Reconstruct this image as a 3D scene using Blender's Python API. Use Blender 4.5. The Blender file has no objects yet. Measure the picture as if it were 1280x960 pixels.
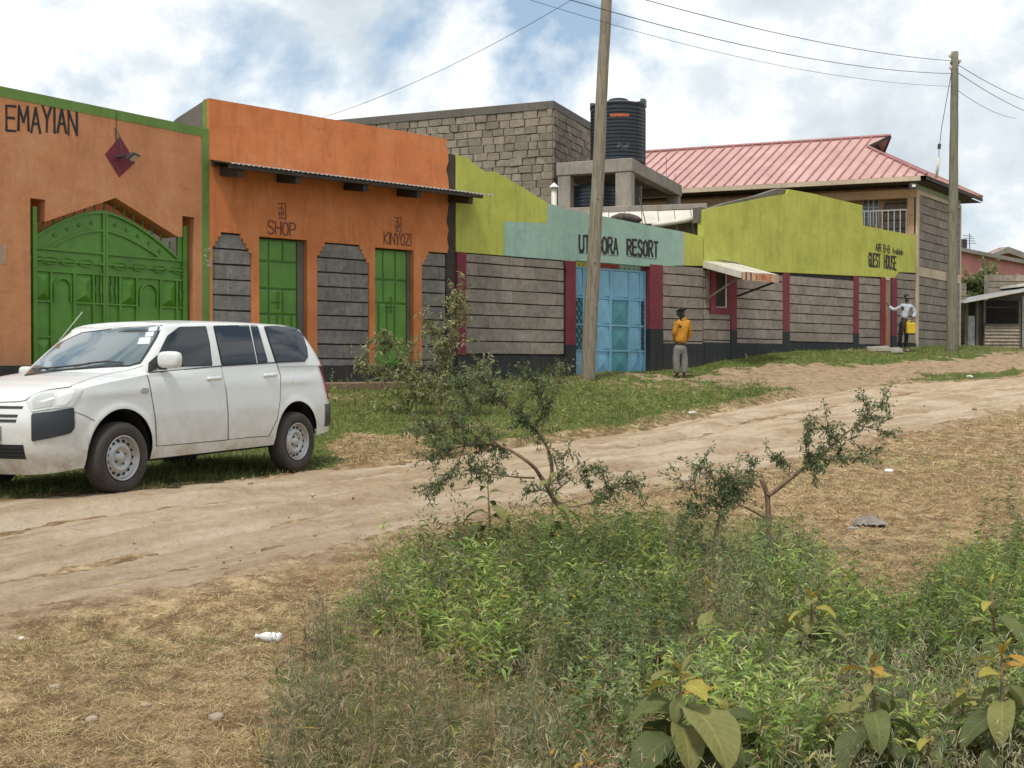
import bpy, bmesh, math, random
import numpy as np
from mathutils import Vector, Matrix, Euler, noise as mnoise
from mathutils.geometry import tessellate_polygon
from mathutils.bvhtree import BVHTree
random.seed(7); rng = np.random.default_rng(11)
S = bpy.context.scene
COL = S.collection
R = math.radians

# ------------------------------------------------------------------ camera
CAMZ = 1.60
PITCH = math.atan(23/1500)            # looking very slightly down
cd = bpy.data.cameras.new('camera'); cam = bpy.data.objects.new('camera', cd); COL.objects.link(cam)
cam.location = (0, 0, CAMZ); cam.rotation_euler = (R(90)-PITCH, 0, 0)
cd.sensor_width = 36; cd.lens = 36*1500/1280; cd.clip_start = .05; cd.clip_end = 3000
S.camera = cam
S.view_settings.view_transform = 'Standard'; S.view_settings.look = 'None'
S.view_settings.gamma = 1; S.view_settings.use_curve_mapping = False
S.view_settings.exposure = 0.28

# ------------------------------------------------------------------ sky and sun
SUN_EL, SUN_AZ = R(64), R(208)         # azimuth measured from +Y towards +X
W = bpy.data.worlds.new('World'); S.world = W; W.use_nodes = True
nt = W.node_tree; nt.nodes.clear()
def N(t, **k):
    n = nt.nodes.new(t)
    for a, b in k.items(): setattr(n, a, b)
    return n
out = N('ShaderNodeOutputWorld'); bg = N('ShaderNodeBackground')
sky = N('ShaderNodeTexSky'); sky.sky_type = 'NISHITA'; sky.sun_disc = False
sky.sun_elevation = SUN_EL; sky.sun_rotation = SUN_AZ; sky.air_density = 1.0; sky.dust_density = 2.0
tc = N('ShaderNodeTexCoord'); 
mp = N('ShaderNodeMapping'); mp.inputs['Location'].default_value = (0.35, 0.9, 0.2); mp.inputs['Scale'].default_value = (1, 1, 1.25); mp.inputs['Rotation'].default_value = (0, 0, R(19))
n1 = N('ShaderNodeTexNoise'); n1.inputs['Scale'].default_value = 3.4; n1.inputs['Detail'].default_value = 9; n1.inputs['Roughness'].default_value = .57; n1.inputs['Distortion'].default_value = .15
n2 = N('ShaderNodeTexNoise'); n2.inputs['Scale'].default_value = 3.2; n2.inputs['Detail'].default_value = 10; n2.inputs['Roughness'].default_value = .6
nt.links.new(tc.outputs['Generated'], mp.inputs[0]); nt.links.new(mp.outputs[0], n1.inputs[0])
mp2 = N('ShaderNodeMapping'); mp2.inputs['Location'].default_value = (3.1, 1.2, 5.2); mp2.inputs['Scale'].default_value = (1, 1, 1.35)
nt.links.new(tc.outputs['Generated'], mp2.inputs[0]); nt.links.new(mp2.outputs[0], n2.inputs[0])
cov = N('ShaderNodeValToRGB'); cov.color_ramp.elements[0].position = .385; cov.color_ramp.elements[1].position = .475
nt.links.new(n1.outputs[0], cov.inputs[0])
cc = N('ShaderNodeValToRGB'); e = cc.color_ramp.elements
e[0].position = .39; e[0].color = (.47, .525, .57, 1); e[1].position = .545; e[1].color = (.86, .875, .88, 1)
m = e.new(.475); m.color = (.60, .655, .69, 1)
nt.links.new(n2.outputs[0], cc.inputs[0])
sk = N('ShaderNodeMix', data_type='RGBA', blend_type='MULTIPLY'); sk.inputs[0].default_value = 1
sk.inputs[7].default_value = (.10, .10, .10, 1)
nt.links.new(sky.outputs[0], sk.inputs[6])
hz = N('ShaderNodeMix', data_type='RGBA'); hz.inputs[0].default_value = .45; hz.inputs[7].default_value = (.42, .56, .68, 1)
nt.links.new(sk.outputs[2], hz.inputs[6])
mx = N('ShaderNodeMix', data_type='RGBA')
nt.links.new(cov.outputs[0], mx.inputs[0]); nt.links.new(hz.outputs[2], mx.inputs[6]); nt.links.new(cc.outputs[0], mx.inputs[7])
nt.links.new(mx.outputs[2], bg.inputs[0]); bg.inputs[1].default_value = 1.12
nt.links.new(bg.outputs[0], out.inputs[0])
sl = bpy.data.lights.new('sun', 'SUN'); sun = bpy.data.objects.new('sun', sl); COL.objects.link(sun)
sl.energy = 2.4; sl.angle = R(7); sl.color = (1, .95, .86)
sd = Vector((math.sin(SUN_AZ)*math.cos(SUN_EL), math.cos(SUN_AZ)*math.cos(SUN_EL), math.sin(SUN_EL)))
sun.rotation_euler = sd.to_track_quat('Z', 'Y').to_euler(); sun.location = (0, 0, 60)

# ------------------------------------------------------------------ projection helpers (for reading sizes off the photograph)
cp, sp = math.cos(PITCH), math.sin(PITCH)
def ray(px, py):
    a = (px-640)/1500; b = (480-py)/1500
    return Vector((a, cp+b*sp, b*cp-sp))
def at(px, py, D):
    d = ray(px, py); return Vector((0, 0, CAMZ))+d*(D/d.y)
def project(x, y, z):                   # arrays -> photo pixels
    zz = z-CAMZ
    f = y*cp-zz*sp; u = y*sp+zz*cp
    return 640+1500*x/f, 480-1500*u/f

# ------------------------------------------------------------------ terrain height: thin plate through surveyed points
CP = [(0,960,4.4),(400,960,4.4),(800,960,4.4),(1280,960,4.4),(0,850,5.6),(640,850,5.6),(1280,850,5.6),
 (0,770,6.8),(200,735,7.3),(400,690,8.2),(520,655,9.1),(700,620,10.6),(850,600,11.6),(1000,570,13.7),(1100,545,15.6),(1200,525,18.2),(1280,505,21.5),
 (0,640,9.55),(200,612,10.9),(370,588,12.7),(148,613,10.4),(520,580,13.0),(650,560,14.4),(800,540,16.3),(900,515,19.2),(1000,495,21.9),(1100,480,25.6),(1280,470,28.8),
 (0,700,8.0),(1280,760,7.3),(1280,650,9.7),(1000,650,9.7),(1280,560,14.2),(720,690,8.5),(960,680,8.75),
 (0,492,17.0),(120,486,18.2),(420,489,21.2),(500,484,22.6),(575,476,23.7),(640,472,25.2),(765,468,26.4),(850,470,27.2),(900,457,28.8),(980,441,30.6),(1050,438,32.5),(1145,435,35),
 (1190,435,36),(1280,437,42),(1130,440,33.6),(430,540,16.5),(560,530,17.4),(300,560,15.0),(800,490,24.0),(1150,465,29.5)]
P = np.array([tuple(at(*c)) for c in CP])
extra = np.array([(-30,-10,.0),(0,-20,0),(30,-10,0),(-40,30,1.2),(40,10,.6),(-30,70,2.0),(30,80,2.4),(60,50,2.2),(-14,8,.35),(-12,14,.7),(-3,0,0.0),(3,0,0.0)], float)
P = np.vstack([P, extra])
def tps(d2): return np.where(d2 > 1e-9, .5*d2*np.log(np.maximum(d2, 1e-9)), 0)
n = len(P); K = tps(((P[:, None, :2]-P[None, :, :2])**2).sum(-1))+np.eye(n)*1.2
Q = np.hstack([np.ones((n, 1)), P[:, :2]]); A = np.block([[K, Q], [Q.T, np.zeros((3, 3))]])
sol = np.linalg.solve(A, np.concatenate([P[:, 2], np.zeros(3)])); TW, TA = sol[:n], sol[n:]
def H(x, y):
    x = np.asarray(x, float); y = np.asarray(y, float); sh = x.shape
    x = x.ravel(); y = y.ravel(); z = np.empty_like(x)
    for i in range(0, len(x), 20000):
        a = x[i:i+20000]; b = y[i:i+20000]
        d2 = (a[:, None]-P[None, :, 0])**2+(b[:, None]-P[None, :, 1])**2
        zz = tps(d2)@TW+TA[0]+TA[1]*a+TA[2]*b
        r = np.hypot(a-8, b-20); w = np.clip((r-38)/40, 0, 1); w = w*w*(3-2*w)
        z[i:i+20000] = zz*(1-w)+np.where(b > 20, 2.1, .1)*w
    return z.reshape(sh)
def hz1(x, y): return float(H(np.array([x]), np.array([y]))[0])
def ground(px, py):                     # where a photo pixel's ray meets the terrain
    d = ray(px, py); d = d/d.y; t = 3.0
    o = Vector((0, 0, CAMZ)); prev = t
    ts = np.arange(3.0, 60, .1); xs = d.x*ts; zs = CAMZ+d.z*ts
    g = H(xs, ts)-zs
    k = np.argmax(g > 0)
    if g[k] <= 0: k = int(np.argmax(g))
    t = ts[k]-.1*(g[k]/(g[k]-g[k-1]) if k > 0 and g[k] != g[k-1] else 0)
    return Vector((d.x*t, t, hz1(d.x*t, t)))

# ------------------------------------------------------------------ object helpers
WM = {}
def props(o, label=None, cat=None, group=None, kind=None):
    if label: o['label'] = label
    if cat: o['category'] = cat
    if group: o['group'] = group
    if kind: o['kind'] = kind
    return o
def root(name, label, cat, F=None, base=(0, 0, 0), group=None):
    o = bpy.data.objects.new(name, None); COL.objects.link(o); o.empty_display_size = .2
    M = (F if F is not None else Matrix())@Matrix.Translation(base)
    o.matrix_world = M; WM[o.name] = M.copy()
    return props(o, label, cat, group)
class MB:
    def __init__(s, F=None): s.v = []; s.f = []; s.F = F if F is not None else Matrix()
    def add(s, vs, fs):
        b = len(s.v); s.v += [tuple(v) for v in vs]; s.f += [tuple(i+b for i in f) for f in fs]; return s
    def box(s, x0, x1, y0, y1, z0, z1, j=0):
        vs = [(x, y, z) for z in (z0, z1) for y in (y0, y1) for x in (x0, x1)]
        if j: vs = [(a+random.uniform(-j, j), b+random.uniform(-j, j)*.6, c+random.uniform(-j, j)) for a, b, c in vs]
        return s.add(vs, [(0, 2, 3, 1), (4, 5, 7, 6), (0, 1, 5, 4), (2, 6, 7, 3), (0, 4, 6, 2), (1, 3, 7, 5)])
    def prism(s, poly, y0, y1, holes=(), axis='y'):
        # outline in (x,z), extruded along y
        def mk(p, y): return (p[0], y, p[1]) if axis == 'y' else ((p[0], p[1], y) if axis == 'z' else (y, p[0], p[1]))
        rings = [list(poly)]+[list(h) for h in holes]
        flat = [p for r in rings for p in r]; n = len(flat)
        tri = tessellate_polygon([[Vector((p[0], p[1], 0)) for p in r] for r in rings])
        vs = [mk(p, y0) for p in flat]+[mk(p, y1) for p in flat]
        fs = [tuple(t) for t in tri]+[tuple(i+n for i in t[::-1]) for t in tri]
        b = 0
        for r in rings:
            k = len(r)
            for i in range(k): fs.append((b+i, b+(i+1) % k, b+(i+1) % k+n, b+i+n))
            b += k
        return s.add(vs, fs)
    def tube(s, pts, r, n=8, caps=True, flat=1):
        pts = [Vector(p) for p in pts]
        rs = r if hasattr(r, '__len__') else [r]*len(pts)
        vs = []; fs = []; up = None
        for i, p in enumerate(pts):
            t = (pts[min(i+1, len(pts)-1)]-pts[max(i-1, 0)]).normalized()
            if up is None:
                up = Vector((0, 0, 1)) if abs(t.z) < .9 else Vector((1, 0, 0))
            a = t.cross(up).normalized(); b = a.cross(t).normalized(); up = b
            for k in range(n):
                an = 2*math.pi*k/n; vs.append(p+a*math.cos(an)*rs[i]+b*math.sin(an)*rs[i]*flat)
        for i in range(len(pts)-1):
            for k in range(n):
                k2 = (k+1) % n; fs.append((i*n+k, i*n+k2, (i+1)*n+k2, (i+1)*n+k))
        if caps: fs.append(tuple(range(n))[::-1]); fs.append(tuple((len(pts)-1)*n+k for k in range(n)))
        return s.add(vs, fs)
    def lathe(s, prof, c=(0, 0, 0), n=24, axis='z'):
        vs = []; fs = []
        for r_, h in prof:
            for k in range(n):
                a = 2*math.pi*k/n
                if axis == 'z': vs.append((c[0]+r_*math.cos(a), c[1]+r_*math.sin(a), c[2]+h))
                else: vs.append((c[0]+r_*math.cos(a), c[1]+h, c[2]+r_*math.sin(a)))
        for i in range(len(prof)-1):
            for k in range(n): fs.append((i*n+k, i*n+(k+1) % n, (i+1)*n+(k+1) % n, (i+1)*n+k))
        return s.add(vs, fs)
    def bar(s, a, b, w, h, up=(0, 0, 1)):
        a = Vector(a); b = Vector(b); t = (b-a).normalized(); u = Vector(up)
        x = t.cross(u).normalized(); y = x.cross(t).normalized()
        vs = [p+x*i*w/2+y*j*h/2 for p in (a, b) for i, j in ((-1, -1), (1, -1), (1, 1), (-1, 1))]
        return s.add(vs, [(0, 1, 2, 3), (7, 6, 5, 4), (0, 4, 5, 1), (1, 5, 6, 2), (2, 6, 7, 3), (3, 7, 4, 0)])
    def build(s, name, mat, parent=None, smooth=False, bevel=0, sub=None, fix=True):
        me = bpy.data.meshes.new(name)
        if not s.v: return None
        Wv = [s.F@Vector(v) for v in s.v]
        o = bpy.data.objects.new(name, me)
        if parent is not None:
            M = WM[parent.name]
        else:
            xs = [v.x for v in Wv]; ys = [v.y for v in Wv]; zs = [v.z for v in Wv]
            Rm = s.F.to_3x3().to_4x4()
            M = Matrix.Translation(((min(xs)+max(xs))/2, (min(ys)+max(ys))/2, min(zs)))@Rm
        Mi = M.inverted(); loc = [Mi@v for v in Wv]
        me.from_pydata(loc, [], s.f)
        if fix or bevel:
            bm = bmesh.new(); bm.from_mesh(me)
            if fix: bmesh.ops.recalc_face_normals(bm, faces=bm.faces)
            if bevel:
                ed = [e for e in bm.edges if len(e.link_faces) == 2 and e.calc_face_angle(0) > .5]
                bmesh.ops.bevel(bm, geom=ed, offset=bevel, segments=1, affect='EDGES', clamp_overlap=True)
            bm.to_mesh(me); bm.free()
        me.update()
        if smooth: me.polygons.foreach_set('use_smooth', [True]*len(me.polygons))
        if mat: me.materials.append(mat)
        COL.objects.link(o)
        if parent is not None: o.parent = parent
        else: o.matrix_world = M
        WM[o.name] = M.copy()
        return o
def fast(name, V, Fc, mat, col=None, smooth=False, parent=None, base=None):
    """numpy mesh: V (n,3) world, Fc (m,3|4)"""
    me = bpy.data.meshes.new(name); V = np.asarray(V, np.float32)
    if parent is not None: M = WM[parent.name]
    elif base is not None: M = Matrix.Translation(base)
    else: M = Matrix()
    t = M.inverted(); A3 = np.array(t.to_3x3()); V = V@A3.T+np.array(t.translation)
    k = Fc.shape[1]
    me.vertices.add(len(V)); me.vertices.foreach_set('co', V.astype(np.float32).ravel())
    me.loops.add(Fc.size); me.loops.foreach_set('vertex_index', Fc.astype(np.int32).ravel())
    me.polygons.add(len(Fc)); me.polygons.foreach_set('loop_start', np.arange(0, Fc.size, k, dtype=np.int32))
    me.update(calc_edges=True)
    if smooth: me.polygons.foreach_set('use_smooth', [True]*len(me.polygons))
    if col is not None:
        at_ = me.color_attributes.new('tint', 'FLOAT_COLOR', 'POINT')
        c = np.ones((len(V), 4), np.float32); c[:, :3] = col; at_.data.foreach_set('color', c.ravel())
    if mat: me.materials.append(mat)
    o = bpy.data.objects.new(name, me); COL.objects.link(o)
    if parent is not None: o.parent = parent
    else: o.matrix_world = M
    WM[o.name] = M.copy()
    return o

# ------------------------------------------------------------------ materials
def new_mat(name):
    m = bpy.data.materials.new(name); m.use_nodes = True; t = m.node_tree; t.nodes.clear()
    o = t.nodes.new('ShaderNodeOutputMaterial'); b = t.nodes.new('ShaderNodeBsdfPrincipled'); t.links.new(b.outputs[0], o.inputs[0])
    return m, t, b
def node(t, ty, ins=None, **k):
    n = t.nodes.new(ty)
    for a, v in k.items(): setattr(n, a, v)
    for a, v in (ins or {}).items():
        if isinstance(v, bpy.types.NodeSocket): t.links.new(v, n.inputs[a])
        else: n.inputs[a].default_value = v
    return n
def c4(c): return (c[0], c[1], c[2], 1)
def coords(t, space='Object', scale=(1, 1, 1), loc=(0, 0, 0)):
    tc = t.nodes.new('ShaderNodeTexCoord'); src = tc.outputs['Object']
    if space == 'World':
        g = t.nodes.new('ShaderNodeNewGeometry'); src = g.outputs['Position']
    return node(t, 'ShaderNodeMapping', {0: src, 'Scale': scale, 'Location': loc}).outputs[0]
def nz(t, vec, scale, detail=5, rough=.6, dist=0):
    return node(t, 'ShaderNodeTexNoise', {0: vec, 'Scale': scale, 'Detail': detail, 'Roughness': rough, 'Distortion': dist}).outputs[0]
def ramp(t, fac, stops):
    r = node(t, 'ShaderNodeValToRGB', {0: fac}); e = r.color_ramp.elements
    e[0].position, e[0].color = stops[0][0], c4(stops[0][1]); e[1].position, e[1].color = stops[-1][0], c4(stops[-1][1])
    for p, c in stops[1:-1]: x = e.new(p); x.color = c4(c)
    return r.outputs[0]
def mixc(t, fac, a, b, mode='MIX'):
    n = t.nodes.new('ShaderNodeMix'); n.data_type = 'RGBA'; n.blend_type = mode
    for i, v in ((0, fac), (6, a), (7, b)):
        if isinstance(v, bpy.types.NodeSocket): t.links.new(v, n.inputs[i])
        else: n.inputs[i].default_value = c4(v) if i and hasattr(v, '__len__') else v
    return n.outputs[2]
def bump(t, b, h, strength=.4, dist=.02):
    n = node(t, 'ShaderNodeBump', {'Height': h, 'Strength': strength, 'Distance': dist}); t.links.new(n.outputs[0], b.inputs['Normal'])
def mul(c, k): return tuple(min(1, x*k) for x in c)
def simple(name, c, rough=.6, var=.18, scale=6, bmp=.15, bd=.005, metal=0, rand=0, spec=None, c2=None, bscale=None, stretch=(1, 1, 1)):
    m, t, b = new_mat(name); v = coords(t, scale=stretch)
    f = nz(t, v, scale)
    col = ramp(t, f, [(.3, mul(c, 1-var)), (.5, c), (.7, c2 if c2 else mul(c, 1+var))])
    if rand:
        oi = t.nodes.new('ShaderNodeObjectInfo')
        hv = ramp(t, oi.outputs['Random'], [(0, (1-rand,)*3), (1, (1, 1, 1))])
        col = mixc(t, 1.0, col, hv, 'MULTIPLY')
    t.links.new(col, b.inputs['Base Color'])
    b.inputs['Roughness'].default_value = rough; b.inputs['Metallic'].default_value = metal
    if spec is not None: b.inputs['Specular IOR Level'].default_value = spec
    if bmp: bump(t, b, nz(t, v, bscale or scale*8, 4), bmp, bd)
    return m
def painted(name, c, stain=(.09, .07, .05), amt=.45, c2=None, rough=.75, dirt=.35, splash=.5):
    """old distemper on plaster: patchy tone, vertical run stains, small scuffs, trowel relief"""
    m, t, b = new_mat(name); v = coords(t); vs = coords(t, scale=(3.1, 3.1, .5))
    a = nz(t, v, 1.1, 6, .65); col = ramp(t, a, [(.32, mul(c, .82)), (.5, c), (.68, c2 or mul(c, 1.13))])
    blot = nz(t, v, 3.4, 8, .7, .4); col = mixc(t, ramp(t, blot, [(.52, (0, 0, 0)), (.75, (dirt,)*3)]), col, mul(c, .55))
    st = nz(t, vs, 2.0, 8, .72, .6)
    f = ramp(t, st, [(.50, (0, 0, 0)), (.72, (amt,)*3)])
    col = mixc(t, f, col, stain)
    sc = nz(t, v, 26, 3, .5); col = mixc(t, ramp(t, sc, [(.68, (0, 0, 0)), (.74, (.35,)*3)]), col, mul(c, .5))
    # rain-splashed mud along the foot of the wall and small hairline scuffs
    pz = node(t, 'ShaderNodeSeparateXYZ', {0: coords(t, 'World')}).outputs[2]
    sp_ = node(t, 'ShaderNodeMath', {0: nz(t, v, 5, 7, .7), 1: .9, 2: pz}, operation='MULTIPLY_ADD').outputs[0]
    col = mixc(t, ramp(t, node(t, 'ShaderNodeMath', {0: sp_, 1: .25}, operation='MULTIPLY').outputs[0], [(.49, (splash,)*3), (.60, (0, 0, 0))]), col, (.23, .165, .11))
    cr = node(t, 'ShaderNodeTexVoronoi', {0: node(t, 'ShaderNodeMixRGB', {0: .12, 1: v, 2: node(t, 'ShaderNodeTexNoise', {0: v, 'Scale': 3.0}).outputs[1]}).outputs[0], 'Scale': .9}, feature='DISTANCE_TO_EDGE').outputs[0]
    ck = node(t, 'ShaderNodeMath', {0: ramp(t, cr, [(.0, (.35,)*3), (.005, (0, 0, 0))]), 1: ramp(t, nz(t, v, .8, 3), [(.5, (0, 0, 0)), (.6, (1, 1, 1))])}, operation='MULTIPLY').outputs[0]
    col = mixc(t, ck, col, mul(c, .35))
    t.links.new(col, b.inputs['Base Color']); b.inputs['Roughness'].default_value = rough
    b.inputs['Specular IOR Level'].default_value = .25
    h = nz(t, v, 9, 8, .7); bump(t, b, h, .6, .015)
    return m
M = {}
OR = (.59, .25, .118)
M['orange'] = painted('orange_paint', OR, c2=(.64, .31, .16), amt=.25, dirt=.25)
M['orange_shop'] = painted('orange_shop_paint', (.61, .205, .072), c2=(.65, .26, .11), stain=(.13, .06, .03), amt=.35, dirt=.28)
M['green_band'] = painted('green_band_paint', (.15, .255, .065), amt=.2)
M['lime'] = painted('lime_paint', (.44, .455, .09), stain=(.15, .15, .06), amt=.38, c2=(.50, .515, .12))
M['mint'] = painted('mint_paint', (.31, .46, .385), stain=(.14, .17, .13), amt=.35, c2=(.32, .45, .35))
M['maroon'] = painted('maroon_paint', (.185, .038, .052), stain=(.05, .02, .02), amt=.35)
M['black_plinth'] = painted('bitumen_paint', (.022, .025, .028), stain=(.10, .085, .06), amt=.3, rough=.6, splash=.07)
M['cream'] = painted('cream_paint', (.56, .46, .34), amt=.3)
M['peach'] = painted('peach_paint', (.48, .30, .18), amt=.3)
M['sage'] = painted('sage_paint', (.30, .38, .26), amt=.3)
M['pinkwall'] = painted('pink_wall_paint', (.50, .22, .20), amt=.2)
M['black_ink'] = simple('sign_black', (.018, .016, .016), .7, .3, 20, 0)
M['red_ink'] = simple('sign_red_brown', (.13, .035, .02), .7, .3, 20, 0)
M['red_letter'] = simple('sign_orange_red', (.45, .10, .03), .7, .3, 20, 0)
def stone_mat(name, c, c2, rand=.3):
    m, t, b = new_mat(name); v = coords(t)
    oi = t.nodes.new('ShaderNodeObjectInfo')
    off = node(t, 'ShaderNodeVectorMath', {0: v, 1: oi.outputs['Location']}, operation='ADD').outputs[0]
    a = nz(t, off, 7, 8, .7); col = ramp(t, a, [(.3, mul(c, .72)), (.5, c), (.72, c2)])
    s_ = nz(t, off, 2.0, 4); col = mixc(t, ramp(t, s_, [(.45, (0, 0, 0)), (.7, (.4,)*3)]), col, mul(c, .55))
    ch = node(t, 'ShaderNodeMapping', {0: off, 'Scale': (55, 55, 9)}).outputs[0]
    tool = nz(t, ch, 1, 3)
    col = mixc(t, ramp(t, tool, [(.55, (0, 0, 0)), (.75, (.3,)*3)]), col, mul(c, .5))
    r_ = ramp(t, oi.outputs['Random'], [(0, (1-rand,)*3), (1, (1.0,)*3)])
    col = mixc(t, 1.0, col, r_, 'MULTIPLY')
    t.links.new(col, b.inputs['Base Color']); b.inputs['Roughness'].default_value = .9; b.inputs['Specular IOR Level'].default_value = .2
    bump(t, b, node(t, 'ShaderNodeMath', {0: nz(t, off, 30, 6), 1: tool}, operation='ADD').outputs[0], .7, .012)
    return m
M['stone'] = stone_mat('dressed_grey_stone', (.305, .262, .222), (.39, .34, .295), .22)
M['stone_shop'] = stone_mat('grey_shop_stone', (.235, .218, .20), (.33, .305, .28), .22)
M['stone_brown'] = stone_mat('brown_rubble_stone', (.33, .275, .215), (.42, .36, .29), .33)
M['mortar'] = simple('mortar', (.10, .092, .08), .95, .3, 8, .5, .01)
M['joint'] = simple('dark_joint_mortar', (.035, .032, .03), .95, .3, 8, .5, .01)  # dark mortar bedding that shows between the stone courses
M['mortar_light'] = simple('pale_mortar', (.25, .22, .18), .95, .3, 6, .6, .02)
M['concrete'] = painted('weathered_concrete', (.30, .265, .225), stain=(.08, .07, .06), amt=.5, c2=(.37, .33, .28), dirt=.4)
M['concrete_dark'] = painted('dark_concrete', (.15, .135, .115), stain=(.05, .05, .045), amt=.5)
M['green_metal'] = simple('green_gloss_paint', (.085, .235, .02), .42, .28, 2.2, .12, .006, c2=(.115, .285, .035))
M['green_metal_dark'] = simple('green_gate_frame_paint', (.055, .15, .016), .42, .14, 3, .08, .004)
M['blue_metal'] = simple('sky_blue_gate_paint', (.16, .36, .50), .45, .12, 3, .1, .004)
M['teal_metal'] = simple('teal_wicket_paint', (.055, .225, .27), .45, .12, 3, .1, .004)
M['dark_void'] = simple('unlit_interior', (.02, .02, .022), .9, .1, 3, 0)
M['timber'] = simple('grey_timber', (.13, .105, .08), .85, .35, 3, .5, .01, stretch=(8, 8, 1))
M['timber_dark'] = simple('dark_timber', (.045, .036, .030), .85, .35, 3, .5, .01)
M['zinc'] = simple('weathered_zinc_sheet', (.30, .295, .28), .5, .35, 4, .2, .004, metal=.35)
M['white_sheet'] = simple('pale_roof_sheet', (.58, .54, .47), .6, .12, 3, .15, .004)
M['white_pipe'] = simple('white_plastic_pipe', (.62, .58, .50), .45, .1, 4, .05)
M['pink_roof'] = simple('faded_red_roof_sheet', (.49, .29, .262), .6, .18, 1.2, .1, .004, c2=(.56, .36, .33))
M['roof_seam_shade'] = simple('roof_seam_shade', (.36, .18, .165), .6, .2, 3, 0)  # darker red for the ribs: shading along the seams put into the colour
M['pink_ridge'] = simple('faded_red_ridge', (.34, .15, .14), .55, .14, 3, .1, .004)
M['tank'] = simple('black_plastic_tank', (.020, .026, .034), .38, .2, 4, .05)
M['tank_lid'] = simple('grey_black_plastic', (.07, .085, .095), .5, .2, 4, .05)  # lighter than the shell, for tank shoulder and lugs
M['white_metal'] = simple('white_railing_paint', (.70, .70, .70), .5, .1, 5, 0)
M['grey_metal'] = simple('grey_steel', (.30, .31, .32), .4, .15, 6, .05, metal=.6)
M['dark_metal'] = simple('dark_steel', (.05, .05, .052), .5, .2, 6, .05)
M['window_dark'] = simple('dim_window_glass', (.035, .042, .048), .12, .2, 2, 0)
M['louvre'] = simple('blue_louvre_glass', (.12, .17, .21), .2, .2, 4, 0)
def wood_pole(name, c, c2):
    m, t, b = new_mat(name); v = coords(t, scale=(14, 14, .9)); v2 = coords(t)
    a = nz(t, v, 2.2, 8, .7); col = ramp(t, a, [(.34, mul(c, .5)), (.47, c), (.66, c2)])
    kn = nz(t, v2, 4, 3); col = mixc(t, ramp(t, kn, [(.62, (0, 0, 0)), (.75, (.6,)*3)]), col, mul(c, .45))
    t.links.new(col, b.inputs['Base Color']); b.inputs['Roughness'].default_value = .85; bump(t, b, a, .8, .02); return m
M['pole'] = wood_pole('weathered_pole_wood', (.225, .19, .14), (.33, .285, .215))
M['pole2'] = wood_pole('greenish_pole_wood', (.17, .165, .115), (.25, .24, .18))
M['wire'] = simple('cable', (.05, .05, .05), .6, .1, 5, 0)

# frames: x along the wall, y into the building, z up
def frame(o, ang):
    u = Vector((math.sin(ang), math.cos(ang), 0)); w = Vector((-u.y, u.x, 0))
    return Matrix(((u.x, w.x, 0, o[0]), (u.y, w.y, 0, o[1]), (0, 0, 1, 0), (0, 0, 0, 1)))
def onp(F, px, py, d=0.0):              # photo pixel -> (s, z) on the plane y=d of frame F
    Fi = F.inverted(); o = Fi@Vector((0, 0, CAMZ)); r_ = Fi.to_3x3()@ray(px, py)
    t = (d-o.y)/r_.y; p = o+r_*t; return p.x, p.z
FA = at(262, 457, 20.3)
FS = frame((FA.x, FA.y), R(48.5)); FG = frame((FA.x, FA.y), R(35.2))
def fs(px, py, d=0.0): return onp(FS, px, py, d)
def fg(px, py, d=0.0): return onp(FG, px, py, d)
# ------------------------------------------------------------------ ground
near = [(-60,820),(0,770),(200,735),(400,690),(520,655),(700,620),(850,600),(1000,570),(1100,545),(1200,525),(1290,504)]
far = [(-60,640),(0,630),(200,614),(400,589),(520,581),(650,561),(800,540),(900,516),(1000,497),(1100,482),(1290,470)]
NE = np.array([ground(*p)[:2] for p in near]); FE = np.array([ground(*p)[:2] for p in far])
def ext(a, k0, k1):
    d0 = a[0]-a[1]; d1 = a[-1]-a[-2]; d0 = d0/np.hypot(*d0); d1 = d1/np.hypot(*d1)
    return np.vstack([a[0]+d0*k0, a, a[-1]+d1*k1])
rd = np.array([.70, .714])
NE = np.vstack([NE[0]-rd*25, NE, NE[-1]+rd*45]); FE = np.vstack([FE[0]-rd*25, FE, FE[-1]+rd*45])
def resamp(a, n):
    s_ = np.concatenate([[0], np.cumsum(np.hypot(*np.diff(a, axis=0).T))]); t = np.linspace(0, s_[-1], n)
    return np.stack([np.interp(t, s_, a[:, 0]), np.interp(t, s_, a[:, 1])], 1)
def along(a, q):                          # signed: coordinate along the road
    return q@rd
def edge_interp(E, s_):
    es = E@rd; nn = np.array([-rd[1], rd[0]]); en = E@nn; o = np.argsort(es)
    return np.interp(s_, es[o], en[o])
NN = np.array([-rd[1], rd[0]])
def road_uv(x, y):
    q = np.stack([x, y], -1); s_ = q@rd; nq = q@NN
    a = edge_interp(NE, s_); b = edge_interp(FE, s_)
    return s_, (nq-a)/(b-a), nq-a, b-nq      # v=0 near edge, 1 far edge
def fnoise(x, y, sc, seed=0):             # cheap smooth value noise
    r2 = np.random.default_rng(seed); T = r2.random((64, 64)); u = np.asarray(x)*sc+100.3; v = np.asarray(y)*sc+71.7
    i = np.floor(u).astype(int); j = np.floor(v).astype(int); fu = u-i; fv = v-j
    fu = fu*fu*(3-2*fu); fv = fv*fv*(3-2*fv); i0 = i % 64; j0 = j % 64; i1 = (i+1) % 64; j1 = (j+1) % 64
    return (T[i0, j0]*(1-fu)+T[i1, j0]*fu)*(1-fv)+(T[i0, j1]*(1-fu)+T[i1, j1]*fu)*fv
def fbm(x, y, sc, seed=0):
    return (fnoise(x, y, sc, seed)+.5*fnoise(x, y, sc*2.1, seed+1)+.25*fnoise(x, y, sc*4.3, seed+2))/1.75
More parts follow.
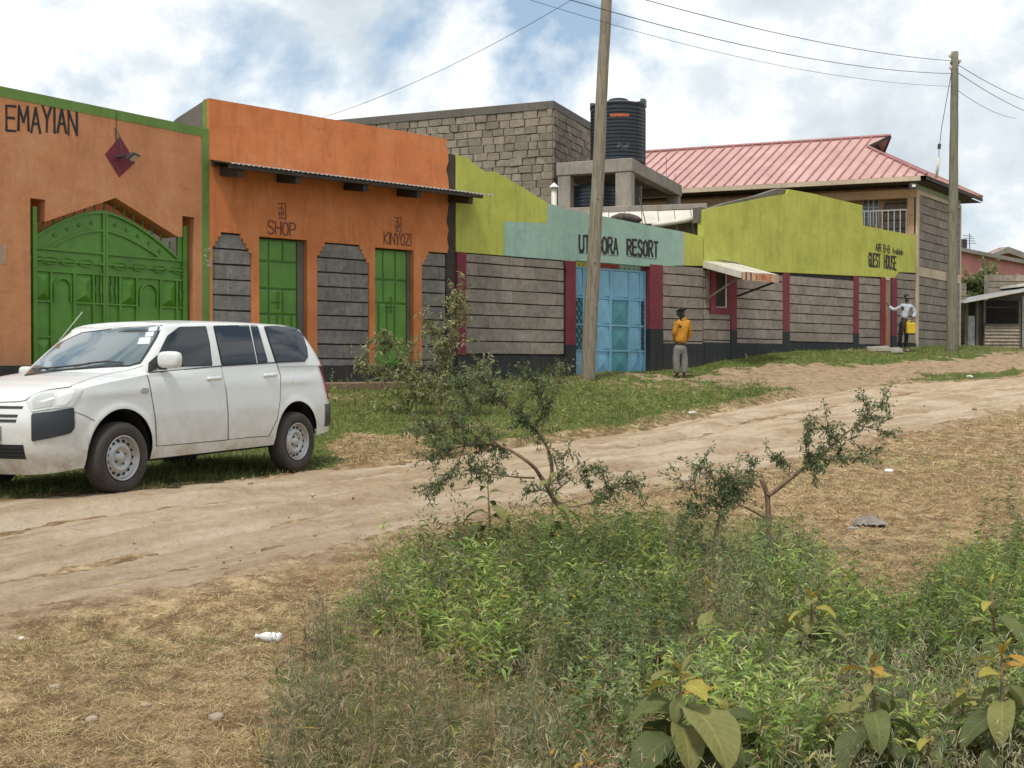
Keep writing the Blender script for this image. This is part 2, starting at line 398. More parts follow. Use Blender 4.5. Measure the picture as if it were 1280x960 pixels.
def inpoly(px, py, poly):
    c = np.zeros(px.shape, bool); n = len(poly)
    for i in range(n):
        x0, y0 = poly[i]; x1, y1 = poly[(i+1) % n]
        if y0 == y1: continue
        k = ((y0 > py) != (y1 > py)) & (px < (x1-x0)*(py-y0)/(y1-y0)+x0); c ^= k
    return c
BARE = [(870,470),(915,462),(985,456),(1060,455),(1160,452),(1300,436),(1300,462),(1150,470),(1100,484),(1010,500),(985,488),(900,480),(800,476),(770,470),(830,468)]
DRYV = [(425,592),(410,560),(440,540),(530,545),(560,575),(520,585)]
def zones(x, y, z):
    """green, bare amounts"""
    s_, v, dn, df = road_uv(x, y); px, py = project(x, y, z)
    ok = y > 1
    px = np.where(ok, px, -9999); py = np.where(ok, py, 9999)
    jx = px+14*(fbm(x, y, 2.2, 5)-.5)*2; jy = py+10*(fbm(x, y, 2.5, 9)-.5)*2
    bare = inpoly(jx, jy, BARE)*1.0
    beyond = (v > 1)
    green = np.where(beyond, .62+1.0*(fbm(x, y, .5, 3)-.35), .12+.9*(fbm(x, y, .7, 4)-.5))
    green = np.where(beyond & inpoly(jx, jy, DRYV), .1, green)
    green = np.where(beyond & (df > -.35), green*.4, green)
    W1 = inpoly(jx, jy, [(330,1200),(350,850),(430,750),(560,690),(800,640),(1000,650),(1040,760),(1180,790),(1180,690),(1400,660),(1400,1200)])
    green = np.where(W1 & (v < 0), np.maximum(green, .55), green)
    dirty = np.where((v < 0) & (dn > -.55) , 1.0-np.clip(-dn/.55, 0, 1), 0)*.7
    bare = np.maximum(bare, dirty)
    return np.clip(green*(1-bare), 0, 1), np.clip(bare, 0, 1)
def grid(xs, ys):
    X, Y = np.meshgrid(xs, ys); n, m = X.shape
    i = np.arange(n*m).reshape(n, m)
    Fc = np.stack([i[:-1, :-1], i[:-1, 1:], i[1:, 1:], i[1:, :-1]], -1).reshape(-1, 4)
    return X.ravel(), Y.ravel(), Fc
xs = np.concatenate([-np.geomspace(900, 12, 26), np.linspace(-11.5, 22, 300), np.geomspace(23, 900, 26)])
ys = np.concatenate([-np.geomspace(900, 6, 18), np.linspace(-4, 3.4, 10), np.linspace(3.5, 16, 240), np.linspace(16.1, 44, 170), np.geomspace(45, 1200, 26)])
X, Y, Fc = grid(xs, ys); Z = H(X, Y)
nearw = ((np.abs(X) < 30) & (Y > -5) & (Y < 50))
micro = (fbm(X, Y, 1.3, 21)-.5)*.07+(fbm(X, Y, 5, 22)-.5)*.035+(fbm(X, Y, 14, 23)-.5)*.016
# lumpy turf bank where the verge meets the road
s_, v_, dn_, df_ = road_uv(X, Y)
bank = np.exp(-((df_+.35)/.28)**2)*(v_ > 1)*(.05+.10*fbm(X, Y, 1.7, 31))*(X > -.8)*(X < 7)
Z = Z+micro*nearw+bank
# the road bed is pressed in under the road sheet
Z = Z-.05*np.clip(np.minimum(v_, 1-v_)*6, 0, 1)*nearw
def Hd(x, y):                              # height with the relief, for planting things
    x = np.asarray(x, float); y = np.asarray(y, float)
    z = H(x, y)+(fbm(x, y, 1.3, 21)-.5)*.07+(fbm(x, y, 5, 22)-.5)*.035+(fbm(x, y, 14, 23)-.5)*.016
    s2, v2, a2, b2 = road_uv(x, y)
    z += np.exp(-((b2+.35)/.28)**2)*(v2 > 1)*(.05+.10*fbm(x, y, 1.7, 31))*(x > -.8)*(x < 7)
    return z-.05*np.clip(np.minimum(v2, 1-v2)*6, 0, 1)
g_, b_ = zones(X, Y, Z); colr = np.stack([g_, b_, np.zeros_like(g_)], 1)
m, t, b = new_mat('soil_and_turf')
v = coords(t, 'World'); at_ = node(t, 'ShaderNodeVertexColor', layer_name='tint'); sep = node(t, 'ShaderNodeSeparateColor', {0: at_.outputs[0]})
f1 = node(t, 'ShaderNodeMath', {0: nz(t, v, 34, 8, .8, .8), 1: nz(t, v, 6, 6, .7)}, operation='MULTIPLY_ADD'); f1.inputs[1].default_value = .6; t.links.new(node(t, 'ShaderNodeMath', {0: nz(t, v, 6, 6, .7), 1: .4}, operation='MULTIPLY').outputs[0], f1.inputs[2]); f1 = f1.outputs[0]; f2 = nz(t, v, 1.3, 4)
dry = ramp(t, f1, [(.38, (.16, .10, .055)), (.49, (.35, .25, .14)), (.60, (.56, .42, .25))])
dry = mixc(t, ramp(t, f2, [(.45, (0, 0, 0)), (.65, (.5,)*3)]), dry, (.20, .115, .055))
grn = ramp(t, f1, [(.32, (.05, .065, .016)), (.5, (.115, .15, .036)), (.68, (.21, .23, .08))])
dirt = ramp(t, f1, [(.32, (.21, .14, .085)), (.5, (.36, .26, .165)), (.68, (.48, .36, .245))])
jit = node(t, 'ShaderNodeMath', {0: nz(t, v, 5, 6, .7), 1: .5}, operation='SUBTRACT').outputs[0]
def sharp(sock):
    a = node(t, 'ShaderNodeMath', {0: jit, 1: 1.4, 2: sock}, operation='MULTIPLY_ADD').outputs[0]
    return ramp(t, a, [(.30, (0, 0, 0)), (.62, (1, 1, 1))])
col = mixc(t, sharp(sep.outputs[0]), dry, grn); col = mixc(t, sharp(sep.outputs[1]), col, dirt)
t.links.new(col, b.inputs['Base Color']); b.inputs['Roughness'].default_value = .95; b.inputs['Specular IOR Level'].default_value = .15
bump(t, b, nz(t, v, 24, 10, .75), .9, .03)
gr = fast('ground', np.stack([X, Y, Z], 1), Fc, m, colr, True); gr['kind'] = 'structure'

# ------------------------------------------------------------------ dirt road
ns = 700; s0 = min((NE@rd).min(), (FE@rd).min())+3; s1 = 60
sv = np.concatenate([np.linspace(s0, 2.0, 90), np.linspace(2.05, 26, 620), np.linspace(26.1, s1, 90)])
vv = np.concatenate([np.linspace(-.16, 1.16, 110)])
SS, VV = np.meshgrid(sv, vv); SS = SS.ravel(); VV = VV.ravel()
a = edge_interp(NE, SS); bq = edge_interp(FE, SS)
# soften the corners of the edge lines
nq = a+(bq-a)*VV
Xr = SS*rd[0]+nq*NN[0]; Yr = SS*rd[1]+nq*NN[1]
Zr = H(Xr, Yr)
wob = (fbm(Xr, Yr, 1.1, 41)-.5)*.13+(fbm(Xr, Yr, 4, 43)-.5)*.10+(fbm(Xr, Yr, 12, 44)-.5)*.04
ed = np.minimum(VV, 1-VV)+wob
prof = np.where(ed > 0, .012+.02*(1-np.exp(-ed*9)), ed*.9)
def rut(c, w, d): return -d*np.exp(-(((VV-c)+.03*np.sin(SS*.7))/w)**2)+d*.35*np.exp(-(((VV-c-.09)+.03*np.sin(SS*.7))/(w*.7))**2)
ruts = rut(.30, .055, .040)+rut(.72, .055, .045)+rut(.48, .03, .018)+rut(.12, .03, .018)
rel = (fbm(Xr, Yr, .9, 51)-.5)*.06+(fbm(Xr, Yr, 3.6, 52)-.5)*.03+(fbm(Xr, Yr, 12, 53)-.5)*.016
Zr = Zr+prof+(ruts*1.9+rel*1.3+(fbm(Xr, Yr, 9, 57)-.5)*.02)*np.clip(ed*8, 0, 1)
i = np.arange(len(SS)).reshape(len(vv), len(sv))
Fr = np.stack([i[:-1, :-1], i[:-1, 1:], i[1:, 1:], i[1:, :-1]], -1).reshape(-1, 4)
m, t, b = new_mat('dusty_murram')
v = coords(t, 'World'); 
rot = node(t, 'ShaderNodeMapping', {0: v, 'Rotation': (0, 0, -math.atan2(rd[1], rd[0])), 'Scale': (1, 1, 1)}).outputs[0]
st = node(t, 'ShaderNodeMapping', {0: rot, 'Scale': (.35, 2.6, 1)}).outputs[0]
a1 = nz(t, st, 1.6, 6, .6, .3); a2 = nz(t, v, 11, 9, .75); a3 = nz(t, v, 1.2, 5)
c = ramp(t, a1, [(.38, (.34, .24, .145)), (.5, (.49, .385, .265)), (.60, (.62, .515, .385))])
c = mixc(t, .38, c, ramp(t, a2, [(.3, (.24, .16, .10)), (.5, (.46, .34, .225)), (.7, (.62, .50, .38))]))
c = mixc(t, ramp(t, a3, [(.5, (0, 0, 0)), (.7, (.25,)*3)]), c, (.46, .32, .19))
vo = node(t, 'ShaderNodeTexVoronoi', {0: v, 'Scale': 16}); peb = ramp(t, vo.outputs[0], [(.0, (1, 1, 1)), (.13, (0, 0, 0))])
rt = node(t, 'ShaderNodeMapping', {0: rot, 'Scale': (.22, 1.0, 1)}).outputs[0]; sa = nz(t, rt, 3.1, 7, .7, .5); c = mixc(t, ramp(t, sa, [(.50, (0, 0, 0)), (.62, (.22,)*3)]), c, (.42, .30, .19))
c = mixc(t, mixc(t, .5, peb, (0, 0, 0)), c, (.30, .22, .16))
t.links.new(c, b.inputs['Base Color']); b.inputs['Roughness'].default_value = .95; b.inputs['Specular IOR Level'].default_value = .12
hh = node(t, 'ShaderNodeMath', {0: nz(t, v, 20, 10, .72), 1: a1}, operation='ADD').outputs[0]
bump(t, b, hh, 1.0, .05)
ro = fast('dirt_road', np.stack([Xr, Yr, Zr], 1), Fr, m, None, True); ro['kind'] = 'structure'
# ------------------------------------------------------------------ painted lettering from brush strokes
GL = {
'E': [[(1,1),(0,1),(0,0),(1,0)],[(0,.52),(.85,.52)]], 'M': [[(0,0),(.08,1),(.5,.35),(.92,1),(1,0)]],
'A': [[(0,0),(.5,1),(1,0)],[(.2,.36),(.8,.36)]], 'Y': [[(0,1),(.5,.5),(1,1)],[(.5,.5),(.45,0)]],
'I': [[(.5,0),(.5,1)]], 'N': [[(0,0),(0,1),(1,0),(1,1)]],
'S': [[(1,.85),(.75,1),(.3,1),(.02,.8),(.1,.6),(.5,.5),(.9,.4),(1,.2),(.75,0),(.25,0),(0,.15)]],
'H': [[(0,0),(0,1)],[(1,0),(1,1)],[(0,.5),(1,.5)]],
'O': [[(.5,1),(.15,.9),(0,.6),(0,.35),(.15,.08),(.5,0),(.85,.08),(1,.35),(1,.6),(.85,.9),(.5,1)]],
'P': [[(0,0),(0,1),(.7,1),(1,.85),(1,.62),(.7,.48),(0,.48)]], 'K': [[(0,0),(0,1)],[(1,1),(.05,.48),(1,0)]],
'Z': [[(0,1),(1,1),(0,0),(1,0)]], 'U': [[(0,1),(0,.25),(.2,0),(.8,0),(1,.25),(1,1)]],
'T': [[(0,1),(1,1)],[(.5,1),(.5,0)]], 'B': [[(0,0),(0,1),(.7,1),(.95,.8),(.7,.54),(0,.54)],[(.7,.54),(1,.3),(.75,0),(0,0)]],
'R': [[(0,0),(0,1),(.75,1),(1,.8),(.75,.52),(0,.52)],[(.4,.52),(1,0)]],
'G': [[(1,.8),(.75,1),(.25,1),(0,.75),(0,.25),(.25,0),(.8,0),(1,.2),(1,.48),(.6,.48)]],
'D': [[(0,0),(0,1),(.6,1),(1,.7),(1,.3),(.6,0),(0,0)]], 'L': [[(0,1),(0,0),(.9,0)]], 'V': [[(0,1),(.5,0),(1,1)]],
'W': [[(0,1),(.25,0),(.5,.7),(.75,0),(1,1)]], '-': [[(0,.45),(1,.45)]], '|': [[(.5,0),(.5,1)]],
'a': [[(.1,.6),(.6,.62),(.9,.45),(.9,0)],[(.9,.35),(.2,.32),(.05,.12),(.4,0),(.9,.12)]], 'i': [[(.5,0),(.5,.6)],[(.5,.8),(.5,.86)]],
'l': [[(.5,0),(.5,1)]], 'b': [[(0,1),(0,0),(.7,0),(1,.3),(.7,.58),(0,.5)]], 'e': [[(0,.3),(1,.34),(.8,.6),(.3,.62),(0,.35),(.2,.02),(.9,.05)]], 'v': [[(0,.6),(.5,0),(1,.6)]],
}
def stroke_mesh(mb, pts, w, y, jit=0):
    pts = [Vector((p[0], 0, p[1])) for p in pts]
    # densify & wobble as a brush would
    for a, c in zip(pts[:-1], pts[1:]):
        d = (c-a); L = d.length
        if L < 1e-5: continue
        d.normalize(); nrm = Vector((-d.z, 0, d.x)); k = max(1, int(L/.12)); e = w*.35
        a2 = a-d*e; c2 = c+d*e; ring = []
        for i in range(k+1):
            p = a2+(c2-a2)*(i/k); q = w/2*(1+random.uniform(-.18, .18)); ring.append((p+nrm*q, p-nrm*q))
        yy = y-random.uniform(0, .0012)
        vs = [(v.x, yy, v.z) for pr in ring for v in pr]
        mb.add(vs, [(2*i, 2*i+1, 2*i+3, 2*i+2) for i in range(k)])
def text(F, s, p0, p1, h, w, y, mat, parent, f, name='lettering', jit=.03, gap=.32, serif=False, shadow=None, wid=None):
    """p0,p1: base-line ends in photo pixels; h: height (m); f: plane mapping"""
    a = Vector(f(*p0)); c = Vector(f(*p1)); L = (c-a).length; u = (c-a)/L
    ws = [(.45 if ch in ' ' else .12 if ch in 'I|il' else .5 if ch in '-' else 1.15 if ch in 'MW' else 1)*(1) for ch in s]
    tot = sum(ws)+gap*(len(s)-1); k = L/tot; mb = MB(F); x = 0; sh = MB(F)
    for ch, wd in zip(s, ws):
        if ch in GL:
            hh = h*random.uniform(1-jit, 1+jit) if ch.isupper() or not ch.isalpha() else h; dz = random.uniform(-jit, jit)*h
            for st in GL[ch]:
                q = [(a.x+u.x*(x+px_*wd*k), a.y+u.y*(x+px_*wd*k)+pz*hh+dz) for px_, pz in st]
                stroke_mesh(mb, q, w, y)
                if shadow: stroke_mesh(sh, [(i_-shadow, j_-shadow*1.6) for i_, j_ in q], w*.35, y+.0008)
            if serif and ch not in 'OSG':
                for st in GL[ch][:2]:
                    for e_ in (st[0], st[-1]):
                        if e_[1] in (0, 1):
                            X0 = a.x+u.x*(x+e_[0]*wd*k); Z0 = a.y+u.y*(x+e_[0]*wd*k)+e_[1]*hh+dz
                            stroke_mesh(mb, [(X0-w*.7, Z0), (X0+w*.7, Z0)], w*.5, y-.0015)
        x += (wd+gap)*k
    o = mb.build(name, mat, parent, fix=False)
    return o

def stones(F, parent, s0, s1, z0, z1, pitch, y0, y1, mat, tops=None, anchor=None, skew=0.0, hole=None, wmin=.32, wmax=.62, gapz=.024, jx=.004):
    """courses of dressed stone between s0..s1; courses hang from z1; tops(zc)->inset at each end for the stepped heads"""
    zt = anchor if anchor is not None else z1; k = 0
    while True:
        a = zt-k*pitch; c = a-pitch; k += 1
        if a <= z0+.02: break
        if c >= z1: continue
        a2 = min(a, z1)-gapz; c2 = max(c, z0)+.002
        if a2-c2 < .03: continue
        e0, e1 = s0, s1
        if tops: i_ = tops((a2)); e0 += i_; e1 -= i_
        x = e0-random.uniform(0, .25)
        while x < e1:
            x2 = x+random.uniform(wmin, wmax)
            l, r = max(x, e0), min(x2, e1)
            if e1-r < .1: r = e1; x2 = e1
            if r-l > .03:
                segs = [(l, r)]
                if hole and not (c2 > hole[3] or a2 < hole[2]):
                    segs = [q for q in ((l, min(r, hole[0])), (max(l, hole[1]), r)) if q[1]-q[0] > .03]
                for l_, r_ in segs:
                    mb = MB(F); yy = y0-random.uniform(0, .010)
                    zc = lambda s_: skew*(s_)
                    l2, r2 = l_+.0018, r_-.0018
                    vs = []
                    for z_, g in ((c2, 0), (a2, 0)):
                        for y_ in (yy, y1):
                            for x_ in (l2, r2): vs.append((x_+random.uniform(-jx, jx)*.3, y_, z_+zc(x_)+random.uniform(-jx, jx)))
                    mb.add(vs, [(0, 2, 3, 1), (4, 5, 7, 6), (0, 1, 5, 4), (2, 6, 7, 3), (0, 4, 6, 2), (1, 3, 7, 5)])
                    mb.build('stone', mat, parent)
            x = x2

# ------------------------------------------------------------------ orange gate building
GD = .14
def gg(px, py): return fg(px, py, GD)
sL = -5.2; sR = -.005
b = root('gate_building', 'orange plastered gate building with green trim, hand painted EMAYIAN and a maroon diamond', 'building', FG, (-2, 0, 1.1))
zt = 5.57; opz = 1.0
sj0, sj1 = fg(38, 300)[0], fg(243, 300)[0]
outl = [(sL, opz), (sL, zt), (sR, zt), (sR, opz), (sj1, opz), (sj1, 4.07), (fg(228, 272)[0], 4.07), (fg(228, 272)[0], 3.73), fg(222, 296), (-1.86, 4.22), (-3.09, 3.73), (-3.09, 4.05), (sj0, 4.05), (sj0, opz)]
mb = MB(FG); mb.prism(outl, 0, .40); mb.build('wall', M['orange'], b)
bs = fg(252, 200)[0]
mb = MB(FG); mb.prism([(sL, zt-.13), (sL, zt+.02), (sR, zt+.02), (sR, opz), (bs, opz), (bs, zt-.13)], -.008, .262); mb.build('trim_band', M['green_band'], b)
mb = MB(FG); mb.box(sL, sj0-.003, -.012, .27, .9, 1.6); mb.build('plinth', M['black_plinth'], b)
text(FG, 'EMAYIAN', (8, 162), (96, 168), .36, .038, -.004, M['black_ink'], b, fg, gap=.30, jit=.05)
dm = [fg(150, 170), fg(169, 203), fg(149, 222), fg(131, 193)]
mb = MB(FG); mb.prism(dm, -.004, .01); mb.build('painted_diamond', M['maroon'], b)
mb = MB(FG)
for k in range(26):
    x_, z_ = fg(random.uniform(254, 262), random.uniform(310, 333)); mb.box(x_, x_+random.uniform(.01, .05), -.0105, 0, z_, z_+random.uniform(.008, .02))
mb.build('stencil_mark', simple('stencil_white', (.5, .52, .48), .8, .3, 20, 0), b)
mb = MB(FG); x_, z_ = fg(0, 330); mb.box(x_, x_+.09, -.004, .01, z_, z_+.28); mb.build('paper_notice', simple('faded_paper', (.42, .27, .19), .8, .2, 9, 0), b)
# floodlight on its bracket
fl = root('flood_light', 'small black flood light on a bracket in front of the maroon diamond', 'lamp', FG, (*[fg(148, 196)[0]], -.0, fg(148, 196)[1]))
x_, z_ = fg(147, 196)
mb = MB(FG); mb.tube([(x_-.03, 0, z_+.42), (x_-.02, -.05, z_+.38), (x_, -.12, z_+.02)], .007, 6); mb.build('cable', M['wire'], fl)
mb = MB(FG); mb.box(x_-.03, x_+.03, -.16, 0, z_-.02, z_+.02); mb.build('bracket', M['dark_metal'], fl, bevel=.004)
Fl = FG@Matrix.Translation((x_+.13, -.2, z_))@Euler((R(50), 0, R(30))).to_matrix().to_4x4()
mb = MB(Fl); mb.box(-.12, .12, -.03, .02, -.08, .08); mb.build('housing', M['dark_metal'], fl, bevel=.01)
mb = MB(Fl); mb.box(-.09, .09, -.036, -.031, -.055, .055); mb.build('lens', simple('lamp_lens', (.55, .56, .5), .25, .1, 5, 0), fl)
fc = root('hanging_cable', 'thin grey cable running down the orange wall to the diamond lamp', 'cable', FG, (fg(145, 150)[0], 0, fg(145, 180)[1]))
mb = MB(FG); mb.tube([(fg(145, 140)[0], -.01, zt), (fg(145, 160)[0], -.02, 5.0), (x_-.05, -.01, z_+.44)], .006, 5); mb.build('cable', M['wire'], fc)
# things seen through the opening: courtyard wall behind
b2 = root('courtyard_house', 'orange courtyard house wall behind the open gable of the gate', 'building', FG, (-2, 2.3, 1.1))
mb = MB(FG); mb.box(-7, -.3, 1.2, 1.5, 1.0, 4.9); mb.build('wall', M['orange'], b2)
mb = MB(FG); mb.box(-.898, -.26, 1.0, 1.19, 1.0, 3.55); mb.build('stone_pier', M['orange'], b2)

# green gate
gt = root('metal_gate', 'big arched green steel double gate with spikes, left of the shop', 'gate', FG, ((sj0+sj1)/2, GD, 1.15))
zb = 1.22
def arcz(s_, a, pk, c):                # a,c ends (s,z), pk apex
    if s_ <= pk[0]: u = (pk[0]-s_)/(pk[0]-a[0]); return pk[1]-(pk[1]-a[1])*u**1.75
    u = (s_-pk[0])/(c[0]-pk[0]); return pk[1]-(pk[1]-c[1])*u**1.6
eA, eP, eC = gg(43, 295), gg(134, 264), gg(222, 321)
sA, sP, sC = eA[0], gg(132, 400)[0], eC[0]
eP = (sP, eP[1])
iA, iP, iC = gg(60, 309), (sP, gg(133, 287)[1]), gg(203, 323)
r1 = gg(38, 309)[1]; r2 = gg(38, 323)[1]; r3 = gg(38, 337)[1]
gs0, gs1 = sj0+.01, sj1-.02
for (q0, q1) in ((gs0+.06, sP-.012), (sP+.012, gs1)):
    pts = [(q0, zb), (q1, zb)]; m_ = 24
    for i in range(m_+1):
        s_ = q1+(q0-q1)*i/m_
        pts.append((s_, arcz(s_, eA, eP, eC) if eA[0] <= s_ <= eC[0] else r1))
    mb = MB(FG); mb.prism(pts, GD+.02, GD+.035); mb.build('gate_leaf', M['green_metal'], gt)
def arcbar(a, p, c, w, y0, y1, name, mat):
    m_ = 36; up = []; dn_ = []
    for i in range(m_+1):
        s_ = a[0]+(c[0]-a[0])*i/m_; z_ = arcz(s_, a, p, c); up.append((s_, z_)); dn_.append((s_, z_-w))
    mb = MB(FG); mb.prism(up+dn_[::-1], y0, y1); mb.build(name, mat, gt)
arcbar(eA, eP, eC, .045, GD-.015, GD+.04, 'arched_rail', M['green_metal'])
arcbar(iA, iP, iC, .035, GD-.008, GD+.03, 'arched_rail', M['green_metal'])
def rail(z, s0_, s1_, w=.04, y=-.01, nm='rail'): 
    mb = MB(FG); mb.box(s0_, s1_, GD+y, GD+.03, z-w/2, z+w/2); mb.build(nm, M['green_metal'], gt, bevel=.004)
def stile(s_, z0_, z1_, w=.045, y=-.013, nm='stile'):
    mb = MB(FG); mb.box(s_-w/2, s_+w/2, GD+y, GD+.03, z0_, z1_); mb.build(nm, M['green_metal'], gt, bevel=.004)
for z in (r1, r2): rail(z, gs0, sP-.02); rail(z, sP+.02, gs1)
stile(sP-.024, zb, eP[1], .044); stile(sP+.024, zb, eP[1]-.004, .044)
mb = MB(FG); mb.box(gs0+.09, gs0+.165, GD-.05, GD+.04, zb-.1, gg(40, 258)[1]); mb.build('gate_post', M['green_metal'], gt, bevel=.006)
c0 = gg(222, 300)[0]
mb = MB(FG); mb.box(c0, gs1-.12, GD-.0, GD+.04, r1, gg(235, 286)[1]); mb.build('corner_panel', M['green_metal'], gt, bevel=.004)
mb = MB(FG); mb.box(gs1-.12, gs1-.03, GD-.03, GD+.05, zb-.1, gg(236, 283)[1]); mb.build('gate_post', M['green_metal'], gt, bevel=.006)
for i in range(14):                       # spikes along the arch
    s_ = eA[0]+.14+(eC[0]-eA[0]-.3)*i/13; z_ = arcz(s_, eA, eP, eC)
    mb = MB(FG); mb.tube([(s_, GD, z_-.02), (s_, GD, z_+.11)], [.014, .014], 6); mb.tube([(s_, GD, z_+.11), (s_, GD, z_+.135)], [.020, .012], 6); mb.build('spike', M['green_metal_dark'], gt)
for i in range(10):                       # studs
    s_ = eA[0]+.35+(eC[0]-eA[0]-.7)*i/9; z_ = (arcz(s_, eA, eP, eC)+arcz(s_, iA, iP, iC))/2-.03
    mb = MB(FG); mb.prism([(s_-.035, z_), (s_, z_+.035), (s_+.035, z_), (s_, z_-.035)], GD+.005, GD+.025); mb.build('stud', M['green_metal_dark'], gt)
for px_ in (38.5, 62, 84, 107, 149, 174, 199, 223):     # oval rings on the second rail
    s_ = gg(px_+1, 330)[0]
    if s_ < gs0+.1: s_ = gs0+.18
    mb = MB(FG); ring = [(s_+.13*math.cos(a_)*(1 if abs(math.cos(a_)) < .8 else .95), GD-.015, r2-.005+.055*math.sin(a_)) for a_ in np.linspace(0, 2*math.pi, 17)]
    mb.tube(ring, .010, 5, caps=False); mb.build('oval_ring', M['green_metal'], gt)
def xs_(px_): return gg(px_, 380)[0]
cols = [41.5, 64, 93, 116, 130.5, 135.5, 150, 172, 200, 221, 236]
rail(r3, gs0, sP-.02, .03); rail(r3, sP+.02, gs1, .03)
for px_ in (41.5, 64, 93, 117, 150, 171, 201, 221): stile(xs_(px_), zb, r3, .035)
zm = gg(64, 377)[1]; zl = gg(64, 421)[1]
def pyramid(s0_, s1_, z0_, z1_):
    mb = MB(FG); y = GD+.018; e = .02; cx = (s0_+s1_)/2; h_ = min(.16, (z1_-z0_)*.3)
    vs = [(s0_+e, y, z0_+e), (s1_-e, y, z0_+e), (s1_-e, y, z1_-e), (s0_+e, y, z1_-e), (cx, y-.07, z0_+h_), (cx, y-.07, z1_-h_)]
    mb.add(vs, [(0, 1, 4), (1, 2, 5, 4), (2, 3, 5), (3, 0, 4, 5)]); mb.build('pyramid_panel', M['green_metal'], gt)
def archm(s0_, s1_, z0_, z1_):
    mb = MB(FG); r_ = (s1_-s0_)/2*.72; cx = (s0_+s1_)/2; zc = z1_-.08-r_
    pts = [(cx-r_, GD, z0_)]+[(cx-r_*math.cos(a_), GD, zc+r_*math.sin(a_)) for a_ in np.linspace(0, math.pi, 13)]+[(cx+r_, GD, z0_)]
    mb.tube(pts, .016, 6); mb.build('arch_moulding', M['green_metal'], gt)
def grille(s0_, s1_, z0_, z1_):
    mb = MB(FG); mb.box(s0_+.01, s1_-.01, GD+.015, GD+.019, z0_, z1_); mb.build('grille_gap', M['green_metal_dark'], gt)
    for k in (.3, .7):
        s_ = s0_+(s1_-s0_)*k; mb = MB(FG); mb.tube([(s_, GD, z0_), (s_, GD, z1_)], .012, 6)
        mb.tube([(s_+.02*math.cos(a_), GD, (z0_+z1_)/2+.08*math.sin(a_)) for a_ in np.linspace(0, 6.283, 11)], .008, 4, caps=False); mb.build('grille_bar', M['green_metal'], gt)
for (a_, c_, kind) in ((41.5, 64, 'p'), (64, 93, 'a'), (93, 117, 'p'), (117, 130.5, 'g'), (135.5, 150, 'g'), (150, 171, 'p'), (171, 201, 'a'), (201, 221, 'p'), (221, 236, 'g')):
    s0_, s1_ = xs_(a_), xs_(c_)
    for (z0_, z1_) in ((zm, r3-.02), (zb+.05, zl-.02)):
        {'p': pyramid, 'a': archm, 'g': grille}[kind](s0_, s1_, z0_, z1_)
    if kind != 'a': rail(zm, s0_, s1_, .03); rail(zl, s0_, s1_, .03)

# ------------------------------------------------------------------ orange shop building
sb = root('shop_building', 'orange plastered shop block with two green doors, painted SHOP and KINYOZI', 'building', FS, (2.5, 0, 1.2))
d1 = (.95, 1.92); d2 = (3.40, 4.30); dz = 3.84; ds0 = 1.62
P1 = (.06, .80); P2 = (2.13, 3.26); P3 = (4.50, 5.09)
sE = 5.13
def stepped(a, c, top, open_r=False):   # stone field with stair-stepped head
    q = [(a, 1.6), (a, top-.32)]; k = 4
    for i in range(k): q += [(a+.052*(i), top-.32+.08*(i+1)), (a+.052*(i+1), top-.32+.08*(i+1))]
    if open_r: q += [(c, top), (c, 1.6)]
    else:
        q += [(c-.052*k, top)]
        for i in range(k): q += [(c-.052*(k-i), top-.08*(i+1)), (c-.052*(k-i-1), top-.08*(i+1))]
        q += [(c, 1.6)]
    # remove duplicates
    r_ = []
    for p in q:
        if not r_ or (abs(p[0]-r_[-1][0])+abs(p[1]-r_[-1][1])) > 1e-4: r_.append(p)
    return r_
top_ = 3.84
H1, H2, H3 = stepped(*P1, 3.87), stepped(*P2, 3.84), stepped(*P3, 3.82, True)
mb = MB(FS)
# the face with ragged right edge
rag = [(sE, 6.06), (sE-.03, 5.95)]+[(sE+random.uniform(-.04, .05), z) for z in np.arange(5.8, 3.84, -.17)]
outl = [(.0, 1.6), (.0, 6.11)]+rag+[(sE, 3.83), (sE, 1.6), (d2[1]+.001, 1.6), (d2[1], dz-.02), (d2[0], dz-.02), (d2[0], 1.6), (d1[1], 1.6), (d1[1], dz+.01), (d1[0], dz+.01), (d1[0], 1.6)]
# carve the stone fields by notching from the bottom edge: order the outline right -> left
outl = [(0, 1.6), (0, 6.11)]+rag+[(sE, 3.825)]
outl += [p for p in H3[::-1][1:]]
outl += [(d2[1], 1.6), (d2[1], dz-.02), (d2[0], dz-.02), (d2[0], 1.6)]+H2[::-1]+[(d1[1], 1.6), (d1[1], dz+.01), (d1[0], dz+.01), (d1[0], 1.6)]+H1[::-1]
mb.prism(outl, 0, .2); mb.build('wall', M['orange_shop'], sb)
for P_, tp in ((P1, 3.87), (P2, 3.84), (P3, 3.82)):
    mb = MB(FS); mb.box(P_[0], P_[1], .05, .2, 1.6, tp+.02); mb.build('mortar_bed', M['joint'], sb)
    def ins(z, tp=tp): return max(0, (z-(tp-.33))/.08*.052) if z > tp-.33 else 0
    stones(FS, sb, P_[0]+.003, P_[1]-.003, 1.6, tp-.004, .262, .022, .12, M['stone_shop'], wmin=.3, wmax=.5, gapz=.027)
mb = MB(FS); mb.box(0, d1[0], -.02, .2, .9, 1.6); mb.box(d1[1], d2[0], -.02, .2, .9, 1.6); mb.box(d2[1], sE, -.02, .2, .9, 1.6); mb.box(d1[0], d1[1], .16, .2, .9, 1.6); mb.box(d2[0], d2[1], .16, .2, .9, 1.6)
mb.build('plinth', M['black_plinth'], sb)
mb = MB(FS); mb.box(d1[0]-.1, sE-.6, -.55, -.02, .8, 1.30, 0); mb.build('doorstep', painted('red_floor_cement', (.20, .10, .085), amt=.4), sb, bevel=.02)
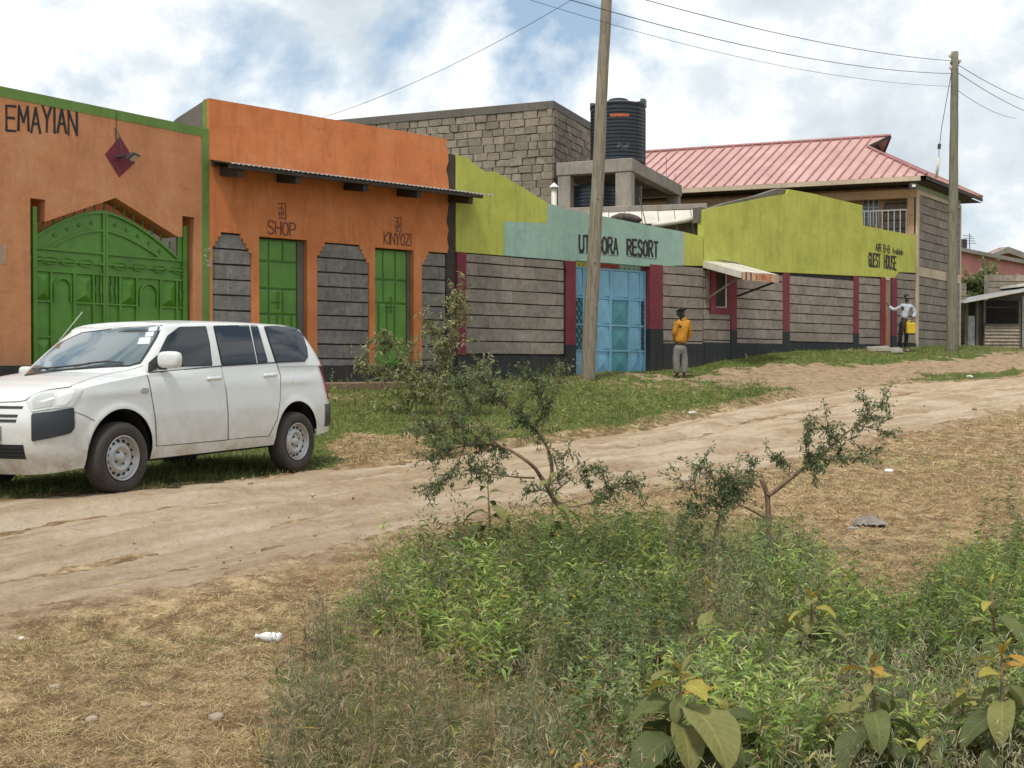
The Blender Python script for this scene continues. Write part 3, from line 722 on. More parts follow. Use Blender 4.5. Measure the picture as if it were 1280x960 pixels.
# side and rear walls, roof slab
mb = MB(FS)
mb.prism([(.2, .9), (6.2, .9), (6.2, 5.2), (3.0, 5.45), (1.2, 5.95), (.2, 6.09)], 0.001, .2, axis='x'); mb.build('side_wall', M['concrete_dark'], sb)
mb = MB(FS); mb.box(-.004, .26, .06, .199, 5.45, 6.10); mb.build('painted_return', M['green_band'], sb)
mb = MB(FS); mb.box(.2, sE-.2, 6.0, 6.2, .9, 5.2); mb.box(.2, sE-.2, .2, 6.0, 5.0, 5.1); mb.build('roof_slab', M['concrete_dark'], sb)
mb = MB(FS); mb.box(sE-.2, sE-.001, .2, 6.2, .9, 5.6); mb.build('side_wall', M['concrete_dark'], sb)
# unplastered pier at the end of the shop
mb = MB(FS)
zz = list(np.arange(.9, 5.75, .22)); L_ = [(sE+.012, zz[0])]
mb.prism([(sE-.02, .9), (5.34, .9)]+[(5.34+random.uniform(-.02, .02), z) for z in zz[1:]]+[(5.33, 5.78), (sE-.02, 5.78)], .012, .2); mb.build('raw_pier', M['timber_dark'], sb)
def door(name, label, s0_, s1_, cols_, rows_, splits, top):
    # leaf with raised sheet panels
    g = 'shop doors'
    mb = MB(FS); mb.box(s0_, s1_, .13, .15, 1.602, top-.01)
    dd = mb.build(name, M['green_metal_dark'], sb)
    k = 0
    for i in range(len(rows_)-1):
        cs = splits[i]
        for j in range(len(cs)-1):
            a = s0_+(s1_-s0_)*cs[j]+.014; c = s0_+(s1_-s0_)*cs[j+1]-.014
            z0_ = rows_[i+1]+.014; z1_ = rows_[i]-.014
            mb = MB(FS); e = .022
            vs = [(a, .129, z0_), (c, .129, z0_), (c, .129, z1_), (a, .129, z1_), (a, .118, z0_), (c, .118, z0_), (c, .118, z1_), (a, .118, z1_), (a+e, .108, z0_+e), (c-e, .108, z0_+e), (c-e, .108, z1_-e), (a+e, .108, z1_-e)]
            mb.add(vs, [(0, 1, 5, 4), (1, 2, 6, 5), (2, 3, 7, 6), (3, 0, 4, 7), (4, 5, 9, 8), (5, 6, 10, 9), (6, 7, 11, 10), (7, 4, 8, 11), (8, 9, 10, 11)])
            mb.build('door_panel', M['green_metal'], dd)
    mb = MB(FS); cx = s0_+(s1_-s0_)*.52
    mb.tube([(cx, .108, 2.62), (cx, .07, 2.62), (cx, .07, 2.9), (cx, .108, 2.9)], .012, 6); mb.tube([(cx-.12, .10, 2.72), (cx+.05, .10, 2.72)], .010, 6)
    mb.build('handle', M['green_metal_dark'], dd)
    return dd
e1 = d1[1]-.14
door('door', None, d1[0]+.003, e1, 0, [3.83, 3.43, 2.95, 2.50, 1.62], [[0, .30, .64, 1], [0, .30, 1], [0, .30, .64, 1], [0, .30, .5, .64, .85, 1]], 3.84)
mb = MB(FS); mb.box(e1, d1[1]-.001, .1, .19, 1.61, 3.84); mb.build('door_jamb', M['concrete_dark'], sb)
e2 = d2[1]-.08
door('door', None, d2[0]+.003, e2, 0, [3.81, 3.22, 2.78, 2.0, 1.62], [[0, .31, .66, 1], [0, .31, .66, 1], [0, .18, .42, .64, 1], [0, 1]], 3.81)
mb = MB(FS); mb.box(e2, d2[1]-.001, .1, .19, 1.61, 3.81); mb.build('door_jamb', M['concrete_dark'], sb)
text(FS, 'SHOP', (335, 292), (369, 295), .225, .026, -.004, M['red_ink'], sb, fs, gap=.3)
text(FS, 'KINYOZI', (480, 305), (514, 307), .215, .024, -.004, M['red_ink'], sb, fs, gap=.3)
for (px_, py_) in ((352, 264), (497, 281)):
    x_, z_ = fs(px_, py_); mb = MB(FS)
    for st in ([(-.08, .13), (.08, .14), (.08, -.13), (-.07, -.12)], [(-.07, .05), (.03, .05)], [(-.05, -.04), (.04, -.03)], [(0, .12), (0, -.10)], [(-.06, .0), (-.04, -.08)], [(.04, .02), (.04, -.07)]):
        stroke_mesh(mb, [(x_+a_, z_+c_) for a_, c_ in st], .018, -.004)
    mb.build('stencil_mark', M['red_ink'], sb, fix=False)
# canopy
cs0, cs1 = .02, 5.72
zw, zf, yo = 5.07, 4.93, -.72
mb = MB(FS); n_ = 150; vs = []; 
for i in range(n_+1):
    s_ = cs0+(cs1-cs0)*i/n_; w_ = .012*math.cos(i*math.pi/1.0*.5*1.6)
    vs += [(s_, .0, zw+w_), (s_, yo, zf+w_), (s_, yo, zf+w_-.004), (s_, 0, zw+w_-.004)]
fc_ = []
for i in range(n_):
    for k in range(4): fc_.append((4*i+k, 4*i+(k+1) % 4, 4*i+4+(k+1) % 4, 4*i+4+k))
mb.add(vs, fc_); cn = mb.build('canopy', M['zinc'], sb)
mb = MB(FS); mb.bar((cs0, yo+.05, zf-.045), (cs1-.25, yo+.05, zf-.045), .05, .06); mb.build('purlin', M['timber_dark'], cn)
mb = MB(FS); mb.bar((cs0, -.05, zw-.055), (cs1-.1, -.05, zw-.055), .05, .07); mb.build('purlin', M['timber_dark'], cn)
for s_ in (.25, 1.35, 2.75, 3.95, 5.2):
    mb = MB(FS); mb.bar((s_, .0, zw-.17), (s_, yo+.08, zf-.13), .10, .15); mb.build('rafter', M['timber_dark'], cn)

# ------------------------------------------------------------------ resort compound wall
rw = root('resort_wall', 'stone compound wall painted lime and mint, lettered UTABORA RESORT over the blue gate', 'wall', FS, (9, 0, 1.3))
ga, gb = 8.66, 11.06                          # gate opening
x0_ = 5.345; xm = fs(630, 300)[0]; xn = fs(684, 260)[0]; xe = 12.26; x1_ = 12.97
mb = MB(FS); mb.prism([(x0_, 3.86), (x0_, 5.78), (5.6, 5.76), (6.1, 5.52), (6.35, 5.56), (7.16, 5.30), (xn, 5.05), (xn, 4.62), (xm, 4.56), (xm, 3.86)], 0, .2); mb.build('upper_wall', M['lime'], rw)
mb = MB(FS); mb.prism([(xm+.002, 3.86), (xm+.002, 4.558), (xn+.002, 4.618), (xn+.002, 5.05), (8.5, 4.96), (9.6, 4.90), (11, 4.82), (xe, 4.76), (xe, 3.97), (gb, 3.88), (ga, 3.88), (ga, 3.86)], -.002, .198); mb.build('upper_wall', M['mint'], rw)
mb = MB(FS); mb.prism([(xe+.002, 3.97), (xe+.002, 4.76), (x1_, 4.70), (x1_, 4.0)], 0, .2); mb.build('upper_wall', M['lime'], rw)
mb = MB(FS); mb.box(8.35, ga, .03, .2, 1.9, 3.86); mb.box(x0_, 8.35, .05, .2, 1.7, 3.86); mb.box(gb+.3, x1_, .05, .2, 1.7, 3.99); mb.build('mortar_bed', M['joint'], rw)
stones(FS, rw, 5.60, 8.32, 1.80, 3.86, .262, .012, .12, M['stone'], wmin=.38, wmax=.7, anchor=3.94)
stones(FS, rw, 11.50, x1_, 2.12, 3.965, .262, .012, .12, M['stone'], wmin=.38, wmax=.7, anchor=4.02)
def column(s0_, s1_, zt0, zb0, parent, y=-.02, zp=None):
    mb = MB(FS); mb.box(s0_, s1_, y, .15, zb0, zt0); mb.build('column', M['maroon'], parent, bevel=.006)
    if zp: mb = MB(FS); mb.box(s0_-.002, s1_+.002, y-.004, .149, zp, zb0+random.uniform(0, .1)); mb.build('column_base', M['black_plinth'], parent)
column(5.36, 5.60, 3.86, 1.81, rw)
mb = MB(FS); mb.box(5.345, 8.60, -.03, .2, .9, 1.80); mb.build('plinth', M['black_plinth'], rw)
mb = MB(FS); mb.prism([(8.32, 3.84), (8.20, 3.855), (ga, 3.858), (ga, 1.9), (8.40, 1.9), (8.40, 3.6)], -.02, .15); mb.build('column', M['maroon'], rw)
mb = MB(FS); mb.box(8.37, ga+.004, -.024, .16, 1.0, 2.05); mb.build('column_base', M['black_plinth'], rw)
mb = MB(FS); mb.box(gb, 11.50, -.02, .3, 2.3, 3.93); mb.build('column', M['maroon'], rw, bevel=.006)
mb = MB(FS); mb.box(gb-.003, 11.503, -.024, .304, 1.0, 2.45); mb.build('column_base', M['black_plinth'], rw)
mb = MB(FS); mb.box(11.503, x1_, -.03, .2, .9, 2.12); mb.build('plinth', M['black_plinth'], rw)
text(FS, 'UTABORA', (724, 314), (772, 317.5), .34, .058, -.006, M['black_ink'], rw, fs, gap=.36, jit=.02)
text(FS, 'RESORT', (784, 318), (822, 321), .34, .060, -.006, M['black_ink'], rw, fs, gap=.42, jit=.02)
mb = MB(FS)
for i in range(7):
    a = Vector(fs(724, 316.5)); c = Vector(fs(771, 320)); p = a+(c-a)*(i/6.6); stroke_mesh(mb, [(p.x, p.y), (p.x+.14, p.y+.005)], .012, -.006)
for i in range(6):
    a = Vector(fs(784, 320.5)); c = Vector(fs(818, 324)); p = a+(c-a)*(i/5.3); stroke_mesh(mb, [(p.x, p.y), (p.x+.14, p.y+.005)], .012, -.006)
mb.build('letter_underline', M['black_ink'], rw, fix=False)
# blue gate
bg_ = root('metal_gate', 'sky blue steel double gate with diagonal pressed panels and a teal wicket door', 'gate', FS, ((ga+gb)/2, .12, 1.4))
gy = .12; gz0 = 1.40; gz1 = 3.77
sx = lambda px_: fs(px_, 400, gy)[0]
mid = sx(763)
for (a, c) in ((ga+.02, mid-.01), (mid+.01, gb-.03)):
    mb = MB(FS); mb.box(a, c, gy+.02, gy+.03, gz0, gz1); mb.build('gate_leaf', M['blue_metal'], bg_)
colx = [ga+.02, sx(729), sx(745), mid-.02, mid+.02, sx(786), sx(800), gb-.03]
def bstile(s_, z0_, z1_, w=.035, mt='blue_metal'): 
    mb = MB(FS); mb.box(s_-w/2, s_+w/2, gy-.012, gy+.025, z0_, z1_); mb.build('stile', M[mt], bg_, bevel=.003)
def brail(z_, a, c, w=.035, mt='blue_metal'):
    mb = MB(FS); mb.box(a, c, gy-.010, gy+.025, z_-w/2, z_+w/2); mb.build('rail', M[mt], bg_, bevel=.003)
zrow = [gz1-.02, 3.10, 2.50, 1.93, gz0+.02]
for x in colx: bstile(x, gz0, gz1)
for z_ in zrow: brail(z_, ga+.03, mid-.04); brail(z_, mid+.04, gb-.05)
def bpanel(a, c, z0_, z1_, kind, mt):
    a += .02; c -= .02; z0_ += .02; z1_ -= .02; y = gy+.018; d_ = .032; cx = (a+c)/2; cz = (z0_+z1_)/2; mb = MB(FS)
    if kind == 'x':     # four-sided pressed pyramid
        mb.add([(a, y, z0_), (c, y, z0_), (c, y, z1_), (a, y, z1_), (cx, y-d_, cz)], [(0, 1, 4), (1, 2, 4), (2, 3, 4), (3, 0, 4)])
    elif kind == 'd':   # diagonal fold
        mb.add([(a, y, z0_), (c, y, z0_), (c, y-d_*.2, z1_), (a, y, z1_), (a+(c-a)*.25, y-d_, z1_-.02), (c, y-d_*.8, z0_+.04)], [(0, 1, 5), (0, 5, 4), (0, 4, 3), (4, 2, 3), (4, 5, 2), (1, 2, 5)])
    elif kind == 'v':
        mb.add([(a, y, z0_), (c, y, z0_), (c, y, z1_), (a, y, z1_), (cx, y-d_, z0_+.22), (cx, y, z0_), (cx, y-.01, z1_)], [(0, 5, 4), (5, 1, 4), (1, 2, 4), (2, 6, 4), (6, 3, 4), (3, 0, 4)])
    mb.build('pressed_panel', M[mt], bg_)
for i in range(4):
    z1_, z0_ = zrow[i], zrow[i+1]
    for j, (a, c) in enumerate(((colx[0], colx[1]), (colx[1], colx[2]), (colx[2], colx[3]), (colx[4], colx[5]), (colx[5], colx[6]), (colx[6], colx[7]))):
        if j in (0, 5) and i in (1, 2): continue
        if j == 3 and i > 0: bpanel(a+.01, c-.01, z0_, z1_, 'x', 'teal_metal'); continue
        bpanel(a, c, z0_, z1_, 'v' if i == 3 else 'd' if i == 0 else ('d' if j % 2 else 'd'), 'blue_metal')
for (a, c) in ((colx[0], colx[1]), (colx[6], colx[7])):
    mb = MB(FS); mb.box(a+.018, c-.018, gy+.012, gy+.019, zrow[3]+.02, zrow[1]-.02); mb.build('lattice_back', M['dark_void'] if 0 else M['teal_metal'], bg_)
    H_ = zrow[1]-zrow[3]; w_ = c-a; n_ = 6
    for k in range(-2, n_):
        for sg in (1, -1):
            za = zrow[3]+H_*k/n_; zc_ = za+H_*2.4/n_
            p = [(a+.02, za), (c-.02, zc_)] if sg == 1 else [(c-.02, za), (a+.02, zc_)]
            lo, hi = zrow[3]+.02, zrow[1]-.02
            (xa, z_a), (xb, z_b) = p
            if z_b <= lo or z_a >= hi: continue
            if z_a < lo: xa += (xb-xa)*(lo-z_a)/(z_b-z_a); z_a = lo
            if z_b > hi: xb = xa+(xb-xa)*(hi-z_a)/(z_b-z_a); z_b = hi
            mb = MB(FS); mb.bar((xa, gy+.002, z_a), (xb, gy+.002, z_b), .012, .012, (0, 1, 0)); mb.build('lattice_bar', M['dark_metal'], bg_)
for i in range(16):
    s_ = ga+.08+i*(gb-ga-.2)/15; mb = MB(FS); mb.tube([(s_, gy, gz1-.01), (s_, gy, gz1+.07)], [.010, .003], 5); mb.build('spike', M['dark_metal'], bg_)
# painted lintel board behind the gate, yellow with lettering, and a partial notice
yb = root('gate_signboard', 'yellow and red painted board just behind the top of the blue gate', 'sign', FS, (9.8, .9, 3.4))
mb = MB(FS); mb.box(8.3, 10.15, .9, .93, 3.3, 4.1); mb.build('board', simple('yellow_board', (.48, .42, .07), .6, .15, 4, 0), yb)
mb = MB(FS); mb.box(10.15, 11.0, .9, .93, 3.3, 4.1); mb.build('board', simple('red_board', (.35, .06, .04), .6, .2, 4, 0), yb)
mb = MB(FS); mb.box(11.0, 12.3, .9, .93, 3.3, 4.1); mb.build('board', M['mint'], yb)
mb = MB(FS)
for i in range(9):
    s_ = 11.02+i*.12; stroke_mesh(mb, [(s_, 3.62), (s_+.02, 3.85)], .035, .897)
mb.build('faded_lettering', M['black_ink'], yb, fix=False)

# ------------------------------------------------------------------ guest house compound wall
gw = root('guest_house_wall', 'long lime topped stone wall with maroon columns, lettered GUEST HOUSE at its right end', 'wall', FS, (18, 0, 1.9))
y0_ = 13.0; sk = (4.15-3.93)/(21.56-13)
zb_ = lambda s_: 3.93+(s_-13)*sk
outl = [(y0_, 3.935), (y0_, 5.36), (14.2, 5.60), (15.4, 5.86), (16.36, 6.05), (16.40, 6.17), (17.5, 6.16), (18.8, 6.10), (19.84, 6.06), (19.88, 5.50), (21.2, 5.46), (22.70, 5.42), (22.70, 4.33), (21.75, 4.30), (21.55, 4.12), (20.7, 4.11)]
mb = MB(FS); mb.prism(outl, 0, .2); mb.build('upper_wall', M['lime'], gw)
mb = MB(FS); mb.box(y0_-.02, y0_+.16, .1, .34, 5.05, 5.42); mb.build('coping_stub', M['concrete_dark'], gw)
mb = MB(FS); mb.prism([(y0_, 5.36), (14.2, 5.60), (15.4, 5.86), (16.3, 6.05), (16.34, 6.0), (16.40, 6.20), (16.1, 6.17), (15.3, 5.93), (14.6, 5.76), (14.0, 5.62), (13.4, 5.44)], .08, .3); mb.build('broken_coping', M['concrete_dark'], gw)
col_s = [(14.02, 14.25), (16.18, 16.44), (19.42, 19.66)]
zp = lambda s_: 2.16 if s_ < 17 else 2.2
mb = MB(FS); mb.prism([(y0_, 1.7), (20.9, 2.0), (20.9, 4.10), (19.8, 4.09), (y0_, 3.93)], .05, .2); mb.prism([(21.40, 2.0), (22.70, 2.0), (22.70, 4.33), (21.75, 4.30), (21.55, 4.12), (21.4, 4.12)], .05, .2); mb.build('mortar_bed', M['joint'], gw)
wn = (13.32, 14.0, 2.98, 3.98)
stones(FS, gw, y0_, 14.02, 2.16, 3.925, .25, .012, .12, M['stone'], hole=wn, wmin=.38, wmax=.62, anchor=3.98)
stones(FS, gw, 14.25, 16.18, 2.16, 3.95, .248, .012, .12, M['stone'], wmin=.38, wmax=.62, anchor=4.02)
stones(FS, gw, 16.44, 19.42, 2.2, 4.0, .246, .012, .12, M['stone'], wmin=.38, wmax=.62, anchor=3.96)
stones(FS, gw, 19.66, 20.78, 2.2, 4.08, .246, .012, .12, M['stone'], wmin=.38, wmax=.62, anchor=4.12)
stones(FS, gw, 21.62, 22.68, 2.25, 4.30, .262, .012, .12, M['stone'], wmin=.38, wmax=.62, anchor=4.36)
for (a, c), zt_ in zip(col_s, (3.95, 3.995, 4.07)): column(a, c, zt_, 2.45, gw, zp=1.5)
mb = MB(FS); mb.prism([(y0_, 1.0), (20.85, 1.4), (20.85, 2.2), (16.3, 2.2), (16.3, 2.16), (y0_, 2.16)], -.018, .2); mb.build('plinth', M['black_plinth'], gw)
mb = MB(FS); mb.box(21.62, 22.70, -.018, .2, 1.5, 2.25); mb.build('plinth', M['black_plinth'], gw)
# doorway of the guest house
column(20.80, 21.02, 4.10, 2.0, gw, y=-.03); column(21.36, 21.62, 4.12, 2.3, gw, y=-.03)
mb = MB(FS); mb.box(21.358, 21.622, -.034, .155, 1.7, 2.45); mb.build('column_base', M['black_plinth'], gw)
dr = MB(FS).box(21.03, 21.22, -.02, .03, 2.05, 4.04).build('door', painted('ochre_door', (.36, .20, .08), amt=.4), gw)
MB(FS).box(21.05, 21.20, -.024, -.016, 2.08, 3.1).build('door_panel', painted('orange_door', (.40, .17, .07), amt=.4), dr)
MB(FS).box(21.225, 21.29, -.01, .05, 2.05, 4.08).build('door_frame', simple('slate_blue_paint', (.15, .20, .28), .5, .2, 5, 0), gw)
MB(FS).box(21.29, 21.36, .0, .2, 2.0, 4.10).build('door_gap', M['dark_void'], gw)
MB(FS).box(21.02, 21.22, -.04, .05, 4.04, 4.12).build('lintel_block', M['cream'], gw)
text(FS, 'AIR B-B', (1094.5, 313.6), (1112, 316.2), .205, .034, -.004, M['black_ink'], gw, fs, gap=.35)
text(FS, 'Available', (1115.5, 316.5), (1128.5, 319), .17, .022, -.004, M['black_ink'], gw, fs, gap=.3, jit=0)
text(FS, 'GUEST', (1086, 332.5), (1100, 334), .36, .052, -.004, M['black_ink'], gw, fs, gap=.42, jit=.01)
text(FS, 'HOUSE', (1105, 335), (1120, 337), .37, .052, -.004, M['black_ink'], gw, fs, gap=.42, jit=.01)
# serving window and its awning
wf = MB(FS).prism([(13.22, 2.86), (14.03, 2.86), (14.03, 3.93), (13.22, 3.93)], -.03, .12, holes=[[(13.42, 3.02), (13.42, 3.86), (13.88, 3.86), (13.88, 3.02)]]).build('window_frame', M['maroon'], gw)
MB(FS).box(13.42, 13.88, .08, .1, 3.02, 3.86).build('pane', M['window_dark'], wf)
for s_ in (13.435, 13.865): MB(FS).box(s_-.012, s_+.012, .0, .04, 3.02, 3.86).build('window_bar', M['white_metal'], wf)
MB(FS).box(13.42, 13.88, -.0, .05, 3.0, 3.035).build('sill', M['white_metal'], wf)
for k in range(5):
    s_ = 13.50+k*.08; MB(FS).tube([(s_, .06, 3.03), (s_, .06, 3.86)], .006, 5).build('burglar_bar', M['dark_metal'], wf)
aw = root('serving_awning', 'small pale board awning on struts over the serving window, painted valance', 'awning', FS, (14.6, 0, 3.3))
az, ah, ay = 4.12, 3.80, -1.14
a0s, a1s = 12.98, 14.39
for k in range(7):
    p = a0s+(a1s-a0s)*k/7; q = a0s+(a1s-a0s)*(k+1)/7-.012; j = random.uniform(-.008, .008)
    MB(FS).add([(p, .0, az+j), (q, .0, az+j), (q, ay, ah+j), (p, ay, ah+j), (p, .0, az-.015+j), (q, .0, az-.015+j), (q, ay, ah-.015+j), (p, ay, ah-.015+j)], [(0, 1, 2, 3), (7, 6, 5, 4), (0, 4, 5, 1), (1, 5, 6, 2), (2, 6, 7, 3), (3, 7, 4, 0)]).build('roof_plank', M['white_sheet'], aw)
MB(FS).prism([(0, az-.16), (0, az-.002), (ay, ah-.002), (ay, ah-.16)], a0s-.02, a0s-.001, axis='x').build('side_board', M['white_sheet'], aw)
vb = MB(FS).box(a0s+.02, a1s, ay-.02, ay-.001, ah-.20, ah-.015).build('valance_board', simple('plywood_valance', (.52, .34, .22), .7, .2, 5, .1), aw)
mt_ = MB(FS); a_ = a0s+.75
def txt_local(s, s0_, s1_, z_, h_, w_, y_, mat, parent):
    mb = MB(FS); n_ = len(s); wd = (s1_-s0_)/(n_*1.35)
    for i, ch in enumerate(s):
        if ch in GL:
            for st in GL[ch]: stroke_mesh(mb, [(s0_+(i*1.35+p[0])*wd, z_+p[1]*h_) for p in st], w_, y_)
    mb.build('lettering', mat, parent, fix=False)
txt_local('WINNIE', a0s+.50, a0s+1.15, ah-.175, .14, .024, ay-.023, M['red_letter'], vb)
for s_ in (a0s+.12, a0s+.3): MB(FS).box(s_, s_+.04, ay-.026, ay-.02, ah-.20, ah-.015).build('valance_batten', M['timber_dark'], vb)
MB(FS).bar((a0s+.1, -.02, 3.2), (a0s+.1, ay+.05, ah-.08), .04, .04).build('strut', M['timber'], aw)
MB(FS).bar((14.26, -.02, 3.32), (14.28, ay+.05, ah-.20), .04, .045).build('strut', M['timber_dark'], aw)
MB(FS).box(a0s+.08, a0s+.16, -.06, -.02, 3.1, 4.05).build('post', M['timber'], aw)
MB(FS).tube([(a0s-.05, .03, az+.08), (14.2, .0, az+.02), (a1s, -.02, az-.03)], .02, 6).build('ridge_roll', M['concrete_dark'], aw)
# ------------------------------------------------------------------ brown rubble stone building behind
def rubble(F, parent, s0, s1, z0, z1, pitch=.205, y0=0.0):
    z = z1; row = 0
    while z-pitch > z0:
        x = s0-random.uniform(0, .3); ph = pitch*random.uniform(.97, 1.03)
        while x < s1:
            w_ = random.uniform(.24, .44); l, r = max(x, s0), min(x+w_, s1)
            if s1-r < .12: r = s1; w_ = s1-x+.01
            if r-l > .07:
                g = .010; j = .011; yy = y0-random.uniform(.01, .04)
                c = [(l+g, z-ph+g), (r-g, z-ph+g), (r-g, z-g*.6), (l+g, z-g*.6)]
                c = [(a+random.uniform(-j, j), b_+random.uniform(-j, j)) for a, b_ in c]
                mid_ = ((c[2][0]+c[3][0])/2+random.uniform(-.05, .05), max(c[2][1], c[3][1])+random.uniform(-.006, .008))
                MB(F).prism([c[0], c[1], c[2], mid_, c[3]], yy, y0+.08).build('stone', M['stone_brown'], parent, bevel=.012)
            x += w_
        z -= ph
GB = Vector((at(691, 300, 31.6).x, 31.6))
FB = frame(GB, R(112.4)); FBr = frame(GB, R(22.4))
bb = root('stone_building', 'unfinished brown rubble stone building behind the compound, with a concrete ring beam', 'building', FB, (-3, 0, 2))
zt_ = onp(FB, 690, 126)[1]; zc_ = zt_-.22
sr = onp(FBr, 738, 200)[0]+.8
MB(FB).box(-7.5, -.001, .02, .25, 2, zc_).build('wall', M['mortar_light'], bb)
MB(FBr).box(.0, sr, .02, .25, 2, zc_).build('wall', M['mortar_light'], bb)
rubble(FB, bb, -7.5, -.0, 4.3, zc_); rubble(FBr, bb, .0, sr, 5.4, zc_)
MB(FB).box(-7.5, .04, -.04, .24, zc_, zt_).build('ring_beam', M['concrete_dark'], bb, bevel=.01)
MB(FBr).box(.245, sr, -.04, .24, zc_, zt_-.003).build('ring_beam', M['concrete_dark'], bb, bevel=.01)
MB(FB).box(-7.5, -7.3, .3, 5, 2, zt_).build('wall', M['mortar_light'], bb)

# ------------------------------------------------------------------ concrete tank stand
GT = Vector((at(789, 300, 30.2).x, 30.2)); FT = frame(GT, R(112.4)); FTr = frame(GT, R(22.4))
ts_ = root('tank_stand', 'weathered concrete frame carrying the big black water tank', 'tank stand', FT, (-.9, 1, 5.2))
zT = onp(FT, 780, 198)[1]; zB = onp(FT, 780, 260)[1]
lft = onp(FT, 697, 230)[0]; rgt = onp(FTr, 851, 230)[0]
bh = .33
def tpost(F, a, c, y0, y1, z0_, z1_): MB(F).box(a, c, y0, y1, z0_, z1_).build('column', M['concrete'], ts_, bevel=.012)
tpost(FT, -.42, 0, 0, .30, zB, zT-bh); tpost(FT, lft, lft+.34, 0, .3, zB, zT-bh)
tpost(FT, -.34, 0, rgt-.3, rgt, zB, zT-bh); tpost(FT, lft, lft+.34, rgt-.3, rgt, zB, zT-bh)
MB(FT).box(lft-.03, .03, -.02, .28, zT-bh, zT).build('beam', M['concrete'], ts_, bevel=.012)
MB(FT).box(lft-.03, .03, rgt-.26, rgt+.03, zT-bh, zT-.002).build('beam', M['concrete'], ts_, bevel=.012)
MB(FT).box(-.25, .032, .282, rgt-.262, zT-bh, zT-.001).build('beam', M['concrete'], ts_, bevel=.012)
MB(FT).box(lft-.032, lft+.25, .282, rgt-.262, zT-bh, zT-.001).build('beam', M['concrete'], ts_, bevel=.012)
MB(FT).box(lft+.25, -.25, .28, rgt-.26, zT-.13, zT-.004).build('slab', M['concrete_dark'], ts_)
MB(FT).box(lft, -.1, 1.2, 1.3, zB, zT-bh-.2).build('back_wall', M['concrete_dark'], ts_)
for (px_, h_) in ((837, .62), (848, .3)):
    q = onp(FTr, px_, 205)[0]; MB(FTr).tube([(q, .1, zT-.05), (q+.02, .1, zT+h_)], .008, 5).build('rebar', M['dark_metal'], ts_)
def tank(name, label, F, c, r, h, z, group=None, lid=True):
    t_ = root(name, label, 'water tank', F, (c[0], c[1], z), group)
    prof = [(0, 0), (r*.97, 0), (r, .03)]; k = 0; y = .05; hh = h-.20*r
    while y < hh-.06:
        prof += [(r, y), (r, y+.055), (r*.972, y+.068), (r*.972, y+.080)]; y += .092
    prof += [(r*1.0, hh-.02), (r*1.01, hh), (r*.97, hh+.03), (r*.5, h-.03), (r*.36, h-.01)]
    MB(F).lathe(prof, (c[0], c[1], z), 40).build('shell', M['tank'], t_, smooth=False)
    if lid:
        MB(F).lathe([(.36*r, -.04), (.36*r, .05), (.30*r, .07), (0, .075)], (c[0], c[1], z+h), 24).build('lid', M['tank'], t_)
        for a_ in (3.0, 6.1):
            MB(F).box(c[0]+r*.96*math.cos(a_)-.06, c[0]+r*.96*math.cos(a_)+.06, c[1]-.1, c[1]+.1, z+hh-.05, z+h+.02).build('lug', M['tank_lid'], t_, bevel=.01)
        MB(F).lathe([(r*.98, 0), (r*.55, .085), (r*.3, .10)], (c[0], c[1], z+hh+.03), 40).build('shoulder', M['tank_lid'], t_, smooth=True)
    return t_
tcx = onp(FT, 773, 160, .95)[0]
ztop = onp(FT, 773, 128, .95)[1]
tk = tank('water_tank', 'tall ribbed black plastic water tank on top of the concrete stand', FT, (tcx, .92), .72, ztop-zT, zT)
# red brand strip and chalk scribble wrap on the shell
mb = MB(FT)
for k in range(8):
    a_ = -math.pi/2+.02+k*.085; r_ = .725
    p = lambda a, z: (tcx+r_*math.cos(a), .92+r_*math.sin(a), z)
    mb.add([p(a_, zT+1.12), p(a_+.085, zT+1.12), p(a_+.085, zT+1.19), p(a_, zT+1.19)], [(0, 1, 2, 3)])
mb.build('red_label', M['red_letter'], tk, fix=False)
mb = MB(FT)
for k in range(5):
    a_ = -1.3+k*.09; r_ = .726
    for q in range(2):
        a0, a1, z0_, z1_ = a_, a_+random.uniform(.02, .09), zT+.28+random.uniform(0, .1), zT+.36+random.uniform(0, .1)
        p = lambda a, z: (tcx+r_*math.cos(a), .92+r_*math.sin(a), z)
        mb.add([p(a0, z0_), p(a0+.012, z0_), p(a1+.012, z1_), p(a1, z1_)], [(0, 1, 2, 3)])
mb.build('chalk_mark', simple('chalk', (.3, .3, .3), .9, .1, 5, 0), tk, fix=False)
pp = root('overflow_pipe', 'thin black pipe running down the right side of the tall tank', 'pipe', FT, (tcx+.78, .9, zT))
MB(FT).tube([(tcx+.45, .6, ztop-.12), (tcx+.78, .62, ztop-.1), (tcx+.8, .62, ztop-.25), (tcx+.80, .62, zT)], .018, 6).build('pipe', M['tank'], pp)
tank('water_tank', 'squat black water tank inside the concrete stand, under the tall one', FT, (onp(FT, 745, 230, .8)[0], .82), .66, .78, zB, lid=False)
tank('water_tank', 'small dark drum behind the front column of the concrete stand', FTr, (onp(FTr, 795, 245, 1.0)[0]+.2, 1.0), .16, .42, zB, lid=False)

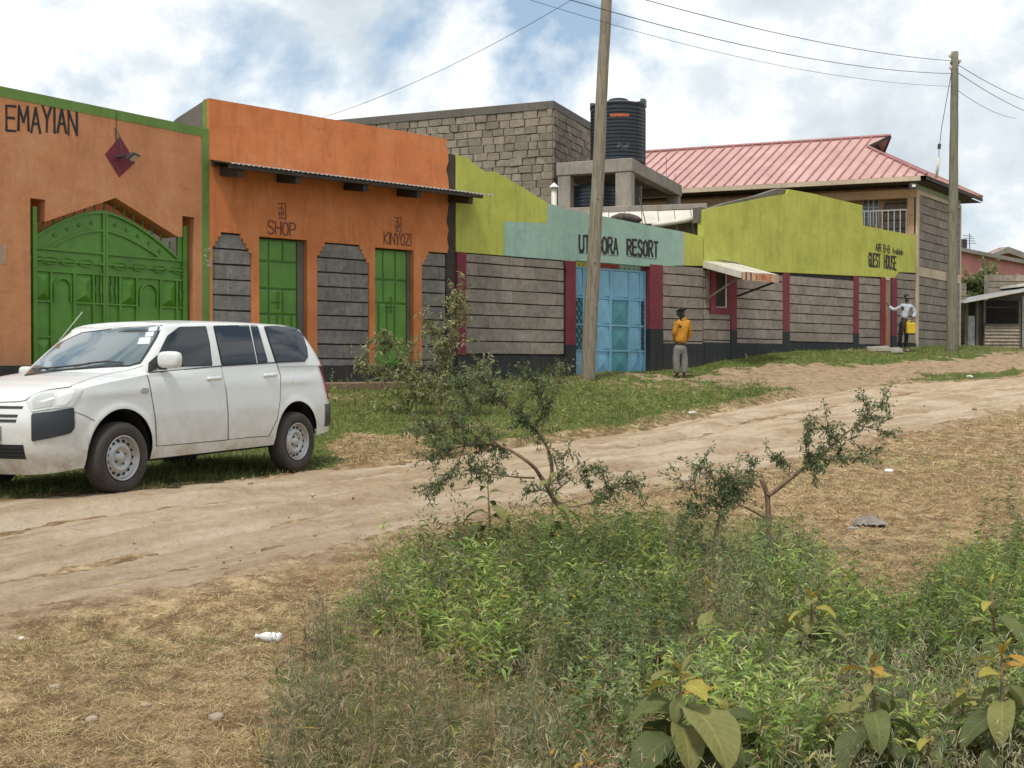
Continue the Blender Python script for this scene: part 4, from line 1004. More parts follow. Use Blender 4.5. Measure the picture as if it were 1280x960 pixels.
# roofs seen over the mint wall
FRf = frame((at(884, 257, 29.75).x, 29.75), R(92))
rb = root('kitchen_block', 'low block with pale sheet roof between the mint wall and the tank stand', 'building', FRf, (-2, .5, 2))
q0 = onp(FRf, 700, 260); q1 = onp(FRf, 884, 254); 
MB(FRf).prism([(q0[0], q0[1]-.17), (q0[0], q0[1]), (q1[0], q1[1]), (q1[0], q1[1]-.13)], 0, .2).build('beam', M['concrete'], rb, bevel=.01)
MB(FRf).prism([(q0[0], q0[1]-.17), (q0[0], q0[1]-.03), (q1[0], q1[1]-.03), (q1[0], q1[1]-.13)], .2, 4).build('slab', M['concrete'], rb)
MB(FRf).box(q0[0], q1[0]+.1, .05, .25, 2.5, q1[1]-.3).build('wall', M['mortar_light'], rb)
n_ = 9; wA = onp(FRf, 738, 268)[0]; wB = q1[0]
for k in range(n_):
    a = q0[0]+(q1[0]-q0[0])*k/n_; c = q0[0]+(q1[0]-q0[0])*(k+1)/n_-.015; za = q0[1]-.15+(q1[1]-q0[1]-.0)*(k/n_)+random.uniform(-.008, .008); zc = q0[1]-.15+(q1[1]-q0[1])*((k+1)/n_)
    MB(FRf).add([(a, -.01, za), (c, -.01, zc), (c, -.38, zc-.34), (a, -.38, za-.34), (a, -.01, za-.02), (c, -.01, zc-.02), (c, -.38, zc-.36), (a, -.38, za-.36)], [(0, 1, 2, 3), (7, 6, 5, 4), (0, 4, 5, 1), (1, 5, 6, 2), (2, 6, 7, 3), (3, 7, 4, 0)]).build('roof_sheet', M['white_sheet'], rb)
a, c = onp(FRf, 830, 280, -.42), onp(FRf, 878, 272, -.42)
MB(FRf).tube([(a[0]-.3, -.42, a[1]-.03), (a[0], -.42, a[1]), (c[0], -.42, c[1])], .065, 12).build('gutter_pipe', M['white_pipe'], rb, smooth=True)
sk_ = root('old_sack', 'dark crumpled sack lying on the pale sheet roof right of the leaning pole', 'sack', FRf, (onp(FRf, 782, 273, -.45)[0], -.45, onp(FRf, 782, 277, -.45)[1]))
mb = MB(FRf); cx, cz = onp(FRf, 782, 273, -.45); nu, nv = 16, 8; vs = []; fc_ = []
for i in range(nu+1):
    for j in range(nv):
        a_ = 2*math.pi*j/nv; u_ = i/nu; r_ = .02+.12*math.sin(math.pi*u_)**.6*(1+.3*mnoise.noise(Vector((u_*5, j*.9, 0))))
        vs.append((cx-.40+.8*u_, -.45+r_*1.3*math.cos(a_), cz-.02+r_*math.sin(a_)*.95+.03*math.sin(u_*4)))
for i in range(nu):
    for j in range(nv): fc_.append((i*nv+j, i*nv+(j+1) % nv, (i+1)*nv+(j+1) % nv, (i+1)*nv+j))
mb.add(vs, fc_); mb.build('sack', simple('dirty_sacking', (.09, .07, .06), .9, .5, 6, .6, .03), sk_, smooth=True)
vp = root('vent_pipe', 'white flue pipe with a conical cap behind the lime wall', 'chimney pipe', FS, (8.2, 1.2, 4.2))
vx = onp(FS, 692.5, 250, 1.2); vt = onp(FS, 692.5, 233, 1.2)[1]
MB(FS).tube([(vx[0], 1.2, 3.5), (vx[0], 1.2, vt-.02)], .062, 14).build('pipe', M['white_pipe'], vp, smooth=True)
MB(FS).lathe([(.11, -.03), (.10, 0), (.0, .09)], (vx[0], 1.2, vt), 14).build('cap', M['white_metal'], vp)
for (p0, p1, r_) in (((799, 247), (808, 283), .012),):
    a = at(*p0, 28.3); c = at(*p1, 28.0); o = MB().tube([a, c], r_, 5).build('steel_rod', M['dark_metal'])
    props(o, 'thin dark steel rod leaning from the tank stand to the mint wall', 'rod')

# ------------------------------------------------------------------ guest house with the faded red roof
Gp = FS@Vector((22.72, 0, 0)); G2 = Vector((Gp.x, Gp.y))
FH = frame(G2, R(111.2)); FK = frame(G2, R(36.5))
gh = root('guest_house', 'two storey guest house with faded red hipped sheet roof and cream trimmed stone walls', 'building', FH, (-4, 2, 2))
k_ = lambda px_, py_, d=0: onp(FK, px_, py_, d)
h_ = lambda px_, py_, d=0: onp(FH, px_, py_, d)
sW = k_(1200.5, 300)[0]                     # width of the side wall
z1 = k_(1148, 238)[1]; zb0 = k_(1148, 333)[1]; zb1 = k_(1148, 345)[1]; zsf = z1+.42
MB(FK).box(.0, sW, .03, .25, 1.6, z1).build('wall', M['joint'], gh)
stones(FK, gh, .17, sW-.13, zb0, z1-.12, .262, -.01, .08, M['stone'], wmin=.4, wmax=.7)
stones(FK, gh, .17, sW-.13, 1.9, zb1, .262, -.01, .08, M['stone'], wmin=.4, wmax=.7)
MB(FK).box(.0, .16, -.03, .2, 1.8, z1).build('corner_strip', M['cream'], gh, bevel=.006)
MB(FK).box(sW-.12, sW+.005, -.03, .2, 1.8, z1).build('corner_strip', M['cream'], gh, bevel=.006)
MB(FK).box(.162, sW-.122, -.022, .1, zb1, zb0).build('string_course', M['cream'], gh)
MB(FK).box(.162, sW-.122, -.022, .1, z1-.11, z1-.001).build('string_course', M['cream'], gh)
MB(FK).box(-.01, sW, .0, .2, z1+.001, zsf).build('gable_band', M['sage'], gh)
# veranda front: recessed upper wall
zf_ = h_(1110, 291)[1]; zl_ = h_(1110, 232)[1]
rec = .5
wx0, wz0 = h_(1078, 282, rec); wx1, wz1 = h_(1099, 247, rec)
nx0, nz0 = h_(1104, 292, rec); nx1, nz1 = h_(1133, 244, rec)
arch = [(nx0, zf_), (nx0, nz1-.28), (nx0+.10, nz1-.08), (nx0+.25, nz1), (nx1-.25, nz1), (nx1-.10, nz1-.08), (nx1, nz1-.28), (nx1, zf_)]
MB(FH).prism([(-9.5, zf_-.1), (-9.5, 7.2), (-.0, 7.2), (-.0, zf_-.1)], rec, rec+.2, holes=[[(wx0, wz0), (wx0, wz1), (wx1, wz1), (wx1, wz0)], [(p[0], max(p[1], zf_-.05)) for p in arch]]).build('wall', M['peach'], gh)
MB(FH).box(nx0-.1, nx1+.1, rec+.06, rec+.19, zf_-.05, nz1+.05).build('mortar_bed', M['joint'], gh)
stones(FH, gh, nx0-.05, nx1+.05, zf_, nz1+.03, .25, rec+.04, rec+.1, M['stone'], wmin=.4, wmax=.6)
wn_ = MB(FH).box(wx0+.002, wx1-.002, rec+.08, rec+.1, wz0+.002, wz1-.002).build('window', M['louvre'], gh)
for k in (0.02, .35, .65, .98): s_ = wx0+(wx1-wx0)*k; MB(FH).box(s_-.02, s_+.02, rec+.03, rec+.07, wz0, wz1).build('window_bar', M['white_metal'] if k > .2 else M['grey_metal'], wn_)
for k in (.0, .33, .66, 1): z_ = wz0+(wz1-wz0)*k; MB(FH).box(wx0, wx1, rec+.035, rec+.065, z_-.015, z_+.015).build('window_bar', M['grey_metal'], wn_)
MB(FH).box(-9.5, 0, -.0, rec, zf_-.2, zf_-.06).build('veranda_floor', M['concrete'], gh)
MB(FH).box(-9.5, 0, .002, .22, 1.6, zf_-.21).build('wall', M['peach'], gh)
MB(FK).box(.001, .62, .006, .22, zf_-.2, zl_+.0).build('veranda_return', M['peach'], gh)
px1 = h_(1134, 260)[0]
MB(FH).box(px1, -.02, .02, .22, zf_-.1, 6.55).build('veranda_pier', M['peach'], gh, bevel=.006)
for s_ in (-3.0, -5.6): MB(FH).box(s_-.1, s_+.1, .02, .22, zf_-.1, 6.75).build('veranda_pier', M['peach'], gh, bevel=.006)
MB(FH).box(-9.5, -.0, .0, .2, 6.55, 6.8).build('veranda_beam', M['peach'], gh)
rl = h_(1080, 262)[0]; rz = h_(1110, 262.5)[1]
rg = MB(FH).box(rl-3, px1, .08, .12, rz-.02, rz+.02).build('railing', M['white_metal'], gh)
s_ = px1-.03
while s_ > rl-1.5:
    MB(FH).box(s_-.014, s_+.014, .09, .11, zf_-.06, rz-.021).build('baluster', M['white_metal'], rg); s_ -= .17
# roof
lf = Vector((-.93, .36, 0)).normalized(); sd_ = Vector((math.sin(R(36.5)), math.cos(R(36.5)), 0))
E1 = Vector((G2.x, G2.y, 0))-sd_*.5-lf*.42
def pxof(v): return project(v.x, v.y, v.z)
def solve(f, target, lo, hi):
    for _ in range(60):
        m_ = (lo+hi)/2
        if (f(m_)-target)*(f(lo)-target) <= 0: hi = m_
        else: lo = m_
    return (lo+hi)/2
E1.z = solve(lambda z: float(pxof(Vector((E1.x, E1.y, z)))[1]), 219, 4, 12)
wR = solve(lambda t_: float(pxof(E1+sd_*t_)[0]), 1228, .5, 20)
E2 = E1+sd_*wR
Rm = lambda a: E1+sd_*(wR/2)+lf*a
aR = solve(lambda a: float(pxof(Rm(a))[0]), 1113, -3, 8)
zR = solve(lambda z: float(pxof(Vector((Rm(aR).x, Rm(aR).y, z)))[1]), 170.5, 5, 16)
dzr = zR-E1.z
def Pf(x, k): return E1+sd_*(wR/2*k)+lf*x+Vector((0, 0, dzr*k))
def Pb(x, k): return E1+sd_*(wR-wR/2*k)+lf*x+Vector((0, 0, dzr*k))
kH = solve(lambda k: float(pxof(Pf(aR+.35, k))[1]), 184, .2, .99)
bH = aR+.45; LR = 12.0
def sheet(mb, quad, th=.012):
    n = (quad[1]-quad[0]).cross(quad[-1]-quad[0]).normalized()
    if n.z < 0: n = -n
    vs = list(quad)+[q-n*th for q in quad]; m_ = len(quad)
    mb.add(vs, [tuple(range(m_)), tuple(range(m_, 2*m_))[::-1]]+[(i, (i+1) % m_, (i+1) % m_+m_, i+m_) for i in range(m_)])
def roofside(PF, nm):
    x = 0
    while x < LR:
        x2 = min(x+.62, LR); mb = MB(); mb2 = MB()
        pts = []
        def top(xx): return min(1.0, kH*xx/bH) if xx < bH else 1.0
        xs2 = sorted({x, x2} | ({bH} if x < bH < x2 else set()))
        if x < bH and x2 <= bH+1e-6: quad = [PF(x, 0), PF(x2, 0), PF(x2, top(x2) if x2 < bH else kH)]+([PF(x, top(x))] if x > 0 else [])
        elif x < bH: quad = [PF(x, 0), PF(x2, 0), PF(x2, 1), PF(bH, 1), PF(bH, kH), PF(x, top(x))]
        else: quad = [PF(x, 0), PF(x2, 0), PF(x2, 1), PF(x, 1)]
        sheet(mb, quad)
        for xx in (x+.02, x+.31):        # raised ribs
            if xx >= LR: continue
            kt = top(xx)
            if kt < .03: continue
            a_, c_ = PF(xx, 0), PF(xx, kt*.995); up = Vector((0, 0, 1))
            mb2.bar(a_+up*.018, c_+up*.018, .045, .05, (0, 0, 1))
        so = mb.build('roof_sheet', M['pink_roof'], gh); mb2.build('seam', M['roof_seam_shade'], so); x = x2
roofside(Pf, 0)
mb = MB(); sheet(mb, [Pb(0, 0), Pb(LR, 0), Pb(LR, 1), Pb(bH, 1), Pb(bH, kH)]); mb.build('roof_sheet', M['pink_roof'], gh)
mb = MB(); sheet(mb, [Pf(bH, 1), Pf(aR, 1), Pf(bH, kH)]); mb.build('roof_sheet', M['pink_roof'], gh)
mb = MB(); sheet(mb, [Pb(bH, 1), Pb(aR, 1), Pb(bH, kH)]); mb.build('roof_sheet', M['pink_roof'], gh)
mb = MB(); sheet(mb, [Pf(0, 0), Pb(0, 0), Pb(bH, kH), Pf(bH, kH)])
for i in range(1, 14):
    u_ = i/14; a_ = Pf(0, 0).lerp(Pb(0, 0), u_); tgt = (Pf(bH, kH).lerp(Pb(bH, kH), .5))
    kk = min(1, min(u_, 1-u_)*2/(kH)); c_ = a_+(lf*bH+Vector((0, 0, dzr*kH)))*kk
    mb.bar(a_+Vector((0, 0, .02)), c_+Vector((0, 0, .02)), .05, .04)
mb.build('hip_sheet', M['pink_roof'], gh)
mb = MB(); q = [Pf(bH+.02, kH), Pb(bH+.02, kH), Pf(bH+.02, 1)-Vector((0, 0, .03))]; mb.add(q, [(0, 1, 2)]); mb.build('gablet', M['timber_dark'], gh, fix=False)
U = Vector((0, 0, .03))
MB().tube([Pf(aR, 1)+U, Pf(LR, 1)+U], .055, 8).build('ridge_cap', M['pink_ridge'], gh)
MB().tube([Pf(0, 0)+U, Pf(bH, kH)+U], .045, 8).build('hip_cap', M['pink_ridge'], gh)
MB().tube([Pb(0, 0)+U, Pb(bH, kH)+U], .045, 8).build('hip_cap', M['pink_ridge'], gh)
MB().bar(Pf(aR, 1), Pf(bH, kH), .04, .09).build('barge_board', M['timber_dark'], gh)
MB().bar(Pb(aR, 1), Pb(bH, kH), .04, .09).build('barge_board', M['timber_dark'], gh)
D_ = Vector((0, 0, -.09))
MB().bar(Pf(.15, 0)+D_-sd_*.06, Pf(LR, 0)+D_-sd_*.06, .12, .13).build('gutter', M['cream'], gh)
MB().bar(E1+D_*.9, E2+D_*.9, .03, .10).build('fascia', M['timber_dark'], gh)
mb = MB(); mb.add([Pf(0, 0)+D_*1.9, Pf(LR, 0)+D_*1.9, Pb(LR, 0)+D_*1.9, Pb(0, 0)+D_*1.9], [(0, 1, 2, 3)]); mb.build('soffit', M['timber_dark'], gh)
cw = root('security_lamp', 'small white lamp fitting under the front corner of the red roof', 'lamp', Matrix.Translation(at(1141, 232, 34.3)))
a = at(1141, 232, 34.3); MB().box(a.x-.09, a.x+.09, a.y-.08, a.y+.08, a.z-.1, a.z+.06).build('housing', M['dark_metal'], cw, bevel=.01)
MB().box(a.x-.05, a.x+.05, a.y-.09, a.y-.081, a.z-.05, a.z+.02).build('lens', M['white_metal'], cw)

# ------------------------------------------------------------------ poles and wires
def pole(name, label, b0, b1, r0, r1, mat):
    t_ = root(name, label, 'pole', Matrix.Translation(b0), (0, 0, 0))
    n_ = 16; pts = [b0.lerp(b1, i/n_)+Vector((random.uniform(-.008, .008), 0, 0)) for i in range(n_+1)]
    MB().tube([b0-Vector((0, 0, .4))]+pts, [r0]+[r0+(r1-r0)*i/n_ for i in range(n_+1)], 14).build('shaft', mat, t_, smooth=True)
    return t_
pb = at(735, 470, 25.6); pt = at(761, -60, 25.4)
u1 = pole('utility_pole', 'thick leaning weathered wooden pole standing in front of the blue gate', pb, pt, .158, .108, M['pole'])
for z_ in (.27, .42): MB().tube([pb.lerp(pt, z_)+Vector((0, -.13, 0)), pb.lerp(pt, z_)+Vector((.03, -.16, -.02))], .012, 5).build('nail', M['dark_metal'], u1)
qb = at(1189.5, 436, 34.6); qt = at(1193.5, 65, 34.6)
u2 = pole('utility_pole', 'slimmer upright wooden pole at the right corner of the guest house', qb, qt, .165, .10, M['pole2'])
MB().box(qt.x-.12, qt.x+.12, qt.y-.05, qt.y+.05, qt.z-.35, qt.z-.28).build('cross_bracket', M['dark_metal'], u2)
for dx, dz_ in ((-.14, -.16), (.14, -.30), (-.12, -.5)): MB().lathe([(0, 0), (.035, 0), (.05, .03), (.03, .05), (.045, .07), (.02, .1), (0, .1)], (qt.x+dx, qt.y-.02, qt.z+dz_), 10).build('insulator', M['white_pipe'], u2)
def wire(p, q, sag, label, n=24, r=.008):
    pts = [p.lerp(q, i/n)+Vector((0, 0, -sag*4*(i/n)*(1-i/n))) for i in range(n+1)]
    o = MB().tube(pts, r, 5).build('overhead_wire', M['wire']); props(o, label, 'wire', 'overhead wires'); return o
def lin(a, b, k): return a+(b-a)*k
A1 = at(1189, 76, 34.6); B1 = at(928, 0, 24); wire(A1, lin(A1, B1, 2.2), .5, 'highest overhead wire from the right pole toward the upper middle')
A2 = at(1189, 92, 34.6); B2 = at(880, 1, 24); wire(A2, lin(A2, B2, 2.1), .7, 'second overhead wire from the right pole, reaching the top edge left of the first')
A3 = at(1189, 108, 34.6); B3 = at(818, 0, 25); wire(A3, lin(A3, B3, 1.9), .75, 'lowest and faintest overhead wire from the right pole toward the leaning pole', r=.005)
wire(at(1196, 80, 34.6), at(1300, 131, 48), .12, 'upper overhead wire leaving the right pole to the right', r=.010)
wire(at(1196, 90, 34.6), at(1300, 146, 48), .12, 'middle overhead wire leaving the right pole to the right', r=.010)
wire(at(1196, 112, 34.6), at(1270, 148, 48), .15, 'lowest overhead wire leaving the right pole to the right', r=.008)
P3_ = at(400, 148, 31); Q3 = at(708, -2, 25.6); wire(P3_, lin(P3_, Q3, 1.12), .25, 'faint overhead wire rising from the stone building toward the leaning pole', r=.006)
dm_ = root('service_mast', 'white service mast with insulator at the red roof corner', 'mast', Matrix.Translation(at(1171, 216, 35.2)))
MB().tube([at(1170.5, 222, 35.2), at(1173.5, 196, 35.2)], .045, 8).build('mast_tube', M['white_pipe'], dm_, smooth=True)
MB().tube([at(1173.7, 186, 35.1), at(1174.4, 180, 35.1)], .05, 8).build('insulator', M['dark_metal'], dm_)
o = MB().tube([at(1173.5, 197, 35.2), at(1174, 186, 35.1), at(1177, 160, 35), at(1189, 92, 34.6)], .010, 5).build('service_wire', M['wire']); props(o, 'service wire dropping from the right pole to the roof mast', 'wire')

# ------------------------------------------------------------------ far right: pink house, block hut, kiosk
FPk = frame((at(1201, 330, 52).x, 52), R(58))
ph = root('pink_house', 'pale pink house with low sloping roofs beyond the right pole', 'building', FPk, (3, 1, 2))
f_ = lambda px_, py_, d=0: onp(FPk, px_, py_, d)
a0 = f_(1196, 314); a1 = f_(1310, 337)
MB(FPk).prism([(a0[0], 2.2), a0, a1, (a1[0], 2.2)], 0, .3).build('wall', M['pinkwall'], ph)
MB(FPk).prism([(a0[0]-.3, a0[1]), (a0[0]-.3, a0[1]+.16), (a1[0], a1[1]+.18), (a1[0], a1[1])], -.25, 5).build('roof', painted('lichened_roof', (.27, .235, .21), amt=.6, dirt=.6), ph)
g0, g1, g2 = f_(1226, 321, 3), f_(1254, 309, 3), f_(1312, 330, 3)
MB(FPk).prism([g0, g1, g2, (g2[0], 3), (g0[0], 3)], 3, 3.2).build('gable_wall', painted('dusky_pink_paint', (.32, .12, .11)), ph)
MB(FPk).prism([g0, g1, g2, (g2[0], g2[1]-.28), (g1[0], g1[1]-.30), (g0[0], g0[1]-.05)], 2.7, 2.98).build('gable_verge', M['concrete'], ph)
tank('water_tank', 'tiny dark tank on the far pink house roof', Matrix.Translation(at(1203, 313, 54)), (0, 0), .2, .5, 0, lid=False)
an = root('antenna', 'thin television antenna on the far pink house roof', 'antenna', Matrix.Translation(at(1212, 312, 54)))
a = at(1212, 314, 54); MB().tube([a, a+Vector((0, 0, .8))], .02, 5).build('mast', M['dark_metal'], an)
for k in range(4): MB().tube([a+Vector((-.3, 0, .35+.12*k)), a+Vector((.3-.05*k, 0, .36+.1*k))], .012, 4).build('element', M['dark_metal'], an)
FKs = frame((at(1207, 400, 42).x, 42), R(80))
w_ = lambda px_, py_, d=0: onp(FKs, px_, py_, d)
bw = root('block_hut', 'brown block wall hut behind the roadside kiosk', 'building', FKs, (2, 2.2, 2))
a0, a1 = w_(1236, 343, 2), w_(1320, 343, 2)
MB(FKs).box(a0[0], a1[0], 2.05, 2.3, 1.8, a0[1]).build('wall', M['mortar_light'], bw)
rr = w_(1236, 362, 2)[1]
stones(FKs, bw, a0[0], a1[0], rr-.3, a0[1], .24, 2.0, 2.1, M['stone_brown'], wmin=.35, wmax=.5)
a0, a1 = w_(1262, 360, 1.4), w_(1320, 352, 1.4)
MB(FKs).prism([a0, (a0[0], a0[1]+.08), (a1[0], a1[1]+.08), a1], .9, 2.0).build('roof_sheet', M['white_sheet'], bw)
bp = root('brick_pier', 'narrow brown block pier between the guest house and the kiosk', 'wall', FKs, (-.1, 1, 2))
a0, a1 = w_(1198, 353, .8), w_(1208, 353, .8)
stones(FKs, bp, a0[0], a1[0], 1.9, a0[1], .24, .8, 1.1, M['stone_brown'], wmin=.5, wmax=.6)
ks = root('roadside_kiosk', 'rough timber and corrugated sheet kiosk with an open dark counter', 'kiosk', FKs, (1, 0, 2.1))
kz = lambda py_: w_(1240, py_)[1]; kx = lambda px_: w_(px_, 400)[0]
r0, r1_ = w_(1205, 377, -.5), w_(1330, 353, -.5)
MB(FKs).prism([(r0[0], r0[1]-.05), r0, r1_, (r1_[0], r1_[1]-.05)], -.5, 2.0).build('roof_sheet', M['zinc'], ks)
MB(FKs).prism([(r0[0], r0[1]-.055), (r0[0], r0[1]+.01), (r1_[0], r1_[1]+.01), (r1_[0], r1_[1]-.055)], -.52, -.503).build('roof_edge', M['white_sheet'], ks)
gz = 2.05
MB(FKs).box(kx(1208), kx(1330), 1.6, 1.7, gz, kz(372)).build('back_wall', M['timber_dark'], ks)
MB(FKs).box(kx(1208), kx(1219), .02, .08, gz, kz(395)).build('side_sheet', M['zinc'], ks)
for px_ in (1207, 1220, 1229, 1273): MB(FKs).box(kx(px_), kx(px_)+.09, -.02, .07, gz, kz(376)).build('post', M['timber'], ks)
MB(FKs).box(kx(1221)+.1, kx(1229), .03, .06, gz, kz(380)).build('side_board', M['timber_dark'], ks)
MB(FKs).box(kx(1230), kx(1273), -.10, .3, kz(407), kz(405)).build('counter', M['timber'], ks)
MB(FKs).box(kx(1230), kx(1273), .3, .33, kz(384), kz(383)).build('shelf', M['timber'], ks)
n_ = 8
for k in range(n_):
    z0_ = gz+(kz(407)-gz)*k/n_; z1_ = gz+(kz(407)-gz)*(k+1)/n_
    MB(FKs).add([(kx(1229.5), -.05, z0_), (kx(1273), -.05, z0_), (kx(1273), -.085, (z0_+z1_)/2), (kx(1229.5), -.085, (z0_+z1_)/2), (kx(1273), -.05, z1_), (kx(1229.5), -.05, z1_)], [(0, 1, 2, 3), (3, 2, 4, 5)]).build('corrugated_sheet', simple('rusty_sheet', (.30, .24, .19), .7, .4, 5, .1) if k == 0 else bpy.data.materials['rusty_sheet'], ks)
MB(FKs).box(kx(1274)+.1, kx(1330), -.03, .0, gz, kz(370)).build('front_sheet', M['zinc'], ks)
# ------------------------------------------------------------------ the white estate car: frame x = front -> rear, y = across (near side negative), z up
CANG = R(26.2); _u = Vector((math.sin(CANG), math.cos(CANG), 0)); _w = Vector((-_u.y, _u.x, 0))
_P = Vector((at(151, 457, 10.45).x, 10.45, 0)); _O = _P-_u*.80+_w*.74
FC = Matrix(((_u.x, _w.x, 0, _O.x), (_u.y, _w.y, 0, _O.y), (0, 0, 1, .492), (0, 0, 0, 1)))
from mathutils.geometry import delaunay_2d_cdt
car = root('parked_car', 'white estate car with dark windows and steel wheels parked beside the dirt road', 'car', FC, (2, 0, 0))
def carpaint(name, c, rough):
    m, t, b = new_mat(name); v = coords(t)
    f = nz(t, v, 2.2, 6, .65); geo = t.nodes.new('ShaderNodeNewGeometry'); sx_ = node(t, 'ShaderNodeSeparateXYZ', {0: v})
    low = ramp(t, sx_.outputs[2], [(.24, (1, 1, 1)), (.42, (.42,)*3), (.85, (.05,)*3)])        # road dust thrown up on the sills
    dustn = node(t, 'ShaderNodeMath', {0: low, 1: ramp(t, nz(t, v, 7, 7, .7), [(.35, (0, 0, 0)), (.68, (1, 1, 1))])}, operation='MULTIPLY').outputs[0]
    col = ramp(t, f, [(.3, mul(c, .93)), (.6, c)]); col = mixc(t, dustn, col, (.36, .27, .18))
    t.links.new(col, b.inputs['Base Color']); b.inputs['Roughness'].default_value = rough
    b.inputs['Coat Weight'].default_value = .6; b.inputs['Coat Roughness'].default_value = .06
    return m
CP_ = carpaint('white_car_paint', (.645, .665, .65), .38)
def glassm(name, c, rough=.03, spec=.5):
    m, t, b = new_mat(name); b.inputs['Base Color'].default_value = c4(c); b.inputs['Roughness'].default_value = rough; b.inputs['Specular IOR Level'].default_value = spec; b.inputs['Coat Weight'].default_value = 1.0 if spec > .6 else 0; b.inputs['Coat Roughness'].default_value = .02; return m
CG = glassm('tinted_car_glass', (.012, .016, .022), spec=.6); CW = glassm('windscreen_glass', (.07, .10, .11), spec=1.0)
CR = simple('black_rubber_trim', (.02, .02, .021), .6, .2, 9, 0); CK = simple('grey_black_bumper_plastic', (.022, .027, .034), .42, .15, 6, .05)
CSM = simple('door_gap_grey', (.11, .11, .11), .7, .1, 5, 0); CT = simple('dusty_tyre', (.045, .038, .032), .85, .35, 5, .3, .004); CS = simple('steel_rim', (.42, .42, .41), .35, .12, 7, .05, metal=.5)
CHL = glassm('headlamp_glass', (.50, .52, .50), .12); CRD = glassm('rear_lamp_red', (.42, .02, .03), .15); CD = simple('underbody_dark', (.015, .014, .013), .9, .2, 5, 0)

def cspl(P_, n):
    P_ = np.array(P_, float); k = len(P_); out_ = []; us = np.linspace(0, k-1, n)
    for u in us:
        i = min(int(u), k-2); f = u-i
        p0 = P_[max(i-1, 0)]; p1 = P_[i]; p2 = P_[i+1]; p3 = P_[min(i+2, k-1)]
        out_.append(.5*((2*p1)+(-p0+p2)*f+(2*p0-5*p1+4*p2-p3)*f*f+(-p0+3*p1-3*p2+p3)*f**3))
    return np.array(out_)
LOW = cspl([(-.10,0),(-.095,.22),(-.075,.42),(-.02,.58),(.07,.69),(.20,.765),(.40,.812),(.7,.833),(1.1,.84),(1.6,.842),(2.2,.842),(2.8,.84),(3.2,.835),(3.5,.83),(3.76,.81),(3.92,.76),(4.01,.67),(4.05,.5),(4.065,.25),(4.07,0)], 1500)
seg = np.hypot(*np.diff(LOW, axis=0).T); sarc = np.concatenate([[0], np.cumsum(seg)])
want = list(np.arange(0, sarc[-1], .035))+[sarc[-1]]
XC = (.72, 3.22); RA, ZA = .362, .375
side = (LOW[:, 1] > .7)
for xc in XC:
    for a_ in np.linspace(0, math.pi, 33):
        x_ = xc+RA*math.cos(a_); i = np.argmin(np.where(side, abs(LOW[:, 0]-x_), 9)); want.append(sarc[i])
    for q in (-1, 1): i = np.argmin(np.where(side, abs(LOW[:, 0]-(xc+q*(RA+.006))), 9)); want.append(sarc[i])
want = np.array(sorted(want)); keep = [want[0]]
for w_ in want[1:]:
    if w_-keep[-1] > .002: keep.append(w_)
CL = np.stack([np.interp(keep, sarc, LOW[:, 0]), np.interp(keep, sarc, LOW[:, 1])], 1)
tg = np.gradient(CL, axis=0); nrm = np.stack([-tg[:, 1], tg[:, 0]], 1); nrm /= np.hypot(*nrm.T)[:, None]  # outward
nrm *= -1 if (nrm[len(nrm)//2, 1] < 0) else 1
def ztf(x): return np.interp(x, [-.10, -.04, .05, .18, .35, .6, .9, 1.1, 2.0, 3.4, 3.8, 4.03], [.79, .815, .85, .89, .925, .965, 1.005, 1.035, 1.085, 1.12, 1.12, 1.10])
def zbf(x, y):
    z = np.interp(x, [-.1, .3, 1.1, 2.8, 3.6, 4.03], [.20, .245, .275, .295, .36, .40])
    for xc in XC:
        d = abs(x-xc)
        if y > .7 and d < RA: z = max(z, ZA+math.sqrt(RA*RA-d*d))
        elif y > .7 and d < RA+.003: z = max(z, ZA)
    return z
def inset(z, x, y):
    a = np.interp(z, [.2, .27, .36, .50, .66, .80, .95, 1.12], [.10, .055, .02, .004, 0, .008, .028, .065])
    return a
NR = 16; V = []; rows = len(CL)
for (x, y), n_ in zip(CL, nrm):
    zb2 = zbf(x, y); zt2 = float(ztf(x))
    for k in range(NR+1):
        z = zb2+(zt2-zb2)*k/NR; i_ = inset(z, x, y)
        fr = max(0, 1-max(0, x+.1)/.5); rr_ = max(0, (x-3.5)/.53)
        dx = fr*(.10*max(0, (z-.60)/.25)**1.5 - .0)+fr*(.03*max(0, (.45-z)/.2))
        dx -= rr_*(.13*max(0, (z-.66)/.45))
        # crease under the belt line, running front to back
        cr_ = .010*math.exp(-((z-(.86+.03*x))/.05)**2) if .2 < x < 3.8 else 0
        # wheel arch flare
        for xc in XC:
            dd_ = math.hypot(x-xc, z-ZA); 
            if y > .7: cr_ += .014*math.exp(-((dd_-RA-.01)/.035)**2)
        V.append((x+n_[0]*(-i_+cr_)+dx, y+n_[1]*(-i_+cr_), z))
V = np.array(V).reshape(rows, NR+1, 3)
V[0, :, 1] = 0; V[-1, :, 1] = 0
bmv = []; bmf = []
def addgrid(G, flip=False):
    b0 = len(bmv); r_, c_ = G.shape[:2]
    bmv.extend([tuple(p) for p in G.reshape(-1, 3)])
    for i in range(r_-1):
        for j in range(c_-1):
            q = (b0+i*c_+j, b0+(i+1)*c_+j, b0+(i+1)*c_+j+1, b0+i*c_+j+1)
            bmf.append(q[::-1] if flip else q)
def both(G, flip=False):
    addgrid(G, flip); G2_ = G.copy(); G2_[..., 1] *= -1; addgrid(G2_, not flip)
both(V)
